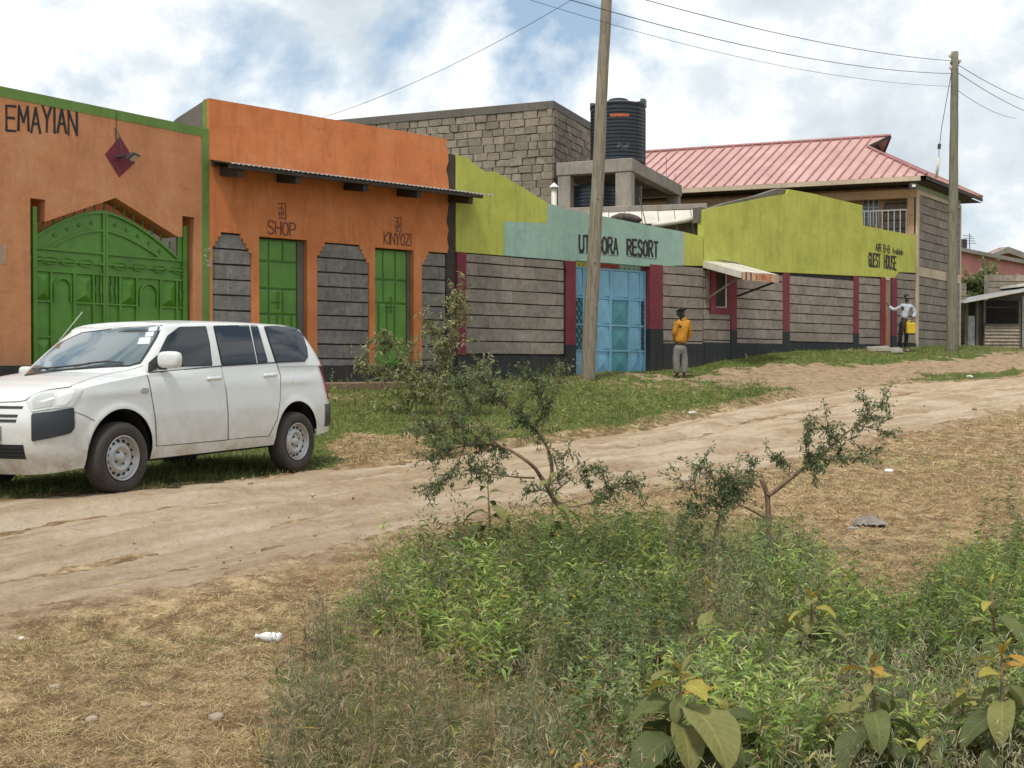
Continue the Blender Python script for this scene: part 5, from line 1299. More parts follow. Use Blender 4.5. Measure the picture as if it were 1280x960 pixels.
# bonnet and deck: rows straight across from edge to edge
NC = 14; D1 = np.zeros((rows, NC+1, 3))
for i in range(rows):
    e = V[i, -1]; crown = np.interp(e[0], [-.05, .2, .6, 1.1], [.0, .035, .055, .06])
    for j in range(NC+1):
        f = 1-j/NC; y = e[1]*f; D1[i, j] = (e[0]-.012*(1-f**4)*0, y, e[2]+crown*(1-abs(f)**3.2))
both(D1)
# cabin
ng = 150
B0 = cspl([(.80,0),(.82,.30),(.89,.54),(1.02,.69),(1.18,.755),(1.5,.775),(1.9,.785),(2.4,.785),(2.9,.785),(3.3,.785),(3.6,.77),(3.82,.72),(3.93,.62),(3.98,.40),(3.99,0)], ng)
T0 = cspl([(1.36,0),(1.375,.28),(1.41,.46),(1.48,.565),(1.60,.61),(1.8,.625),(2.1,.635),(2.5,.64),(2.9,.645),(3.25,.645),(3.46,.635),(3.61,.60),(3.70,.51),(3.745,.32),(3.755,0)], ng)
zr = lambda x: float(np.interp(x, [1.36, 1.6, 2.1, 2.7, 3.4, 3.75], [1.415, 1.45, 1.48, 1.49, 1.485, 1.455]))
NG = 14; Gr = np.zeros((ng, NG+5, 3))
for i in range(ng):
    b_, t_ = B0[i], T0[i]; zb2 = float(ztf(b_[0]))+np.interp(b_[0], [.8, 1.0, 1.2], [.03, .0, -.012])*(1 if abs(b_[1]) < 2 else 0)
    zt2 = zr(t_[0])
    for k in range(NG+1):
        f = k/NG; bul = .018*math.sin(math.pi*f)
        xy = b_+(t_-b_)*f; c_ = (xy-np.array([2.4, 0])); c_ /= max(1e-6, np.hypot(*c_))
        Gr[i, k] = (xy[0]+c_[0]*bul, xy[1]+c_[1]*bul, zb2+(zt2-zb2)*f)
    c_ = (np.array([2.5, 0])-t_); L_ = np.hypot(*c_); c_ /= L_
    dn_ = np.array([np.clip(c_[0], -1, 1), -1.0]) 
    nn_ = np.array([ (T0[min(i+1, ng-1)]-T0[max(i-1, 0)])[1], -(T0[min(i+1, ng-1)]-T0[max(i-1, 0)])[0]]); nn_ = nn_/max(1e-9, np.hypot(*nn_))
    if nn_@c_ < 0: nn_ = -nn_
    for q, (ins_, up_) in enumerate(((.012, .022), (.04, .040), (.085, .052), (.14, .060))):
        p = t_+nn_*ins_; Gr[i, NG+1+q] = (p[0], max(p[1], 0), zt2+up_)
Gr[0, :, 1] = 0; Gr[-1, :, 1] = 0
both(Gr)
D2 = np.zeros((ng, 9, 3))
for i in range(ng):
    e = Gr[i, -1]
    for j in range(9):
        f = 1-j/8; D2[i, j] = (e[0], e[1]*f, e[2]+.018*(1-f*f))
both(D2)
BVf = [f for f in bmf]
bv = BVHTree.FromPolygons([Vector(v) for v in bmv], BVf, all_triangles=False)
mb = MB(FC); mb.add(bmv, bmf); body = mb.build('body', CP_, car, smooth=True)
bm = bmesh.new(); bm.from_mesh(body.data); bmesh.ops.remove_doubles(bm, verts=bm.verts, dist=.0008)
bmesh.ops.recalc_face_normals(bm, faces=bm.faces); bm.to_mesh(body.data); bm.free()
try: body.data.set_sharp_from_angle(angle=R(48))
except Exception: pass
FCi = FC.inverted(); CO = FCi@Vector((0, 0, CAMZ)); F3 = FCi.to_3x3()
def cpx(x, y): return (x/2.909, 380+y/2.909)
def hit(px, py):
    d = (F3@ray(px, py)).normalized(); r_ = bv.ray_cast(CO, d)
    if r_[0] is None: return None
    n = r_[1]
    if n.dot(d) > 0: n = -n
    return r_[0], n
def roundpoly(pts, r=2.0, n=4):
    out_ = []; k = len(pts)
    for i in range(k):
        p0, p1, p2 = (Vector(pts[(i-1) % k]), Vector(pts[i]), Vector(pts[(i+1) % k]))
        a = (p0-p1); c = (p2-p1); rr = min(r, a.length*.4, c.length*.4); a = p1+a.normalized()*rr; c = p1+c.normalized()*rr
        for q in range(n+1):
            t_ = q/n; out_.append(a*(1-t_)**2+p1*2*t_*(1-t_)+c*t_*t_)
    return out_
def patch(name, pts, off, mat, parent=None, res=5.0, r=2.0, mirror=True, crop=True, edge=.004):
    """outline read off the photograph, laid onto the body surface; also mirrored to the far side"""
    P2 = [Vector(cpx(*p)) if crop else Vector(p) for p in pts]
    P2 = roundpoly(P2, r) if r else P2
    # densify
    Q_ = []
    for i in range(len(P2)):
        a, c = P2[i], P2[(i+1) % len(P2)]; k = max(1, int((c-a).length/res))
        for j in range(k): Q_.append(a+(c-a)*(j/k))
    nb = len(Q_); xs2 = [p.x for p in Q_]; ys2 = [p.y for p in Q_]; poly = [(p.x, p.y) for p in Q_]
    gx, gy_ = np.meshgrid(np.arange(min(xs2), max(xs2), res), np.arange(min(ys2), max(ys2), res)); gx = gx.ravel(); gy_ = gy_.ravel()
    ins_ = inpoly(gx, gy_, poly)
    for a, c in zip(gx[ins_], gy_[ins_]):
        if min((Vector((a, c))-q).length for q in Q_) > res*.45: Q_.append(Vector((a, c)))
    vs, es, fs_, *_ = delaunay_2d_cdt(Q_, [(i, (i+1) % nb) for i in range(nb)], [], 1, 1e-5)
    P3 = []; 
    for v in vs:
        h = hit(v.x, v.y)
        if h is None:
            for sh_ in (1, 2, 3, 5):
                for d_ in ((sh_, 0), (-sh_, 0), (0, sh_), (0, -sh_)):
                    h = hit(v.x+d_[0], v.y+d_[1])
                    if h: break
                if h: break
        P3.append(h)
    if any(h is None for h in P3):
        good = [h for h in P3 if h]; 
        if not good: return None
        P3 = [h if h else good[0] for h in P3]
    out_ = None
    for sg in ((1, -1) if mirror else (1,)):
        V2 = []; 
        for p, n in P3: q = p+n*off; V2.append((q.x, q.y*sg, q.z))
        for p, n in P3: q = p+n*(off-edge-.006); V2.append((q.x, q.y*sg, q.z))
        m_ = len(P3); ff = [tuple(f) for f in fs_]
        # boundary skirt
        cnt = {}
        for f in ff:
            for i in range(len(f)):
                e = (f[i], f[(i+1) % len(f)]); cnt[e] = 1
        sk2 = [(a, c, c+m_, a+m_) for (a, c) in cnt if (c, a) not in cnt]
        mb = MB(FC); mb.add(V2, ff+sk2); o = mb.build(name, mat, parent or car, smooth=True)
        try: o.data.set_sharp_from_angle(angle=R(50))
        except Exception: pass
        out_ = out_ or o
    return out_
def strip(pts, w=1.3):
    P2 = [Vector(p) for p in pts]; L_ = []; R_ = []
    for i, p in enumerate(P2):
        t_ = (P2[min(i+1, len(P2)-1)]-P2[max(i-1, 0)]).normalized(); n = Vector((-t_.y, t_.x))*w/2; L_.append(p+n); R_.append(p-n)
    return [tuple(p) for p in L_+R_[::-1]]
# doors (lower panels), glass and gaskets
patch('door_seam', strip([(533,246),(545,300),(556,360),(566,430),(568,517),(700,506),(828,494)], 3.2), .0015, CSM, res=4, r=0)
fd = patch('door', [(536,251),(548,305),(558,370),(568,430),(570,515),(700,504),(826,492),(825.5,400),(820,320),(802,228)], .006, CP_, res=7, r=2)
patch('door_seam', strip([(802,226),(822,322),(828,400),(829,493),(905,485),(978,480),(1008,420),(1018,350),(1020,262),(1005,214)], 3.2), .0015, CSM, res=4, r=0)
rd_ = patch('door', [(804.5,229),(824.5,322),(830.5,400),(831,492),(905,483),(976,478),(1006,418),(1016,350),(1018,264),(1003,217)], .006, CP_, res=7, r=2)
def glass(pts, gasket=True, mat=None, nm='window'):
    if gasket:
        c = sum((Vector(p) for p in pts), Vector((0, 0)))/len(pts); g = [tuple(c+(Vector(p)-c)*(1+5/(Vector(p)-c).length)) for p in pts]
        w_ = patch(nm, g, .003, CR, res=5, r=2)
    else: w_ = car
    return patch('pane', pts, .008, mat or CG, w_, res=5, r=2)
glass([(572,228),(580,180),(612,118),(652,88),(745,84),(757,140),(768,222)])
glass([(778,82),(902,81),(930,212),(808,220)]); glass([(912,81),(936,83),(972,207),(938,211)], True)
glass([(962,83),(1050,84),(1078,92),(1096,112),(1112,160),(1116,190),(1104,206),(1004,210)])
patch('mirror_base', [(537,250),(540,214),(575,183),(572,234)], .007, CR, res=3, r=1)
patch('belt_moulding', strip([(540,250),(660,240),(800,226),(1000,213),(1108,208)], 3.5), .009, CR, res=4, r=0)
WS = [(92,259),(150,200),(215,147),(300,108),(420,93),(583,82),(565,120),(535,168),(508,212),(470,224),(380,228),(240,238),(150,250)]
ws_ = patch('windscreen', [(86,263),(148,200),(212,144),(298,103),(420,88),(592,76),(572,122),(542,172),(512,217),(470,228),(380,232),(240,242),(150,254)], .003, CR, mirror=False, res=6, r=2)
wp = patch('pane', WS, .008, CW, ws_, mirror=False, res=7, r=2)
stk = simple('windscreen_sticker', (.55, .62, .60), .6, .1, 9, 0)
for p in ([(543,88),(575,84),(570,100),(540,102)], [(532,106),(562,103),(556,120),(528,122)], [(508,126),(550,122),(543,148),(500,149)]): patch('sticker', p, .010, stk, wp, mirror=False, res=4, r=1)
# front end
hl = patch('headlight', [(95,358),(120,330),(180,316),(240,309),(300,308),(292,326),(275,352),(262,372),(180,383),(115,394)], .008, CHL, res=3, r=2)
patch('reflector', [(210,322),(270,314),(262,345),(238,368),(204,372)], .011, glassm('lamp_reflector', (.62, .63, .62), .2), hl, res=3, r=2)
patch('lamp_inner', [(118,350),(150,332),(198,326),(190,372),(122,384)], .011, glassm('lamp_inner_grey', (.40, .41, .40), .25), hl, res=3, r=2)
patch('bumper_insert', [(115,400),(195,390),(268,376),(270,450),(256,470),(190,486),(116,500)], .012, CK, res=4, r=3)
patch('bumper_seam', strip([(270,392),(300,402),(345,425)], 2), .002, CR, res=4, r=0)
patch('bonnet_seam', strip([(0,358),(60,356),(92,352),(122,328),(180,312),(255,302),(262,296)], 3), .002, CR, res=4, r=0)
patch('bonnet_seam', strip([(262,296),(330,270),(400,252),(470,240),(520,225)], 2), .0015, simple('seam_grey', (.25, .25, .25), .6, .1, 5, 0), res=4, r=0)
patch('side_marker', [(512,307),(538,305),(540,323),(515,325)], .010, glassm('marker', (.30, .31, .30), .2), res=2, r=2)
patch('fuel_flap', [(1058,236),(1094,233),(1100,286),(1064,290)], .004, CP_, res=4, r=3)
patch('tail_light', [(1175,207),(1186,222),(1202,262),(1211,300),(1212,347),(1200,346),(1196,300),(1186,250)], .008, CRD, res=2, r=1)
patch('reversing_lamp', [(1193,262),(1204,262),(1211,300),(1201,302)], .011, glassm('clear_lamp', (.6, .6, .58), .15), res=2, r=1)
# front centre: built in car coordinates, mirrored about the middle
def nose(z, y): r_ = bv.ray_cast(Vector((-3, y, z)), Vector((1, 0, 0))); return r_[0].x if r_[0] else -.1
def frontslab(name, ypts, z0_, z1_, off, mat, parent=None, ny=14):
    y0_, y1_ = ypts; mb = MB(FC); vs = []
    for i in range(ny+1):
        y = y0_+(y1_-y0_)*i/ny
        for z in (z0_, z1_): x = nose(z, y)-off; vs += [(x, y, z), (x+.02, y, z)]
    fc_ = []
    for i in range(ny):
        b_ = 4*i; fc_ += [(b_, b_+4, b_+6, b_+2), (b_+2, b_+6, b_+7, b_+3), (b_, b_+1, b_+5, b_+4)]
    fc_ += [(0, 2, 3, 1), (4*ny, 4*ny+1, 4*ny+3, 4*ny+2)]
    mb.add(vs, fc_); return mb.build(name, mat, parent or car)
frontslab('upper_grille', (-.46, .46), .755, .775, .006, CR)
for z in (.685, .645): frontslab('grille_slot', (-.44, .44), z, z+.022, .006, CR)
gl_ = frontslab('lower_grille', (-.50, .50), .34, .46, .006, CR)
for z in (.37, .40, .43): frontslab('grille_slat', (-.49, .49), z, z+.010, .012, CK, gl_)
pl_ = frontslab('number_plate', (-.30, .30), .49, .61, .022, simple('plate_frame', (.25, .25, .24), .4, .2, 6, 0))
pf = frontslab('plate_face', (-.288, .288), .50, .60, .026, simple('plate_white', (.66, .66, .62), .5, .1, 6, 0), pl_)
mb = MB(FC)
def platech(st_, y0_, z0_, w_=.04, h2=.06):
    for st in st_:
        for a, c in zip(st[:-1], st[1:]):
            ya, yc = y0_+a[0]*w_, y0_+c[0]*w_; mb.bar((nose(.55, ya)-.0275, ya, z0_+a[1]*h2), (nose(.55, yc)-.0275, yc, z0_+c[1]*h2), .004, .010, (1, 0, 0))
platech(GL['N'], -.275, .518); platech(GL['M'], -.21, .518)
mb.build('plate_lettering', M['black_ink'], pl_)
# wheels
def wheel(x, sg, label=None):
    y = -.76*sg; c = (x, 0, .305); Fw = FC@Matrix.Translation((x, y, .312))@(Matrix() if sg > 0 else Matrix.Rotation(math.pi, 4, 'Z'))
    w_ = MB(Fw).lathe([(.195, -.070), (.215, -.088), (.262, -.094), (.292, -.084), (.308, -.062), (.312, 0), (.308, .062), (.292, .084), (.262, .094), (.19, .088), (.19, -.06)], n=56, axis='y').build('wheel', CT, car, smooth=True)
    for k in range(60):
        pass
    rm_ = MB(Fw).lathe([(.196, -.082), (.190, -.088), (.182, -.080), (.178, -.045), (.160, -.030), (.135, -.045), (.115, -.062), (.092, -.064), (.078, -.045), (.060, -.040), (.045, -.060), (.028, -.066), (0, -.067)], n=48, axis='y').build('rim', CS, w_, smooth=True)
    for k in range(15):
        a_ = 2*math.pi*k/15; cx, cz = .147*math.cos(a_), .147*math.sin(a_)
        mb = MB(Fw@Matrix.Translation((cx, -.041, cz))@Matrix.Rotation(-a_, 4, 'Y')); mb.lathe([(.013, .012), (.0135, -.006), (.0, -.0062)], n=10, axis='y'); mb.build('vent_hole_shade', CD, rm_)  # solid dark discs on the rim, painted shade in place of open vent holes
    for k in range(4):
        a_ = 2*math.pi*k/4+.5; MB(Fw@Matrix.Translation((.058*math.cos(a_), -.04, .058*math.sin(a_)))).lathe([(.010, 0), (.010, -.022), (0, -.024)], n=8, axis='y').build('wheel_nut', simple('rusty_nut', (.12, .08, .06), .6, .3, 9, 0) if 'rusty_nut' not in bpy.data.materials else bpy.data.materials['rusty_nut'], rm_)
    return w_
for x in XC:
    for sg in (1, -1): wheel(x, sg)
# wheel wells and underbody
for xc in XC:
    for sg in (1, -1):
        mb = MB(FC); vs = []; K_ = 20
        for i in range(K_+1):
            a_ = math.pi*i/K_-0.0; xx = xc+(RA-.004)*math.cos(a_); z_ = ZA+(RA-.004)*math.sin(a_)
            yo = .805
            vs += [(xx, -yo*sg, z_), (xx, -.45*sg, z_)]
        mb.add(vs, [(2*i, 2*i+1, 2*i+3, 2*i+2) for i in range(K_)])
        mb.add([(xc-RA, -.45*sg, .25), (xc+RA, -.45*sg, .25), (xc+RA, -.45*sg, .78), (xc-RA, -.45*sg, .78)], [(0, 1, 2, 3)])
        mb.build('wheel_well', CD, car)
MB(FC).box(.05, 3.85, -.44, .44, .26, .55).box(1.12, 2.80, -.74, .74, .285, .5).box(.16, .33, -.45, .45, .26, .5).box(3.62, 3.9, -.7, .7, .42, .6).build('underbody', CD, car)
MB(FC).tube([(.4, -.3, .22), (2.2, -.3, .24), (3.4, -.35, .26)], .03, 8).build('exhaust_pipe', M['dark_metal'], car)
for x in XC: MB(FC).tube([(x, -.7, .3), (x, .7, .3)], .035, 8).build('axle', CD, car)
# rear bumper corner
for sg in (1, -1):
    mb = MB(FC); pts = []
    for (x_, y_) in ((3.72, .80), (3.84, .775), (3.93, .72), (3.99, .62), (4.02, .5), (4.03, .2)):
        pts.append((x_+.025, -y_*sg))
    vs = []
    for (x_, y_) in pts:
        for z_ in (.44, .47, .68, .70): vs.append((x_+(.0 if z_ in (.44, .70) else .018), y_*(1.0 if z_ in (.44, .70) else 1.02), z_))
    mb.add(vs, [(4*i+k, 4*i+4+k, 4*i+5+k, 4*i+1+k) for i in range(5) for k in range(3)]); mb.build('rear_bumper', CK, car, smooth=True)
# handles, mirrors, wipers, aerial
for sg in (1, -1):
    for (px_, py_) in ((776, 272), (979, 260)):
        h = hit(*cpx(px_, py_)); p = h[0]; y = -abs(p.y)*sg
        Fh = FC@Matrix.Translation((p.x, y, p.z))
        s2 = -1 if sg > 0 else 1
        hh_ = MB(Fh).tube([(-.095, 0, 0), (-.085, s2*.032, .003), (.07, s2*.036, .006), (.095, 0, .006)], .014, 10, flat=1.3).build('door_handle', CP_, car, smooth=True)
        MB(Fh).lathe([(.036, .0), (.036, s2*.002)], (0, 0, 0), 14, axis='y').build('handle_cup', CK, hh_)
    Fm = FC@Matrix.Translation((1.235, -.90, 1.160) if sg > 0 else (1.16, .80, 1.045))@Matrix.Scale(1 if sg > 0 else .72, 4)
    mb = MB(Fm); vs = []; fc_ = []; nu, nv = 10, 16
    for i in range(nu+1):
        th = math.pi*i/nu
        for j in range(nv):
            ph_ = 2*math.pi*j/nv; sq = lambda v_, e_: math.copysign(abs(v_)**e_, v_)
            vs.append((.055*sq(math.cos(th), .7), .125*sq(math.sin(th), .6)*sq(math.cos(ph_), .55), .078*sq(math.sin(th), .6)*sq(math.sin(ph_), .55)))
    for i in range(nu):
        for j in range(nv): fc_.append((i*nv+j, i*nv+(j+1) % nv, (i+1)*nv+(j+1) % nv, (i+1)*nv+j))
    mb.add(vs, fc_); mr = mb.build('door_mirror', CP_, car, smooth=True)
    MB(FC).box(1.22, 1.27, -.80*sg-.05, -.80*sg+.03, 1.07, 1.12).build('mirror_arm', CR, mr, bevel=.01)
    mb = MB(Fm); mb.box(.046, .058, -.10, .10, -.055, .055); mb.build('mirror_glass', CG, mr)
for pts in ([(150,244),(205,240),(280,232),(330,226)], [(275,236),(330,224),(392,217),(450,222)]):
    P3 = []
    for q in pts:
        h = hit(*cpx(*q)); P3.append(h[0]+h[1]*.028)
    w_ = MB(FC).tube(P3, .009, 6).build('wiper', CR, car)
a, c = onp(FC, 74, 426, .70), onp(FC, 103, 390, .66)
MB(FC).tube([(a[0], .70, a[1]), (c[0], .66, c[1])], .006, 6).build('aerial', simple('aerial_grey', (.30, .33, .28), .5, .1, 5, 0), car)
MB(FC).box(1.3, 1.5, -.3, .3, 1.0, 1.02).build('dashboard', CD, car)
# ------------------------------------------------------------------ people
def skin(name, pts, edges, mat, parent, F, sub=2, root_i=0):
    me = bpy.data.meshes.new(name+'_tmp'); me.from_pydata([tuple(p[:3]) for p in pts], edges, []); o = bpy.data.objects.new(name+'_tmp', me); COL.objects.link(o)
    md = o.modifiers.new('s', 'SKIN'); md.use_smooth_shade = True; md.branch_smoothing = .4
    for i, p in enumerate(pts):
        sv = me.skin_vertices[0].data[i]; r_ = p[3]; sv.radius = r_ if hasattr(r_, '__len__') else (r_, r_); sv.use_root = (i == root_i)
    sd2 = o.modifiers.new('u', 'SUBSURF'); sd2.levels = sub; sd2.render_levels = sub
    bpy.context.view_layer.update()
    ev = o.evaluated_get(bpy.context.evaluated_depsgraph_get()); m2 = ev.to_mesh()
    V = [tuple(v.co) for v in m2.vertices]; Fc_ = [tuple(p.vertices) for p in m2.polygons]
    ev.to_mesh_clear(); bpy.data.objects.remove(o)
    return MB(F).add(V, Fc_).build(name, mat, parent, smooth=True)
def chain(*names): return list(zip(names[:-1], names[1:]))
class Fig:
    def __init__(s): s.n = {}; s.p = []; s.e = []
    def v(s, k, x, y, z, r): s.n[k] = len(s.p); s.p.append((x, y, z, r)); return s
    def c(s, *ks):
        for a, b_ in zip(ks[:-1], ks[1:]): s.e.append((s.n[a], s.n[b_]))
        return s
    def hand(s, wrist, pre, dirv, palm, size=.17):
        """palm and five fingers from the wrist, dirv: pointing direction, palm: palm-facing direction"""
        w = Vector(s.p[s.n[wrist]][:3]); d = Vector(dirv).normalized(); n = Vector(palm).normalized(); sd2 = d.cross(n).normalized()
        s.v(pre+'palm', *(w+d*size*.30), (.030, .016)); s.c(wrist, pre+'palm')
        for i, (off, ln) in enumerate(((-.024, .36), (-.008, .44), (.008, .42), (.023, .33))):
            a = w+d*size*.52+sd2*off; b_ = a+d*size*ln*.5+n*size*.06; c_ = b_+d*size*ln*.35+n*size*.16
            for k, q, r_ in (('a', a, .010), ('b', b_, .0085), ('c', c_, .007)): s.v(f'{pre}{i}{k}', *q, r_)
            s.c(pre+'palm', f'{pre}{i}a', f'{pre}{i}b', f'{pre}{i}c')
        a = w+d*size*.25-sd2*.036+n*.01; b_ = a+(d*.8-sd2*.6+n*.3).normalized()*size*.22
        s.v(pre+'ta', *a, .011).v(pre+'tb', *b_, .009); s.c(pre+'palm', pre+'ta', pre+'tb'); return s
def skin_mat(n, c): 
    m = simple(n, c, .5, .12, 9, .05); return m
SK1 = skin_mat('dark_brown_skin', (.055, .030, .020))
def cloth(name, c, var=.25, sc=7): 
    m, t, b = new_mat(name); v = coords(t); f = nz(t, v, sc, 5, .65, .6)
    t.links.new(ramp(t, f, [(.3, mul(c, 1-var)), (.5, c), (.7, mul(c, 1+var))]), b.inputs['Base Color']); b.inputs['Roughness'].default_value = .9
    b.inputs['Specular IOR Level'].default_value = .15
    bump(t, b, nz(t, coords(t, scale=(1, 1, .45)), 16, 4, .6, 1.2), .9, .03); return m
# person at the wall, seen from behind
g1 = ground(850, 472.5); F1 = Matrix.Translation(g1)@Matrix.Rotation(R(14), 4, 'Z')
p1 = root('person', 'person seen from behind in ochre hooded top and baggy grey trousers', 'person', F1)
f = Fig()
f.v('pel', 0, 0, .80, (.13, .10)).v('sp', .03, .02, 1.0, (.12, .09)).v('ch', .06, .01, 1.18, (.15, .10)).v('nk', .06, -.01, 1.33, .052).v('h0', .045, .0, 1.40, .072).v('h1', .03, .005, 1.475, .084).v('h2', .03, .0, 1.53, .062)
f.c('pel', 'sp', 'ch', 'nk', 'h0', 'h1', 'h2')
for sg, pre in ((-1, 'l'), (1, 'r')):
    cx = .06
    f.v(pre+'s', cx+sg*.15, 0, 1.25, .058).v(pre+'e', cx+sg*.17, .03, 1.0, .042).v(pre+'w', cx+sg*.10, .17, .80, .026).c('ch', pre+'s', pre+'e', pre+'w')
    f.hand(pre+'w', pre+'h', (-sg*.5, .5, -.6), (-sg, 0, -.3))
    f.v(pre+'k', sg*.095+.01, .02, .43, .056).v(pre+'a', sg*.075+.02, -.0, .075, .036).v(pre+'t', sg*.10+.02, .14, .03, (.036, .026)).c('pel', pre+'k', pre+'a', pre+'t')
skin('body', f.p, f.e, SK1, p1, F1)
f = Fig()
f.v('a', .0, .0, .74, (.165, .12)).v('b', .02, .01, .90, (.165, .12)).v('c', .05, .0, 1.08, (.17, .125)).v('d', .06, -.005, 1.22, (.16, .115)).v('e', .07, -.01, 1.31, (.085, .08)).v('hd', .085, -.07, 1.30, (.09, .055)).c('a', 'b', 'c', 'd', 'e', 'hd')
for sg, pre in ((-1, 'l'), (1, 'r')):
    cx = .06
    f.v(pre+'s', cx+sg*.135, 0, 1.25, .072).v(pre+'m', cx+sg*.165, .01, 1.12, .068).v(pre+'e', cx+sg*.175, .03, .99, .064).v(pre+'f', cx+sg*.14, .09, .88, .056).v(pre+'w', cx+sg*.11, .15, .81, .046).c('d', pre+'s', pre+'m', pre+'e', pre+'f', pre+'w')
skin('hooded_top', f.p, f.e, cloth('ochre_cloth', (.50, .235, .035)), p1, F1)
f = Fig(); f.v('a', .0, 0, .78, (.155, .115)).v('b', .0, 0, .70, (.15, .11)).c('a', 'b')
for sg, pre in ((-1, 'l'), (1, 'r')):
    f.v(pre+'1', sg*.075, 0, .58, .095).v(pre+'2', sg*.10+.01, .01, .42, .088).v(pre+'3', sg*.095+.01, .0, .25, .084).v(pre+'4', sg*.08+.02, -.01, .09, .070).c('b', pre+'1', pre+'2', pre+'3', pre+'4')
skin('trousers', f.p, f.e, cloth('grey_cloth', (.20, .19, .175)), p1, F1)
for sg in (-1, 1):
    f = Fig(); f.v('a', sg*.08+.02, -.05, .03, (.04, .03)).v('b', sg*.085+.02, .06, .035, (.045, .032)).v('c', sg*.10+.02, .18, .025, (.042, .024)).c('a', 'b', 'c'); skin('shoe', f.p, f.e, simple('brown_shoe', (.07, .035, .03), .7, .2, 9, .1) if sg < 0 else bpy.data.materials['brown_shoe'], p1, F1, 1)
f = Fig(); f.v('a', .035, -.02, 1.44, .083).v('b', .03, -.005, 1.50, .092).v('c', .03, .005, 1.555, .070).v('d', .02, -.0, 1.40, .066).c('a', 'b', 'c'); f.c('a', 'd'); skin('hair', f.p, f.e, simple('black_hair', (.012, .012, .014), .8, .2, 30, .6), p1, F1)
for sg in (-1, 1): f = Fig(); f.v('a', .03+sg*.088, .02, 1.45, (.012, .02)).v('b', .03+sg*.094, .02, 1.48, (.012, .022)).c('a', 'b'); skin('ear', f.p, f.e, SK1, p1, F1, 1)
# person at the guest house door
g2_ = ground(1130, 440); g2_ = Vector((g2_.x, min(g2_.y, 33.75), 0)); _x = at(1131, 440, g2_.y).x; g2_ = Vector((_x, g2_.y, float(Hd([_x], [g2_.y])[0])))
F2 = Matrix.Translation(g2_)
p2 = root('person', 'person in pale grey sweatshirt and black trousers at the guest house doorway', 'person', F2)
f = Fig()
f.v('pel', -.04, 0, .86, (.12, .09)).v('sp', 0, 0, 1.05, (.105, .08)).v('ch', .035, 0, 1.23, (.135, .09)).v('nk', .045, 0, 1.37, .046).v('h0', .05, -.015, 1.43, (.058, .062)).v('h1', .05, -.01, 1.50, (.070, .078)).v('h2', .05, 0, 1.57, (.060, .066)).c('pel', 'sp', 'ch', 'nk', 'h0', 'h1', 'h2')
f.v('ls', -.12, 0, 1.31, .05).v('le', -.28, .04, 1.16, .036).v('lw', -.42, .14, 1.30, .023).c('ch', 'ls', 'le', 'lw').hand('lw', 'lh', (-.45, .35, .7), (-.5, .7, 0))
f.v('rs', .20, 0, 1.30, .05).v('re', .27, -.01, 1.06, .036).v('rw', .17, -.13, .94, .023).c('ch', 'rs', 're', 'rw').hand('rw', 'rh', (-.25, -.15, -.95), (-.6, 0, -.5))
for sg, pre, kx_, ax in ((-1, 'l', -.13, -.14), (1, 'r', .045, .02)):
    f.v(pre+'k', kx_, -.01, .47, .05).v(pre+'a', ax, 0, .08, .034).v(pre+'t', ax+sg*.02, -.13, .03, (.035, .025)).c('pel', pre+'k', pre+'a', pre+'t')
f.v('nose', .05, -.105, 1.485, .010); f.v('nb', .05, -.085, 1.50, .016).c('h1', 'nb', 'nose')
skin('body', f.p, f.e, SK1, p2, F2)
for sg in (-1, 1):
    MB(F2).lathe([(0, -.006), (.011, -.003), (.012, 0)], (.05+sg*.028, -.088, 1.515), 8, 'y').build('eye', simple('eye_white', (.5, .48, .45), .3, .05, 5, 0) if sg < 0 else bpy.data.materials['eye_white'], p2)
    f = Fig(); f.v('a', .05+sg*.076, 0, 1.48, (.010, .018)).v('b', .05+sg*.082, 0, 1.51, (.010, .02)).c('a', 'b'); skin('ear', f.p, f.e, SK1, p2, F2, 1)
MB(F2).tube([(.025, -.083, 1.445), (.05, -.090, 1.442), (.075, -.083, 1.445)], .007, 6).build('mouth', simple('lips', (.10, .035, .03), .5, .1, 5, 0), p2)
f = Fig(); f.v('a', .05, .035, 1.50, (.082, .07)).v('b', .05, .03, 1.57, (.085, .080)).v('c', .05, .01, 1.605, (.062, .06)).c('a', 'b', 'c'); skin('hair', f.p, f.e, bpy.data.materials['black_hair'], p2, F2)
f = Fig()
f.v('a', -.03, 0, .90, (.15, .11)).v('b', -.01, 0, 1.02, (.14, .105)).v('c', .025, 0, 1.18, (.15, .105)).v('d', .04, 0, 1.29, (.13, .095)).v('e', .045, 0, 1.345, (.07, .065)).c('a', 'b', 'c', 'd', 'e')
f.v('ls', -.10, 0, 1.29, .068).v('lm', -.20, .02, 1.21, .058).v('le', -.285, .045, 1.16, .054).v('lf', -.35, .09, 1.22, .044).v('lw', -.40, .13, 1.275, .036).c('d', 'ls', 'lm', 'le', 'lf', 'lw')
f.v('rs', .18, 0, 1.28, .068).v('rm', .24, 0, 1.17, .060).v('re', .275, -.01, 1.05, .056).v('rf', .22, -.07, .99, .046).v('rw', .18, -.115, .955, .038).c('d', 'rs', 'rm', 're', 'rf', 'rw')
skin('sweatshirt', f.p, f.e, cloth('pale_grey_cloth', (.44, .48, .55)), p2, F2)
f = Fig(); f.v('a', -.04, 0, .90, (.135, .10)).v('b', -.04, 0, .82, (.13, .10)).c('a', 'b')
for kx_, ax, pre in ((-.13, -.14, 'l'), (.045, .02, 'r')):
    f.v(pre+'1', (-.04+kx_)/2-.01*(1 if pre == 'l' else -1), 0, .66, .078).v(pre+'2', kx_, -.01, .47, .062).v(pre+'3', (kx_+ax)/2, 0, .28, .056).v(pre+'4', ax, 0, .11, .044).c('b', pre+'1', pre+'2', pre+'3', pre+'4')
skin('trousers', f.p, f.e, cloth('black_cloth', (.018, .018, .022)), p2, F2)
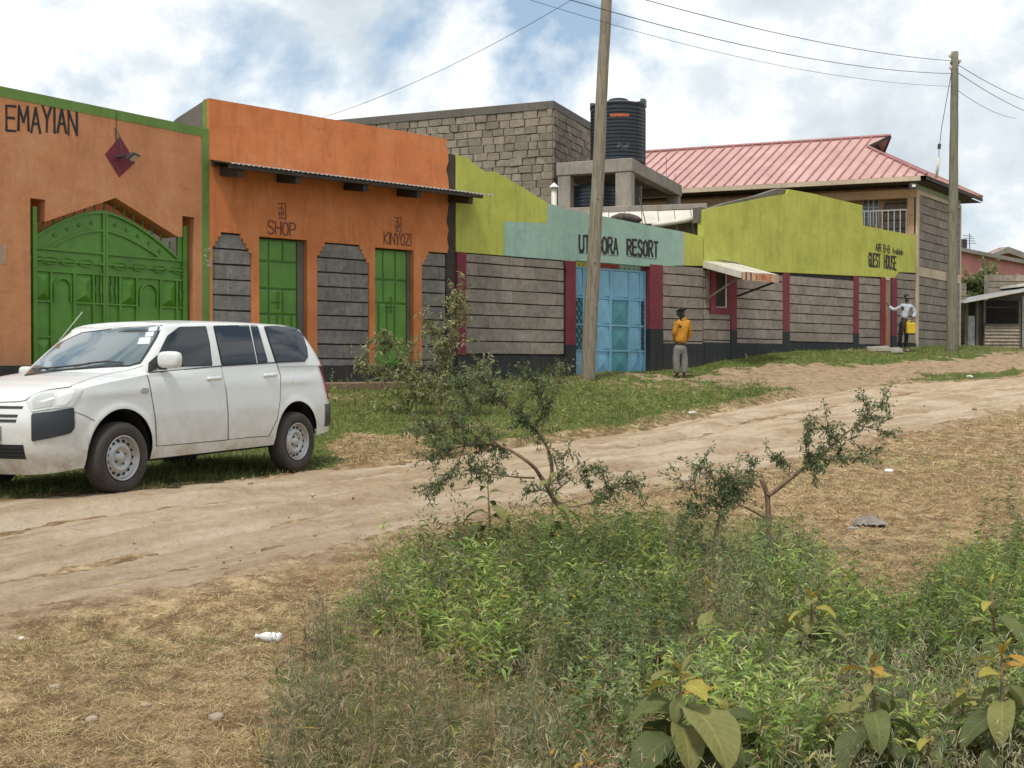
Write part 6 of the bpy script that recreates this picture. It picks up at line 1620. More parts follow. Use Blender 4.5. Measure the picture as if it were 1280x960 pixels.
for ax, sg in ((-.14, -1), (.02, 1)):
    f = Fig(); f.v('a', ax, .05, .035, (.036, .03)).v('b', ax+sg*.01, -.06, .04, (.042, .034)).v('c', ax+sg*.025, -.17, .028, (.038, .024)).c('a', 'b', 'c'); skin('shoe', f.p, f.e, simple('dusty_pink_shoe', (.38, .27, .27), .7, .2, 9, .1) if sg < 0 else bpy.data.materials['dusty_pink_shoe'], p2, F2, 1)
jc = root('jerrycan', 'yellow plastic jerrycan hanging from the hand of the person at the doorway', 'jerrycan', F2, (.115, -.15, .52))
ym = simple('yellow_plastic', (.62, .43, .02), .45, .12, 6, .1)
MB(F2).box(.0, .23, -.22, -.06, .50, .80).build('can', ym, jc, bevel=.02)
MB(F2).tube([(.05, -.14, .80), (.07, -.14, .85), (.17, -.14, .86), (.19, -.14, .80)], .014, 8).build('handle', ym, jc, smooth=True)
MB(F2).lathe([(.024, 0), (.024, .04), (0, .042)], (.03, -.14, .80), 12).build('cap', ym, jc)
# ------------------------------------------------------------------ vegetation
def leafmesh(P_, Dv, L, Wd, droop=0.0, side=None, fold=0.0):
    """P_ (n,3) base, Dv (n,3) unit direction, L, Wd (n,) -> verts (n*6,3), tris (n*4,3)"""
    n = len(P_); Dv = Dv/np.linalg.norm(Dv, axis=1)[:, None]
    if side is None:
        a = rng.normal(size=(n, 3)); side = np.cross(Dv, a)
    side = side/np.maximum(1e-6, np.linalg.norm(side, axis=1))[:, None]
    dr = np.broadcast_to(np.asarray(droop, float), (n,)); L_ = L[:, None]; W_ = Wd[:, None]
    down = np.zeros((n, 3)); down[:, 2] = -1
    def pt(t_, w_, s_): return P_+Dv*L_*t_+down*(L*dr*t_*t_)[:, None]+side*W_*w_*s_
    V = np.stack([pt(0, .12, -1), pt(0, .12, 1), pt(.35, .5, 1), pt(.35, .5, -1), pt(.72, .36, 1), pt(.72, .36, -1), pt(1, 0, 0)], 1)
    b = (np.arange(n)*7)[:, None, None]; T = np.array([[0, 1, 2], [0, 2, 3], [3, 2, 4], [3, 4, 5], [5, 4, 6]])[None]
    return V.reshape(-1, 3), (b+T).reshape(-1, 3)
def blademesh(P_, Dv, L, Wd, droop=0.3):
    n = len(P_); Dv = Dv/np.linalg.norm(Dv, axis=1)[:, None]; a = rng.normal(size=(n, 3)); side = np.cross(Dv, a); side /= np.linalg.norm(side, axis=1)[:, None]
    dr = np.broadcast_to(np.asarray(droop, float), (n,)); L_ = L[:, None]; W_ = Wd[:, None]
    down = np.zeros((n, 3)); down[:, 2] = -1
    def pt(t_, w_, s_): return P_+Dv*L_*t_+down*(L*dr*t_*t_)[:, None]+side*W_*w_*s_
    V = np.stack([pt(0, .5, -1), pt(0, .5, 1), pt(.55, .4, 1), pt(.55, .4, -1), pt(1, 0, 0)], 1)
    b = (np.arange(n)*5)[:, None, None]; T = np.array([[0, 1, 2], [0, 2, 3], [3, 2, 4]])[None]
    return V.reshape(-1, 3), (b+T).reshape(-1, 3)
def foliage_mat(name, rough=.6, trans=.35, sheen=0):
    m, t, b = new_mat(name); at_ = node(t, 'ShaderNodeVertexColor', layer_name='tint'); t.links.new(at_.outputs[0], b.inputs['Base Color'])
    b.inputs['Roughness'].default_value = rough; b.inputs['Specular IOR Level'].default_value = .25
    tr = node(t, 'ShaderNodeBsdfTranslucent', {0: at_.outputs[0]}); mx_ = node(t, 'ShaderNodeMixShader', {0: trans, 1: b.outputs[0], 2: tr.outputs[0]})
    t.links.new(mx_.outputs[0], t.nodes['Material Output'].inputs[0]); return m
MF = foliage_mat('green_leaves'); MS = foliage_mat('dry_straw', .8, .15)
def rep(c, k): return np.repeat(c, k, axis=0)
def pick(cols, n, var=.22):
    cols = np.array(cols); i = rng.integers(0, len(cols), n); c = cols[i]*(1+rng.uniform(-var, var, (n, 1)))
    return np.clip(c*(1+rng.uniform(-.08, .08, (n, 3))), 0, 1)
def wedge(n, d0, d1, p=.6, half=.48):
    u = rng.random(n); e = 1-p; D = (d0**e+(d1**e-d0**e)*u)**(1/e); x = D*rng.uniform(-half, half, n); return x, D
def updir(n, lo, hi):
    a = rng.uniform(0, 2*math.pi, n); el = rng.uniform(lo, hi, n); return np.stack([np.cos(a)*np.cos(el), np.sin(a)*np.cos(el), np.sin(el)], 1)
STRAW = [(.60, .46, .26), (.50, .37, .19), (.66, .53, .32), (.40, .27, .14), (.45, .38, .18), (.33, .21, .11), (.55, .39, .21)]
GRN = [(.13, .175, .040), (.17, .22, .055), (.10, .14, .033), (.22, .245, .08), (.25, .25, .10)]
WP = [(330,1300),(345,900),(375,835),(425,775),(500,715),(600,696),(720,688),(860,690),(960,696),(1010,716),(1045,780),(1100,806),(1160,795),(1178,740),(1300,690),(1450,700),(1450,1300)]
def inW(x, y, z):
    px, py = project(x, y, z); return inpoly(px+18*(fbm(x, y, 3, 61)-.5)*2, py+14*(fbm(x, y, 3, 62)-.5)*2, WP)
# building footprints keep grass off
def behind_wall(x, y):
    Fi = np.array(FS.inverted()); s_ = Fi[0, 0]*x+Fi[0, 1]*y+Fi[0, 3]; w = Fi[1, 0]*x+Fi[1, 1]*y+Fi[1, 3]
    Gi = np.array(FG.inverted()); w2 = Gi[1, 0]*x+Gi[1, 1]*y+Gi[1, 3]
    r_ = np.where(s_ > 0, w > -.06, w2 > -.06) & (s_ < 22.9)
    return r_
n = 430000; x, y = wedge(n, 3.6, 44, .95); z = Hd(x, y); g_, b_ = zones(x, y, z); s_, v_, dn_, df_ = road_uv(x, y)
ok = ((v_ < -.02) | (v_ > 1.02)) & ~behind_wall(x, y)
edge_ = np.minimum(np.where(v_ < 0, -dn_, 9), np.where(v_ > 1, -df_, 9)); thin = fbm(x, y, 1.6, 71)
ok &= rng.random(n) < np.clip(edge_*2.2, .12, 1)*np.clip(.35+thin*1.1, 0, 1)
ok &= rng.random(n) > b_*.94
isg = rng.random(n) < np.where(v_ > 1, g_*1.35, g_*.8)
farscale = np.clip(y/9, .75, 2.2)
def blades(sel, L0, L1, w0, el, cols, droop, name, mat, label, cat):
    k = sel.sum(); P_ = np.stack([x[sel], y[sel], z[sel]-.004], 1)
    fs2 = farscale[sel]; L = rng.uniform(L0, L1, k)*np.sqrt(fs2); Wd = w0*rng.uniform(.6, 1.3, k)*fs2
    V, T = blademesh(P_, updir(k, *el), L, Wd, droop); c = pick(cols, k)
    tn = .76+.5*fbm(P_[:, 0], P_[:, 1], .8, 77); c = c*tn[:, None]
    o = fast(name, V, T, mat, rep(c, 5)); props(o, label, cat, None, 'stuff'); return o
dry = ok & ~isg
flat_ = dry & (rng.random(n) < .62)
blades(flat_, .03, .09, .0038, (R(-4), R(26)), STRAW, .05, 'dry_grass', MS, 'dead flattened straw lying over the cut field', 'dry grass')
blades(dry & ~flat_, .02, .07, .0036, (R(30), R(85)), STRAW, .35, 'stubble', MS, 'short upright dry grass stubble', 'dry grass')
gs = ok & isg
blades(gs & (v_ > 1), .05, .125, .0052, (R(25), R(80)), [(.14, .185, .045), (.18, .225, .06), (.12, .16, .04), (.24, .26, .09), (.33, .29, .13), (.28, .25, .11)], .45, 'verge_grass', MF, 'green grass on the verge below the walls', 'grass')
blades(gs & (v_ < 0), .04, .13, .0036, (R(20), R(85)), GRN+STRAW[:3]+[(.20, .20, .08)], .5, 'field_grass', MF, 'mixed green and straw grass among the dry field', 'grass')
n = 190000; x, y = wedge(n, 3.8, 12, .9); z = Hd(x, y); g_, b_ = zones(x, y, z); s_, v_, dn_, df_ = road_uv(x, y); farscale = np.clip(y/9, .75, 2.2)
ok = (v_ < -.02) & (rng.random(n) > b_*.9) & (rng.random(n) < np.clip(-dn_*2.0, .1, 1)) & ~inW(x, y, z)
blades(ok, .03, .08, .0034, (R(-4), R(45)), STRAW+[(.36, .33, .15)], .2, 'dry_grass', MS, 'matted straw close to the camera', 'dry grass')
# extra lush grass: round the car, foot of the walls, bank edge
n = 90000; x, y = wedge(n, 9, 34, .2, .48); z = Hd(x, y); s_, v_, dn_, df_ = road_uv(x, y)
Ci = np.array(FC.inverted()); cx_ = Ci[0, 0]*x+Ci[0, 1]*y+Ci[0, 3]; cy_ = Ci[1, 0]*x+Ci[1, 1]*y+Ci[1, 3]
Fi = np.array(FS.inverted()); ww = Fi[1, 0]*x+Fi[1, 1]*y+Fi[1, 3]; sS = Fi[0, 0]*x+Fi[0, 1]*y+Fi[0, 3]
g_, b_ = zones(x, y, z); px, py = project(x, y, z)
nearcar = (cx_ > -2) & (cx_ < 3.6) & (cy_ > -.55) & (cy_ < 2.6); foot = (ww > -.7) & (ww < -.05) & (sS > .0) & ~((sS > 8.7) & (sS < 12.5))
bankz = (v_ > 1) & (df_ > -1.1) & (df_ < -.08) & (x > -.5) & (x < 7.2)
ok = (v_ > 1.02) & ~behind_wall(x, y) & (b_ < .3) & (nearcar | (foot & (rng.random(n) < .6)) | (bankz & (rng.random(n) < .8)) | (rng.random(n) < g_*.35))
farscale = np.clip(y/9, .75, 2.2)
blades(ok, .06, .17, .0050, (R(35), R(88)), GRN+[(.15, .21, .04)], .4, 'verge_grass', MF, 'longer lush grass beside the car and along the foot of the walls', 'grass')

# weeds
def weeds(name, pts, kind, label):
    """every plant: upright stem blades with leaves up the stem"""
    n = len(pts); Vs = []; Ts = []; Cs = []; off = 0
    x, y = pts[:, 0], pts[:, 1]; z = Hd(x, y)
    if kind == 'leafy': h = rng.uniform(.18, .46, n); nl = 24; LL = (.04, .085); ww_ = .17; cols = [(.17, .25, .05), (.23, .31, .065), (.12, .185, .042), (.29, .34, .10), (.15, .205, .058), (.25, .26, .10)]; el = (R(-5), R(55)); lean = .22
    if kind == 'wispy': h = rng.uniform(.16, .44, n); nl = 30; LL = (.03, .08); ww_ = .075; cols = [(.19, .205, .115), (.25, .25, .155), (.15, .175, .09), (.32, .275, .17)]; el = (R(25), R(80)); lean = .3
    if kind == 'bushy': h = rng.uniform(.22, .52, n); nl = 34; LL = (.025, .06); ww_ = .22; cols = [(.10, .145, .05), (.125, .17, .06), (.16, .20, .075)]; el = (R(-20), R(45)); lean = .25
    if kind == 'brown': h = rng.uniform(.12, .32, n); nl = 9; LL = (.03, .07); ww_ = .07; cols = [(.36, .26, .15), (.26, .19, .12), (.45, .35, .21)]; el = (R(10), R(70)); lean = .5
    hn = fbm(x, y, 1.1, 131); h = h*(.55+.9*hn)*np.clip((y-3.0)/1.6, .45, 1)
    az = rng.uniform(0, 2*math.pi, n); ln = rng.uniform(0, lean, n); top = np.stack([np.cos(az)*ln, np.sin(az)*ln, np.ones(n)], 1)*h[:, None]; base = np.stack([x, y, z-.01], 1)
    V, T = blademesh(base, top, np.linalg.norm(top, axis=1), np.full(n, .0036), .02); sc_ = pick([(.20, .20, .09), (.17, .20, .07)], n) if kind != 'brown' else pick(cols, n)
    Vs.append(V); Ts.append(T); Cs.append(rep(sc_, 5)); off = len(V)
    t_ = rng.uniform(.12, 1.0, (n, nl)); P_ = (base[:, None]+top[:, None]*t_[..., None]).reshape(-1, 3)
    P_ += rng.normal(size=P_.shape)*(.012 if kind != 'brown' else .004)
    k = n*nl; d = updir(k, *el); d[:, 2] += (t_.ravel()-.5)*.6
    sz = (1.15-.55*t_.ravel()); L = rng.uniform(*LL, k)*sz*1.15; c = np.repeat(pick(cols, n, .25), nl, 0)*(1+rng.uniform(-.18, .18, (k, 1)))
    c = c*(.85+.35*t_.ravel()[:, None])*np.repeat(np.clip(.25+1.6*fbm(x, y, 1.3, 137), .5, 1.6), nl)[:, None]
    yel = rng.random(k) < .03; c[yel] = (.42, .33, .06)
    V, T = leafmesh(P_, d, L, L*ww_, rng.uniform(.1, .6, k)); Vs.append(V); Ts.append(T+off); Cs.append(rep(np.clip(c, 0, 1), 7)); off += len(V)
    if kind in ('leafy', 'bushy'):          # tiny white flowers here and there
        q = rng.random(k) < .006; Pq = P_[q]+[0, 0, .02]; kq = len(Pq)
        V, T = leafmesh(Pq, updir(kq, 0, 1.5), np.full(kq, .012), np.full(kq, .010)); Vs.append(V); Ts.append(T+off); Cs.append(np.full((len(V), 3), .6))
    o = fast(name, np.concatenate(Vs), np.concatenate(Ts), MF, np.concatenate(Cs)); props(o, label, 'weeds', None, 'stuff'); return o
def scatter(n, d0, d1, poly=None, dens=None, p=.4, half=.5):
    x, y = wedge(n, d0, d1, p, half); z = Hd(x, y); s_, v_, _, _ = road_uv(x, y); ok = v_ < -.02
    if poly is not None:
        px, py = project(x, y, z); ok &= inpoly(px+16*(fbm(x, y, 3, 61)-.5)*2, py+12*(fbm(x, y, 3, 62)-.5)*2, poly)
    for cx_, cy_ in ((.45, 8.2), (1.86, 8.45), (1.42, 8.3), (.35, 7.8), (1.75, 7.9)): ok &= np.hypot(x-cx_, y-cy_) > .2
    if dens: ok &= rng.random(n) < dens(x, y, *project(x, y, z))
    return np.stack([x[ok], y[ok]], 1)
def clump(seed, sc, th): return lambda x, y, px, py: np.clip((fbm(x, y, sc, seed)-th)*6, 0, 1)
weeds('weeds', scatter(9000, 4.1, 9.2, WP, lambda x, y, px, py: np.clip((fbm(x, y, 1.6, 81)-.44)*7, 0.03, 1)*np.where((py > 800) & (px < 820), .3, 1)*np.clip((px-400-np.clip(py-800, 0, 200)*1.6)/160, 0.02, 1)*np.where(py > 900, .45, 1)), 'leafy', 'bright green leafy weeds crowding the foreground')
weeds('weeds', scatter(4200, 5.4, 9.4, [(470,800),(490,735),(560,695),(800,690),(870,760),(800,850),(600,860)], None), 'leafy', 'brightest clump of leafy weeds below the crooked thorn tree')
weeds('weeds', scatter(8500, 3.7, 9.2, WP, lambda x, y, px, py: np.clip((fbm(x, y, 1.9, 84)-.38)*6, .08, 1)*np.where(py > 930, .6, 1)*np.where(px < 620, np.where(py > 850, .4, .8), 1)), 'wispy', 'grey green wispy weeds in the foreground')
weeds('weeds', scatter(5200, 4.3, 9.4, WP, lambda x, y, px, py: np.clip((fbm(x, y, 1.5, 88)-.43)*7, .03, 1)*np.clip((px-600)/200, 0, 1)), 'bushy', 'dark green bushy weeds around the thorn trees')
weeds('dead_weeds', scatter(5600, 3.7, 9.2, WP, None), 'brown', 'dead brown weed stalks among the green')
weeds('weeds', scatter(600, 4.2, 7, [(325,1000),(335,880),(365,830),(430,800),(430,1000)], None), 'wispy', 'scattered thin weeds at the left edge of the green patch')
weeds('dead_weeds', scatter(500, 5, 20, [(960,700),(1030,660),(1040,600),(1150,560),(1300,500),(1300,600),(1200,620),(1060,720)], clump(93, 1.2, .5)), 'brown', 'dry stalks scattered in the right hand field')
weeds('dead_weeds', scatter(1600, 9, 22, [(1180,560),(1200,525),(1290,505),(1350,520),(1350,590),(1240,580)], None), 'brown', 'dry tussocks on the bank at the right edge of the road')
weeds('weeds', scatter(500, 5, 12, [(1225,680),(1240,640),(1300,630),(1300,700)], None), 'bushy', 'dark bushy weeds at the right edge of the field')
# weeds and low plants on the far verge
x, y = wedge(5000, 12, 34, .1); z = Hd(x, y); s_, v_, _, _ = road_uv(x, y); px, py = project(x, y, z); g_, b_ = zones(x, y, z)
Fi = np.array(FS.inverted()); ww = Fi[1, 0]*x+Fi[1, 1]*y+Fi[1, 3]
ok = (v_ > 1.05) & ~behind_wall(x, y) & (b_ < .2) & (((ww > -1.0) & (px > 410) & (px < 700)) | ((px > 700) & (px < 960) & (py > 482) & (rng.random(5000) < .35)) | (rng.random(5000) < .03))
weeds('verge_weeds', np.stack([x[ok], y[ok]], 1)[:900], 'leafy', 'low leafy weeds on the green verge and against the wall')

# thorn trees: limbs follow the photographed branches, at their own depth
BARK = wood_pole('thorn_bark', (.17, .105, .065), (.26, .17, .11))
def limb3(pts, D, wob, F_=None):
    P3 = []; dd = 0
    for i, (a, c) in enumerate(pts):
        dd += random.uniform(-wob, wob) if i else 0; P3.append(at(a, c, D+dd))
    return P3
def smooth_line(P3, k=4):
    A = np.array([tuple(p) for p in P3]); return cspl(A, (len(A)-1)*k+1)
def thorn_tree(name, label, D, limbs, cols, leaf=.026, dens=100, fuzz=1.0, base=None, bark=None, wl=.42):
    b0 = base; t_ = root(name, label, 'thorn tree' if 'tree' in name else 'shrub', Matrix.Translation(b0))
    LP = []; LD = []; LS = []
    for i, L_ in enumerate(limbs):
        P3 = smooth_line(limb3(L_['p'], D+L_.get('d', 0), L_.get('w', .06)), 5); m_ = len(P3)
        if L_.get('trunk'): P3[0] = b0-Vector((0, 0, .06))
        rs = [L_['r'][0]+(L_['r'][1]-L_['r'][0])*(q/(m_-1)) for q in range(m_)]
        MB().tube(P3, [q*.86 for q in rs], 8).build('trunk' if L_.get('trunk') else 'limb', bark or BARK, t_, smooth=True)
        f0 = L_.get('f', 0)
        if f0 is None: continue
        seglen = np.hypot(*(np.diff(np.array(L_['p'], float), axis=0).T)).sum()*D/1500
        nt_ = max(3, int(seglen*50*fuzz)); tw = []
        for q in range(nt_):
            u_ = f0+(1-f0)*random.random(); k = u_*(m_-1); i0 = min(int(k), m_-2); p = P3[i0]+(P3[i0+1]-P3[i0])*(k-i0); dr = P3[i0+1]-P3[i0]; dr = dr/np.linalg.norm(dr)
            d = dr*.6+rng.normal(size=3)*.75; d[2] += .10; d /= np.linalg.norm(d); ln = random.uniform(.06, .21)*L_.get('tl', 1)
            e = p+d*ln; tw.append((p, e))
            kk = int(dens*ln*random.uniform(.5, 1.3)*3)
            uu = rng.random((kk, 1)); LP.append(p+(e-p)*uu+rng.normal(size=(kk, 3))*.013); LD.append(d*.5+rng.normal(size=(kk, 3))*.8)
        mb = MB()
        for a, c in tw: mb.tube([a, (a+c)/2+rng.normal(size=3)*.006, c], [.0028, .0022, .001], 4, caps=False)
        o = mb.build('twig', bark or BARK, t_, fix=False)
        if o: o['kind'] = 'stuff'
    LP = np.concatenate(LP); LD = np.concatenate(LD); k = len(LP); L = rng.uniform(.6, 1.3, k)*leaf
    V, T = leafmesh(LP, LD, L, L*wl, rng.uniform(0, .5, k)); c = pick(cols, k, .3)
    o = fast('crown', V, T, MF, rep(c, 7), parent=t_); o['kind'] = 'stuff'
    return t_
q3 = lambda *pp: [(440+a/2.8225, 360+b_/2.8225) for a, b_ in pp]
q4 = lambda *pp: [(840+a/2.909, 480+b_/2.909) for a, b_ in pp]
DG = [(.11, .155, .068), (.155, .20, .09), (.085, .12, .052), (.21, .25, .13)]
g = ground(724, 691); D1_ = g.y
thorn_tree('thorn_tree', 'crooked young thorn tree with a reddish leaning trunk in the middle of the weeds', D1_, [
 dict(p=q3((805,930),(775,870),(745,790),(712,745),(688,700),(665,665)), r=(.026, .018), trunk=1, f=None),
 dict(p=q3((665,665),(640,630),(590,592),(530,560),(470,552),(400,556),(330,575),(275,600)), r=(.017, .005), f=.42, w=.10),
 dict(p=q3((400,556),(360,640),(310,690),(260,702)), r=(.006, .002), f=.2, w=.08),
 dict(p=q3((400,556),(340,520),(280,490),(220,480)), r=(.006, .002), f=.0, w=.10),
 dict(p=q3((520,560),(450,470),(400,390),(380,350)), r=(.008, .003), f=.1, w=.08),
 dict(p=q3((470,552),(400,500),(330,480),(260,520)), r=(.007, .002), f=.2, w=.14),
 dict(p=q3((690,705),(705,650),(698,590),(680,545),(650,505),(600,460),(540,405),(490,350),(430,300)), r=(.017, .004), f=.45, w=.08),
 dict(p=q3((540,405),(470,380),(420,330)), r=(.006, .002), f=.1, w=.08),
 dict(p=q3((660,525),(680,450),(655,370),(645,320),(590,320)), r=(.009, .003), f=.15, w=.08),
 dict(p=q3((690,470),(705,380),(725,300),(735,260)), r=(.005, .002), f=.1, w=.06, tl=.6),
 dict(p=q3((645,670),(590,668),(520,660),(450,650),(420,630)), r=(.009, .003), f=.45, w=.08),
 dict(p=q3((710,720),(670,715),(620,712)), r=(.006, .002), f=.2),
 dict(p=q3((735,775),(800,768),(860,750),(900,725),(950,690),(1010,690)), r=(.008, .002), f=.35, w=.08),
 dict(p=q3((860,750),(830,690),(810,640)), r=(.004, .002), f=.2, tl=.7),
 dict(p=q3((900,725),(890,670),(860,630)), r=(.004, .002), f=.2, tl=.7),
 dict(p=q3((705,690),(740,640),(750,580)), r=(.006, .002), f=.1, tl=.9),
 dict(p=q3((715,720),(750,690),(760,650)), r=(.006, .002), f=.0),
 dict(p=q3((780,850),(810,835),(855,825)), r=(.005, .003), f=None),
], DG, base=g, dens=75)
g = ground(962, 701)
thorn_tree('thorn_tree', 'cut thorn tree with a dark stubbed trunk and one long branch reaching up right', g.y, [
 dict(p=q4((362,640),(356,560),(350,460),(345,400),(325,345)), r=(.026, .020), trunk=1, f=None),
 dict(p=q4((350,405),(380,385),(430,345),(480,305),(530,275)), r=(.019, .013), f=.75),
 dict(p=q4((530,275),(570,235),(620,190),(670,150),(710,120),(760,80)), r=(.011, .003), f=.0, w=.08),
 dict(p=q4((500,290),(485,220),(495,150),(515,95)), r=(.006, .002), f=.1, tl=.7),
 dict(p=q4((575,235),(570,170),(560,110)), r=(.006, .002), f=.0, tl=.8),
 dict(p=q4((540,275),(610,275),(680,265),(745,250)), r=(.007, .002), f=.1, tl=.7),
 dict(p=q4((600,260),(630,210),(650,200)), r=(.006, .002), f=.0),
 dict(p=q4((670,150),(720,160),(780,180)), r=(.006, .002), f=.0, tl=.9),
 dict(p=q4((690,130),(720,90),(680,50)), r=(.004, .0015), f=.1, tl=.5),
 dict(p=q4((460,320),(420,290),(380,270),(335,215)), r=(.005, .002), f=.2, tl=.6),
 dict(p=q4((345,490),(290,460),(240,435),(215,410)), r=(.010, .006), f=.8),
 dict(p=q4((320,375),(290,360),(250,350),(200,330)), r=(.008, .003), f=.3),
 dict(p=q4((215,410),(190,380),(130,320),(95,295)), r=(.006, .002), f=.0, w=.1),
 dict(p=q4((240,430),(260,380),(290,320)), r=(.006, .002), f=.0, w=.1),
 dict(p=q4((370,440),(410,445),(435,475),(440,560)), r=(.004, .002), f=None),
], DG, base=g, dens=75)
g = ground(888, 695)
thorn_tree('thorn_tree', 'small thorn sapling with a thin slanting stem left of the cut thorn tree', g.y, [
 dict(p=q4((145,625),(160,540),(178,470),(205,425)), r=(.017, .010), trunk=1, f=.8),
 dict(p=q4((190,460),(150,420),(90,400),(40,360)), r=(.007, .002), f=.1, w=.1),
 dict(p=q4((205,425),(230,370),(290,330),(300,290)), r=(.007, .002), f=.0, w=.1),
 dict(p=q4((190,440),(170,370),(120,330)), r=(.006, .002), f=.0, w=.1),
 dict(p=q4((178,470),(110,450),(60,440)), r=(.006, .002), f=.2, w=.1),
], DG, base=g, dens=80)
# paler shrub on the far verge, seen above the thorn tree
g = ground(548, 520)
LG = [(.24, .255, .11), (.30, .31, .15), (.18, .20, .08), (.36, .35, .20)]
thorn_tree('leafy_shrub', 'pale straggly shrub on the far verge in front of the second green shop door', g.y, [
 dict(p=[(548,520),(552,500),(556,482)], r=(.03, .022), trunk=1, f=None),
 dict(p=[(556,482),(560,455),(563,425),(566,398),(575,372)], r=(.02, .004), f=.0, w=.10, tl=2.4),
 dict(p=[(556,482),(556,455),(546,425),(528,392)], r=(.014, .004), f=.1, w=.10, tl=1.7),
 dict(p=[(556,490),(530,470),(505,455),(492,432),(476,428)], r=(.014, .004), f=.1, w=.15, tl=2.2),
 dict(p=[(530,472),(500,470),(475,468),(448,458)], r=(.012, .003), f=.0, w=.15, tl=2.0),
 dict(p=[(556,490),(530,495),(505,500)], r=(.012, .003), f=.0, w=.15, tl=2.2),
 dict(p=[(556,490),(580,480),(600,462),(612,470)], r=(.014, .004), f=.0, w=.15, tl=2.2),
 dict(p=[(560,500),(590,500),(610,490)], r=(.012, .003), f=.0, w=.15, tl=2.2),
 dict(p=[(540,478),(520,480),(510,486)], r=(.012, .003), f=.0, w=.15, tl=2.2),
], LG, leaf=.075, dens=26, base=g, wl=.3, fuzz=.8)
# tree behind the kiosk
g = Vector((at(1225, 400, 47).x, 47, 2.1))
thorn_tree('garden_tree', 'pale green garden tree showing above the kiosk roof', 47, [
 dict(p=[(1228,436),(1228,400),(1229,372)], r=(.08, .06), trunk=1, f=None),
 dict(p=[(1229,372),(1222,360),(1212,352)], r=(.05, .02), f=.0, w=.3, tl=5),
 dict(p=[(1229,372),(1232,358),(1236,345)], r=(.05, .02), f=.0, w=.3, tl=6),
 dict(p=[(1229,372),(1240,366),(1250,352)], r=(.05, .02), f=.0, w=.3, tl=5),
 dict(p=[(1229,372),(1214,370),(1208,368)], r=(.05, .02), f=.0, w=.3, tl=4),
 dict(p=[(1229,372),(1222,366),(1220,358)], r=(.05, .02), f=.0, w=.3, tl=6),
], [(.19, .22, .09), (.25, .27, .13), (.13, .16, .06)], leaf=.20, dens=9, base=g, wl=.35)

# big leaved plants: every leaf a part of its own
def leafmat(name, c, c2):
    m, t, b = new_mat(name); v = coords(t); f = nz(t, v, 12, 5); lc = ramp(t, f, [(.3, mul(c, .8)), (.5, c), (.72, c2)])
    uv = node(t, 'ShaderNodeSeparateColor', {0: node(t, 'ShaderNodeVertexColor', layer_name='leafuv').outputs[0]})
    q = node(t, 'ShaderNodeMath', {0: node(t, 'ShaderNodeMath', {0: uv.outputs[0], 1: -.22, 2: uv.outputs[1]}, operation='MULTIPLY_ADD').outputs[0], 1: 11.0}, operation='MULTIPLY')
    fr_ = node(t, 'ShaderNodeMath', {0: node(t, 'ShaderNodeMath', {0: q.outputs[0]}, operation='FRACT').outputs[0], 1: .5}, operation='SUBTRACT'); ab = node(t, 'ShaderNodeMath', {0: fr_.outputs[0]}, operation='ABSOLUTE').outputs[0]
    vein = ramp(t, ab, [(.0, (.8,)*3), (.09, (0, 0, 0))]); rib = ramp(t, uv.outputs[0], [(.0, (1, 1, 1)), (.10, (0, 0, 0))])
    vv_ = node(t, 'ShaderNodeMath', {0: vein, 1: rib}, operation='MAXIMUM').outputs[0]
    lc = mixc(t, node(t, 'ShaderNodeMath', {0: vv_, 1: .45}, operation='MULTIPLY').outputs[0], lc, mul((c2[0]*1.3+.05, c2[1]*1.3+.05, c2[2]*1.2), 1))
    sp_ = nz(t, v, 38, 4); lc = mixc(t, ramp(t, sp_, [(.63, (0, 0, 0)), (.70, (.7,)*3)]), lc, (.16, .10, .045)); t.links.new(lc, b.inputs['Base Color'])
    b.inputs['Roughness'].default_value = .65; b.inputs['Specular IOR Level'].default_value = .25; bump(t, b, nz(t, coords(t, scale=(1, 1, 1)), 45, 4), .5, .006)
    col = b.inputs['Base Color'].links[0].from_socket; tr = node(t, 'ShaderNodeBsdfTranslucent', {0: col}); mx_ = node(t, 'ShaderNodeMixShader', {0: .28, 1: b.outputs[0], 2: tr.outputs[0]})
    t.links.new(mx_.outputs[0], t.nodes['Material Output'].inputs[0]); return m
LM = [leafmat('broad_leaf_dark', (.085, .105, .04), (.11, .13, .05)), leafmat('broad_leaf_mid', (.13, .15, .05), (.17, .19, .065)), leafmat('broad_leaf_olive', (.21, .21, .07), (.27, .25, .09)), leafmat('broad_leaf_yellow', (.33, .29, .06), (.44, .36, .08)), leafmat('broad_leaf_orange', (.40, .23, .045), (.42, .28, .05)), leafmat('broad_leaf_dead', (.07, .04, .025), (.10, .06, .04))]
STM = simple('brown_stem', (.14, .085, .05), .8, .3, 20, .2)
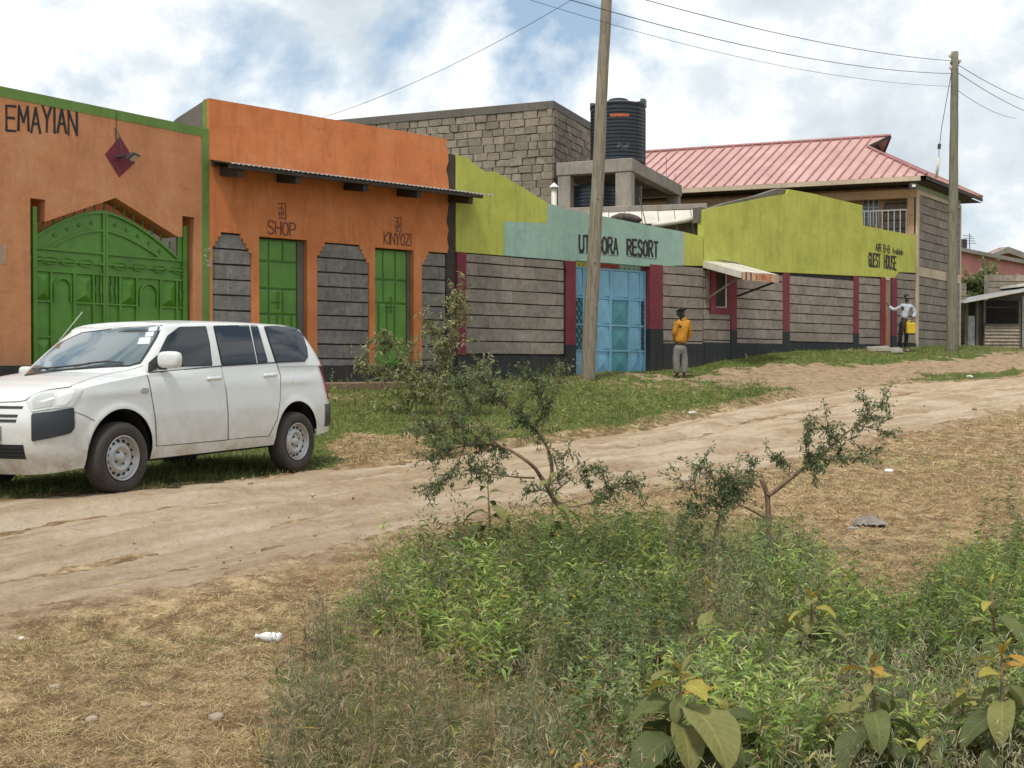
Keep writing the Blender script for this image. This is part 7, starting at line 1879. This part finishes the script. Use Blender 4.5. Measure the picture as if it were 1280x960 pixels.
def big_leaf(base, d, L, w, droop, roll, mat, parent):
    """ovate leaf with folded midrib, drooping tip, wavy rim and a short stalk"""
    d = d.normalized(); side = d.cross(Vector((0, 0, 1)))
    if side.length < .05: side = Vector((1, 0, 0))
    side.normalize(); up = side.cross(d).normalized(); M_ = Matrix.Rotation(roll, 3, d); side = M_@side; up = M_@up
    nu, nv = 9, 3; vs = []; p = base.copy(); dr = d.copy(); ph = random.uniform(0, 6)
    st = base+d*L*.12
    rows = []
    pos = st.copy(); step = L/nu
    for i in range(nu+1):
        t_ = i/nu; ww_ = w*.5*math.sin(math.pi*min(1, t_**.86))**.68 if 0 < t_ < 1 else .0005
        for j in range(-nv, nv+1):
            s_ = j/nv; vs.append(pos+side*ww_*s_+up*(abs(s_)*ww_*.30+math.sin(ph+t_*11+s_*2)*w*.035*abs(s_)-.10*w*math.cos(t_*26)*abs(s_)*.25))
        dr = (dr+Vector((0, 0, -1))*droop/nu).normalized(); pos = pos+dr*step; up = side.cross(dr).normalized()
    c_ = 2*nv+1; fs_ = [(i*c_+j, i*c_+j+1, (i+1)*c_+j+1, (i+1)*c_+j) for i in range(nu) for j in range(2*nv)]
    mb = MB(); mb.add(vs, fs_); mb.tube([base, st], [.004, .003], 5); o = mb.build('leaf', mat, parent, smooth=True, fix=False)
    ca = o.data.color_attributes.new('leafuv', 'FLOAT_COLOR', 'POINT'); arr = np.zeros((len(mb.v), 4), np.float32); arr[:, 3] = 1
    for i in range(nu+1):
        for j in range(c_): arr[i*c_+j, 0] = abs(j-nv)/nv; arr[i*c_+j, 1] = i/nu
    ca.data.foreach_set('color', arr.ravel()); return o
def broad_plant(label, px_, pyb, D, h, nl, L, tilt=0.0, cols=None, top=(3, 2, 2, 3, 4), seed=0, name='broad_leaved_plant', w=.5):
    st = random.getstate(); random.seed(seed+100); h *= .9; nl = int(nl*1.45)
    b_ = at(px_, pyb, D); b_.z = float(Hd([b_.x], [b_.y])[0])
    t_ = root(name, label, 'plant', Matrix.Translation(b_), group=None)
    topp = b_+Vector((tilt, random.uniform(-.04, .04), h)); mid = b_.lerp(topp, .5)+Vector((random.uniform(-.02, .02), 0, 0))
    MB().tube([b_-Vector((0, 0, .02)), mid, topp], [.009, .007, .004], 7).build('stem', STM, t_, smooth=True)
    for i in range(nl):
        u_ = .12+.88*((i+.5)/nl)**1.15; a_ = i*2.4+random.uniform(-.4, .4); p = b_.lerp(topp, u_)
        big = (1-u_)**.35 if u_ > .75 else 1.0; Lf = L*random.uniform(.7, 1.1)*(1.0 if u_ < .72 else .45)
        elev = .15+.75*u_ if u_ < .8 else .75
        d = Vector((math.cos(a_), math.sin(a_), elev-.25)); dp = random.uniform(1.6, 2.6) if u_ < .8 else random.uniform(.7, 1.6)
        if u_ > .8: mt_ = LM[random.choice(top)]
        elif u_ > .6: mt_ = LM[random.choice((1, 2, 2))]
        else: mt_ = LM[random.choice((0, 0, 1))]
        if cols: mt_ = LM[random.choice(cols)]
        big_leaf(p, d, Lf, Lf*w*random.uniform(.85, 1.1), dp, random.uniform(-.5, .5), mt_, t_)
    for k in range(3): d = Vector((random.uniform(-.5, .5), random.uniform(-.5, .5), 1)); big_leaf(topp, d, L*.26, L*.08, .8, 0, LM[random.choice(top)], t_)
    random.setstate(st)
broad_plant('largest broad leaved plant, yellow topped with big hanging olive leaves', 852, 985, 4.12, .50, 18, .30, 0, seed=1, w=.56)
broad_plant('broad leaved plant with a rosette of drooping leaves in the middle of the weeds', 1012, 860, 5.5, .46, 15, .26, seed=2)
broad_plant('small yellow tipped plant among weeds below the forked thorn tree', 884, 830, 5.7, .46, 8, .17, top=(3, 3), seed=3)
broad_plant('tall olive plant with curled orange tips right of the largest broad leaved plant', 1092, 990, 4.15, .50, 17, .25, seed=4, w=.46)
broad_plant('leafy olive plant in the bottom right corner of the picture', 1256, 985, 4.2, .52, 17, .26, seed=5, w=.46)
broad_plant('yellowish plant at the right edge behind the corner plant', 1240, 850, 5.4, .55, 11, .20, seed=6, top=(2, 3))
broad_plant('drooping large leaved plant growing against the crooked thorn tree trunk', 690, 700, 7.9, .66, 9, .25, seed=7, top=(1, 2), w=.42)
broad_plant('drooping dark plant left of the crooked thorn tree', 610, 706, 8.0, .56, 11, .24, seed=8, top=(1, 0), w=.42)
broad_plant('low orange tipped plant at the bottom edge, left of the largest plant', 735, 1020, 3.95, .22, 9, .16, seed=9, top=(4, 3))
broad_plant('orange tipped seedling at the bottom edge, far left of the broad plants', 692, 1000, 4.05, .22, 6, .11, seed=10, top=(4, 4))
broad_plant('low plant with pale curled leaves between the two tall olive plants', 1165, 1010, 4.0, .30, 10, .18, seed=11, top=(2, 3))
broad_plant('shrivelled dark brown plant at the edge of the dry field', 1168, 756, 7.4, .16, 5, .09, cols=(5,), top=(5, 5), seed=12)
broad_plant('green plant hidden low beneath the largest broad leaved plant', 905, 1000, 4.3, .28, 10, .22, seed=13, cols=(0, 1), w=.55)
broad_plant('low broad plant in the weeds beneath the corner plant', 1205, 940, 4.6, .28, 9, .17, seed=14)

# ------------------------------------------------------------------ litter and stones
def lump(name, label, cat, c, r, mat, seed, flat=.5, group=None):
    mb = MB(); nu, nv = 8, 12; vs = []; fc_ = []
    for i in range(nu+1):
        th = math.pi*i/nu
        for j in range(nv):
            ph_ = 2*math.pi*j/nv; d = Vector((math.sin(th)*math.cos(ph_), math.sin(th)*math.sin(ph_), math.cos(th)))
            k = 1+.35*mnoise.noise(d*1.7+Vector((seed*3.1, 0, 0)))
            vs.append((c.x+d.x*r[0]*k, c.y+d.y*r[1]*k, c.z+d.z*r[2]*k+r[2]*.35))
    for i in range(nu):
        for j in range(nv): fc_.append((i*nv+j, i*nv+(j+1) % nv, (i+1)*nv+(j+1) % nv, (i+1)*nv+j))
    o = mb.add(vs, fc_).build(name, mat, smooth=True); props(o, label, cat, group); return o
SM = simple('field_stone', (.34, .27, .20), .9, .25, 9, .5, .01)
for i, (a, c, w_, lb) in enumerate(((70,858,.030,'pale rounded stone in the dry grass at the lower left'), (270,899,.038,'flat tan stone in the dry grass below the plastic bottle'), (115,900,.032,'buried tan stone near the bottom left corner'), (182,884,.026,'small tan stone in the lower left dry grass'), (1090,437,.10,'flat grey stone at the foot of the guest house wall'), (1062,438,.07,'small grey stone left of the guest house doorway'), (1007,476,.06,'dark stone on the bare dirt before the guest house wall'))):
    g = ground(a, c); g.z = float(Hd([g.x], [g.y])[0])-w_*.12; lump('stone', lb, 'stone', g, (w_, w_*.8, w_*.45), SM, i)
for i, (a, c, lb) in enumerate(((1097,440,'broken pale kerb slab lying left of the doorway person'), (1112,441,'tilted pale concrete slab at the doorway person feet'))):
    g = at(a, c, 33.2); g.z = float(Hd([g.x], [g.y])[0]); props(MB().add([(g.x-.35, g.y-.2, g.z-.02), (g.x+.3, g.y-.25, g.z-.02), (g.x+.36, g.y+.2, g.z), (g.x-.3, g.y+.22, g.z), (g.x-.33, g.y-.18, g.z+.13), (g.x+.3, g.y-.22, g.z+.09), (g.x+.34, g.y+.18, g.z+.16), (g.x-.28, g.y+.2, g.z+.12)], [(0, 1, 2, 3), (7, 6, 5, 4), (0, 4, 5, 1), (1, 5, 6, 2), (2, 6, 7, 3), (3, 7, 4, 0)]).build('broken_slab', M['concrete'], bevel=.02), lb, 'slab')
WPm = simple('white_plastic_litter', (.66, .66, .63), .4, .1, 12, .2, .004)
g = ground(336, 798); g.z = float(Hd([g.x], [g.y])[0]); Fbt = Matrix.Translation((g.x, g.y, g.z+.028))@Matrix.Rotation(R(-14), 4, 'Z')@Matrix.Rotation(R(90), 4, 'Y')
bt = root('plastic_bottle', 'crushed white plastic bottle lying in the dry grass near the road', 'bottle', Matrix.Translation(g))
MB(Fbt).lathe([(0, .072), (.024, .070), (.027, .055), (.022, .042), (.027, .028), (.024, .010), (.026, -.015), (.018, -.04), (.011, -.05), (.011, -.062), (0, -.063)], n=14).build('bottle', WPm, bt, smooth=True)
MB(Fbt).lathe([(.013, -.058), (.013, -.074), (0, -.075)], n=10).build('cap', M['white_metal'], bt)
for i, (a, c, w_, lb) in enumerate(((27,793,.018,'tiny white scrap on the road edge at far left'), (1111,590,.05,'crumpled white bag in the field under the long thorn branch'), (865,522,.06,'white crumpled litter on the grass bank'), (690,668,.02,'pale scrap at the foot of the crooked thorn tree'), (1212,473,.09,'white litter on the verge at the far right'), (917,700,.03,'grey scrap in the weeds by the sapling'), (610,470,.06,'white scrap by the plinth of the resort wall'))):
    g = ground(a, c); g.z = float(Hd([g.x], [g.y])[0]); lump('litter', lb, 'litter', g, (w_, w_*.6, w_*.5), WPm, i+20)
g = ground(1086, 656); g.z = float(Hd([g.x], [g.y])[0]); mb = MB(); n_ = 14; vs = []
for i in range(n_+1):
    for j in range(n_+1):
        u_, w2 = i/n_-.5, j/n_-.5; q = Vector((u_*6, w2*6, 3)); e_ = (1-4*u_*u_)*(1-4*w2*w2)
        vs.append((g.x+u_*.26+.02*mnoise.noise(q), g.y+w2*.2+.03*mnoise.noise(q+Vector((5, 0, 0))), g.z+.012+max(0, e_)*.055*(1+mnoise.noise(q*1.3))+.02*mnoise.noise(q*2)))
rag_ = mb.add(vs, [(i*(n_+1)+j, (i+1)*(n_+1)+j, (i+1)*(n_+1)+j+1, i*(n_+1)+j+1) for i in range(n_) for j in range(n_)]).build('rag', simple('grey_rag', (.22, .19, .165), .9, .3, 12, .4), smooth=True)
props(rag_, 'dirty grey rag lying in the dry field on the right', 'rag')
g = ground(1066, 661); lump('litter', 'thin grey scrap just left of the rag', 'litter', g, (.05, .02, .012), simple('grey_scrap', (.3, .29, .3), .8, .2, 9, .1), 40)
# loose stones and clods on the road
n = 520; x, y = wedge(n*4, 5, 34, .3); s_, v_, _, _ = road_uv(x, y); z = Hd(x, y)+.05; px, py = project(x, y, z)
g_, b_ = zones(x, y, z); ok = ((v_ > -.1) & (v_ < 1.1) & (rng.random(len(x)) < np.where((v_ < .12) | (v_ > .88), .9, .35))) | ((b_ > .5) & (rng.random(len(x)) < .2) & ~behind_wall(x, y))
x, y, z = x[ok][:n], y[ok][:n], z[ok][:n]; n = len(x); z = H(x, y)+np.where(b_[ok][:n] > .5, .0, .02)
r_ = rng.gamma(1.2, .005, n)+.004; r_ = np.minimum(r_*np.sqrt(np.clip(y/8, 1, 3)), .06)
ico = np.array([(1, 0, 0), (-1, 0, 0), (0, 1, 0), (0, -1, 0), (0, 0, .7), (0, 0, -.7)]); itri = np.array([(0, 2, 4), (2, 1, 4), (1, 3, 4), (3, 0, 4), (2, 0, 5), (1, 2, 5), (3, 1, 5), (0, 3, 5)])
V = np.stack([x, y, z], 1)[:, None]+ico[None]*r_[:, None, None]*rng.uniform(.6, 1.3, (n, 6, 1)); T = (np.arange(n)*6)[:, None, None]+itri[None]
o = fast('gravel', V.reshape(-1, 3), T.reshape(-1, 3), MS, rep(pick([(.36, .27, .18), (.25, .18, .12), (.45, .36, .27)], n), 6)); props(o, 'loose stones and clods on the dirt road', 'gravel', None, 'stuff')
#print('TRIS', sum(len(o.data.polygons)*(1 if len(o.data.polygons) > 1000 else 2) for o in bpy.data.objects if o.type == 'MESH'))
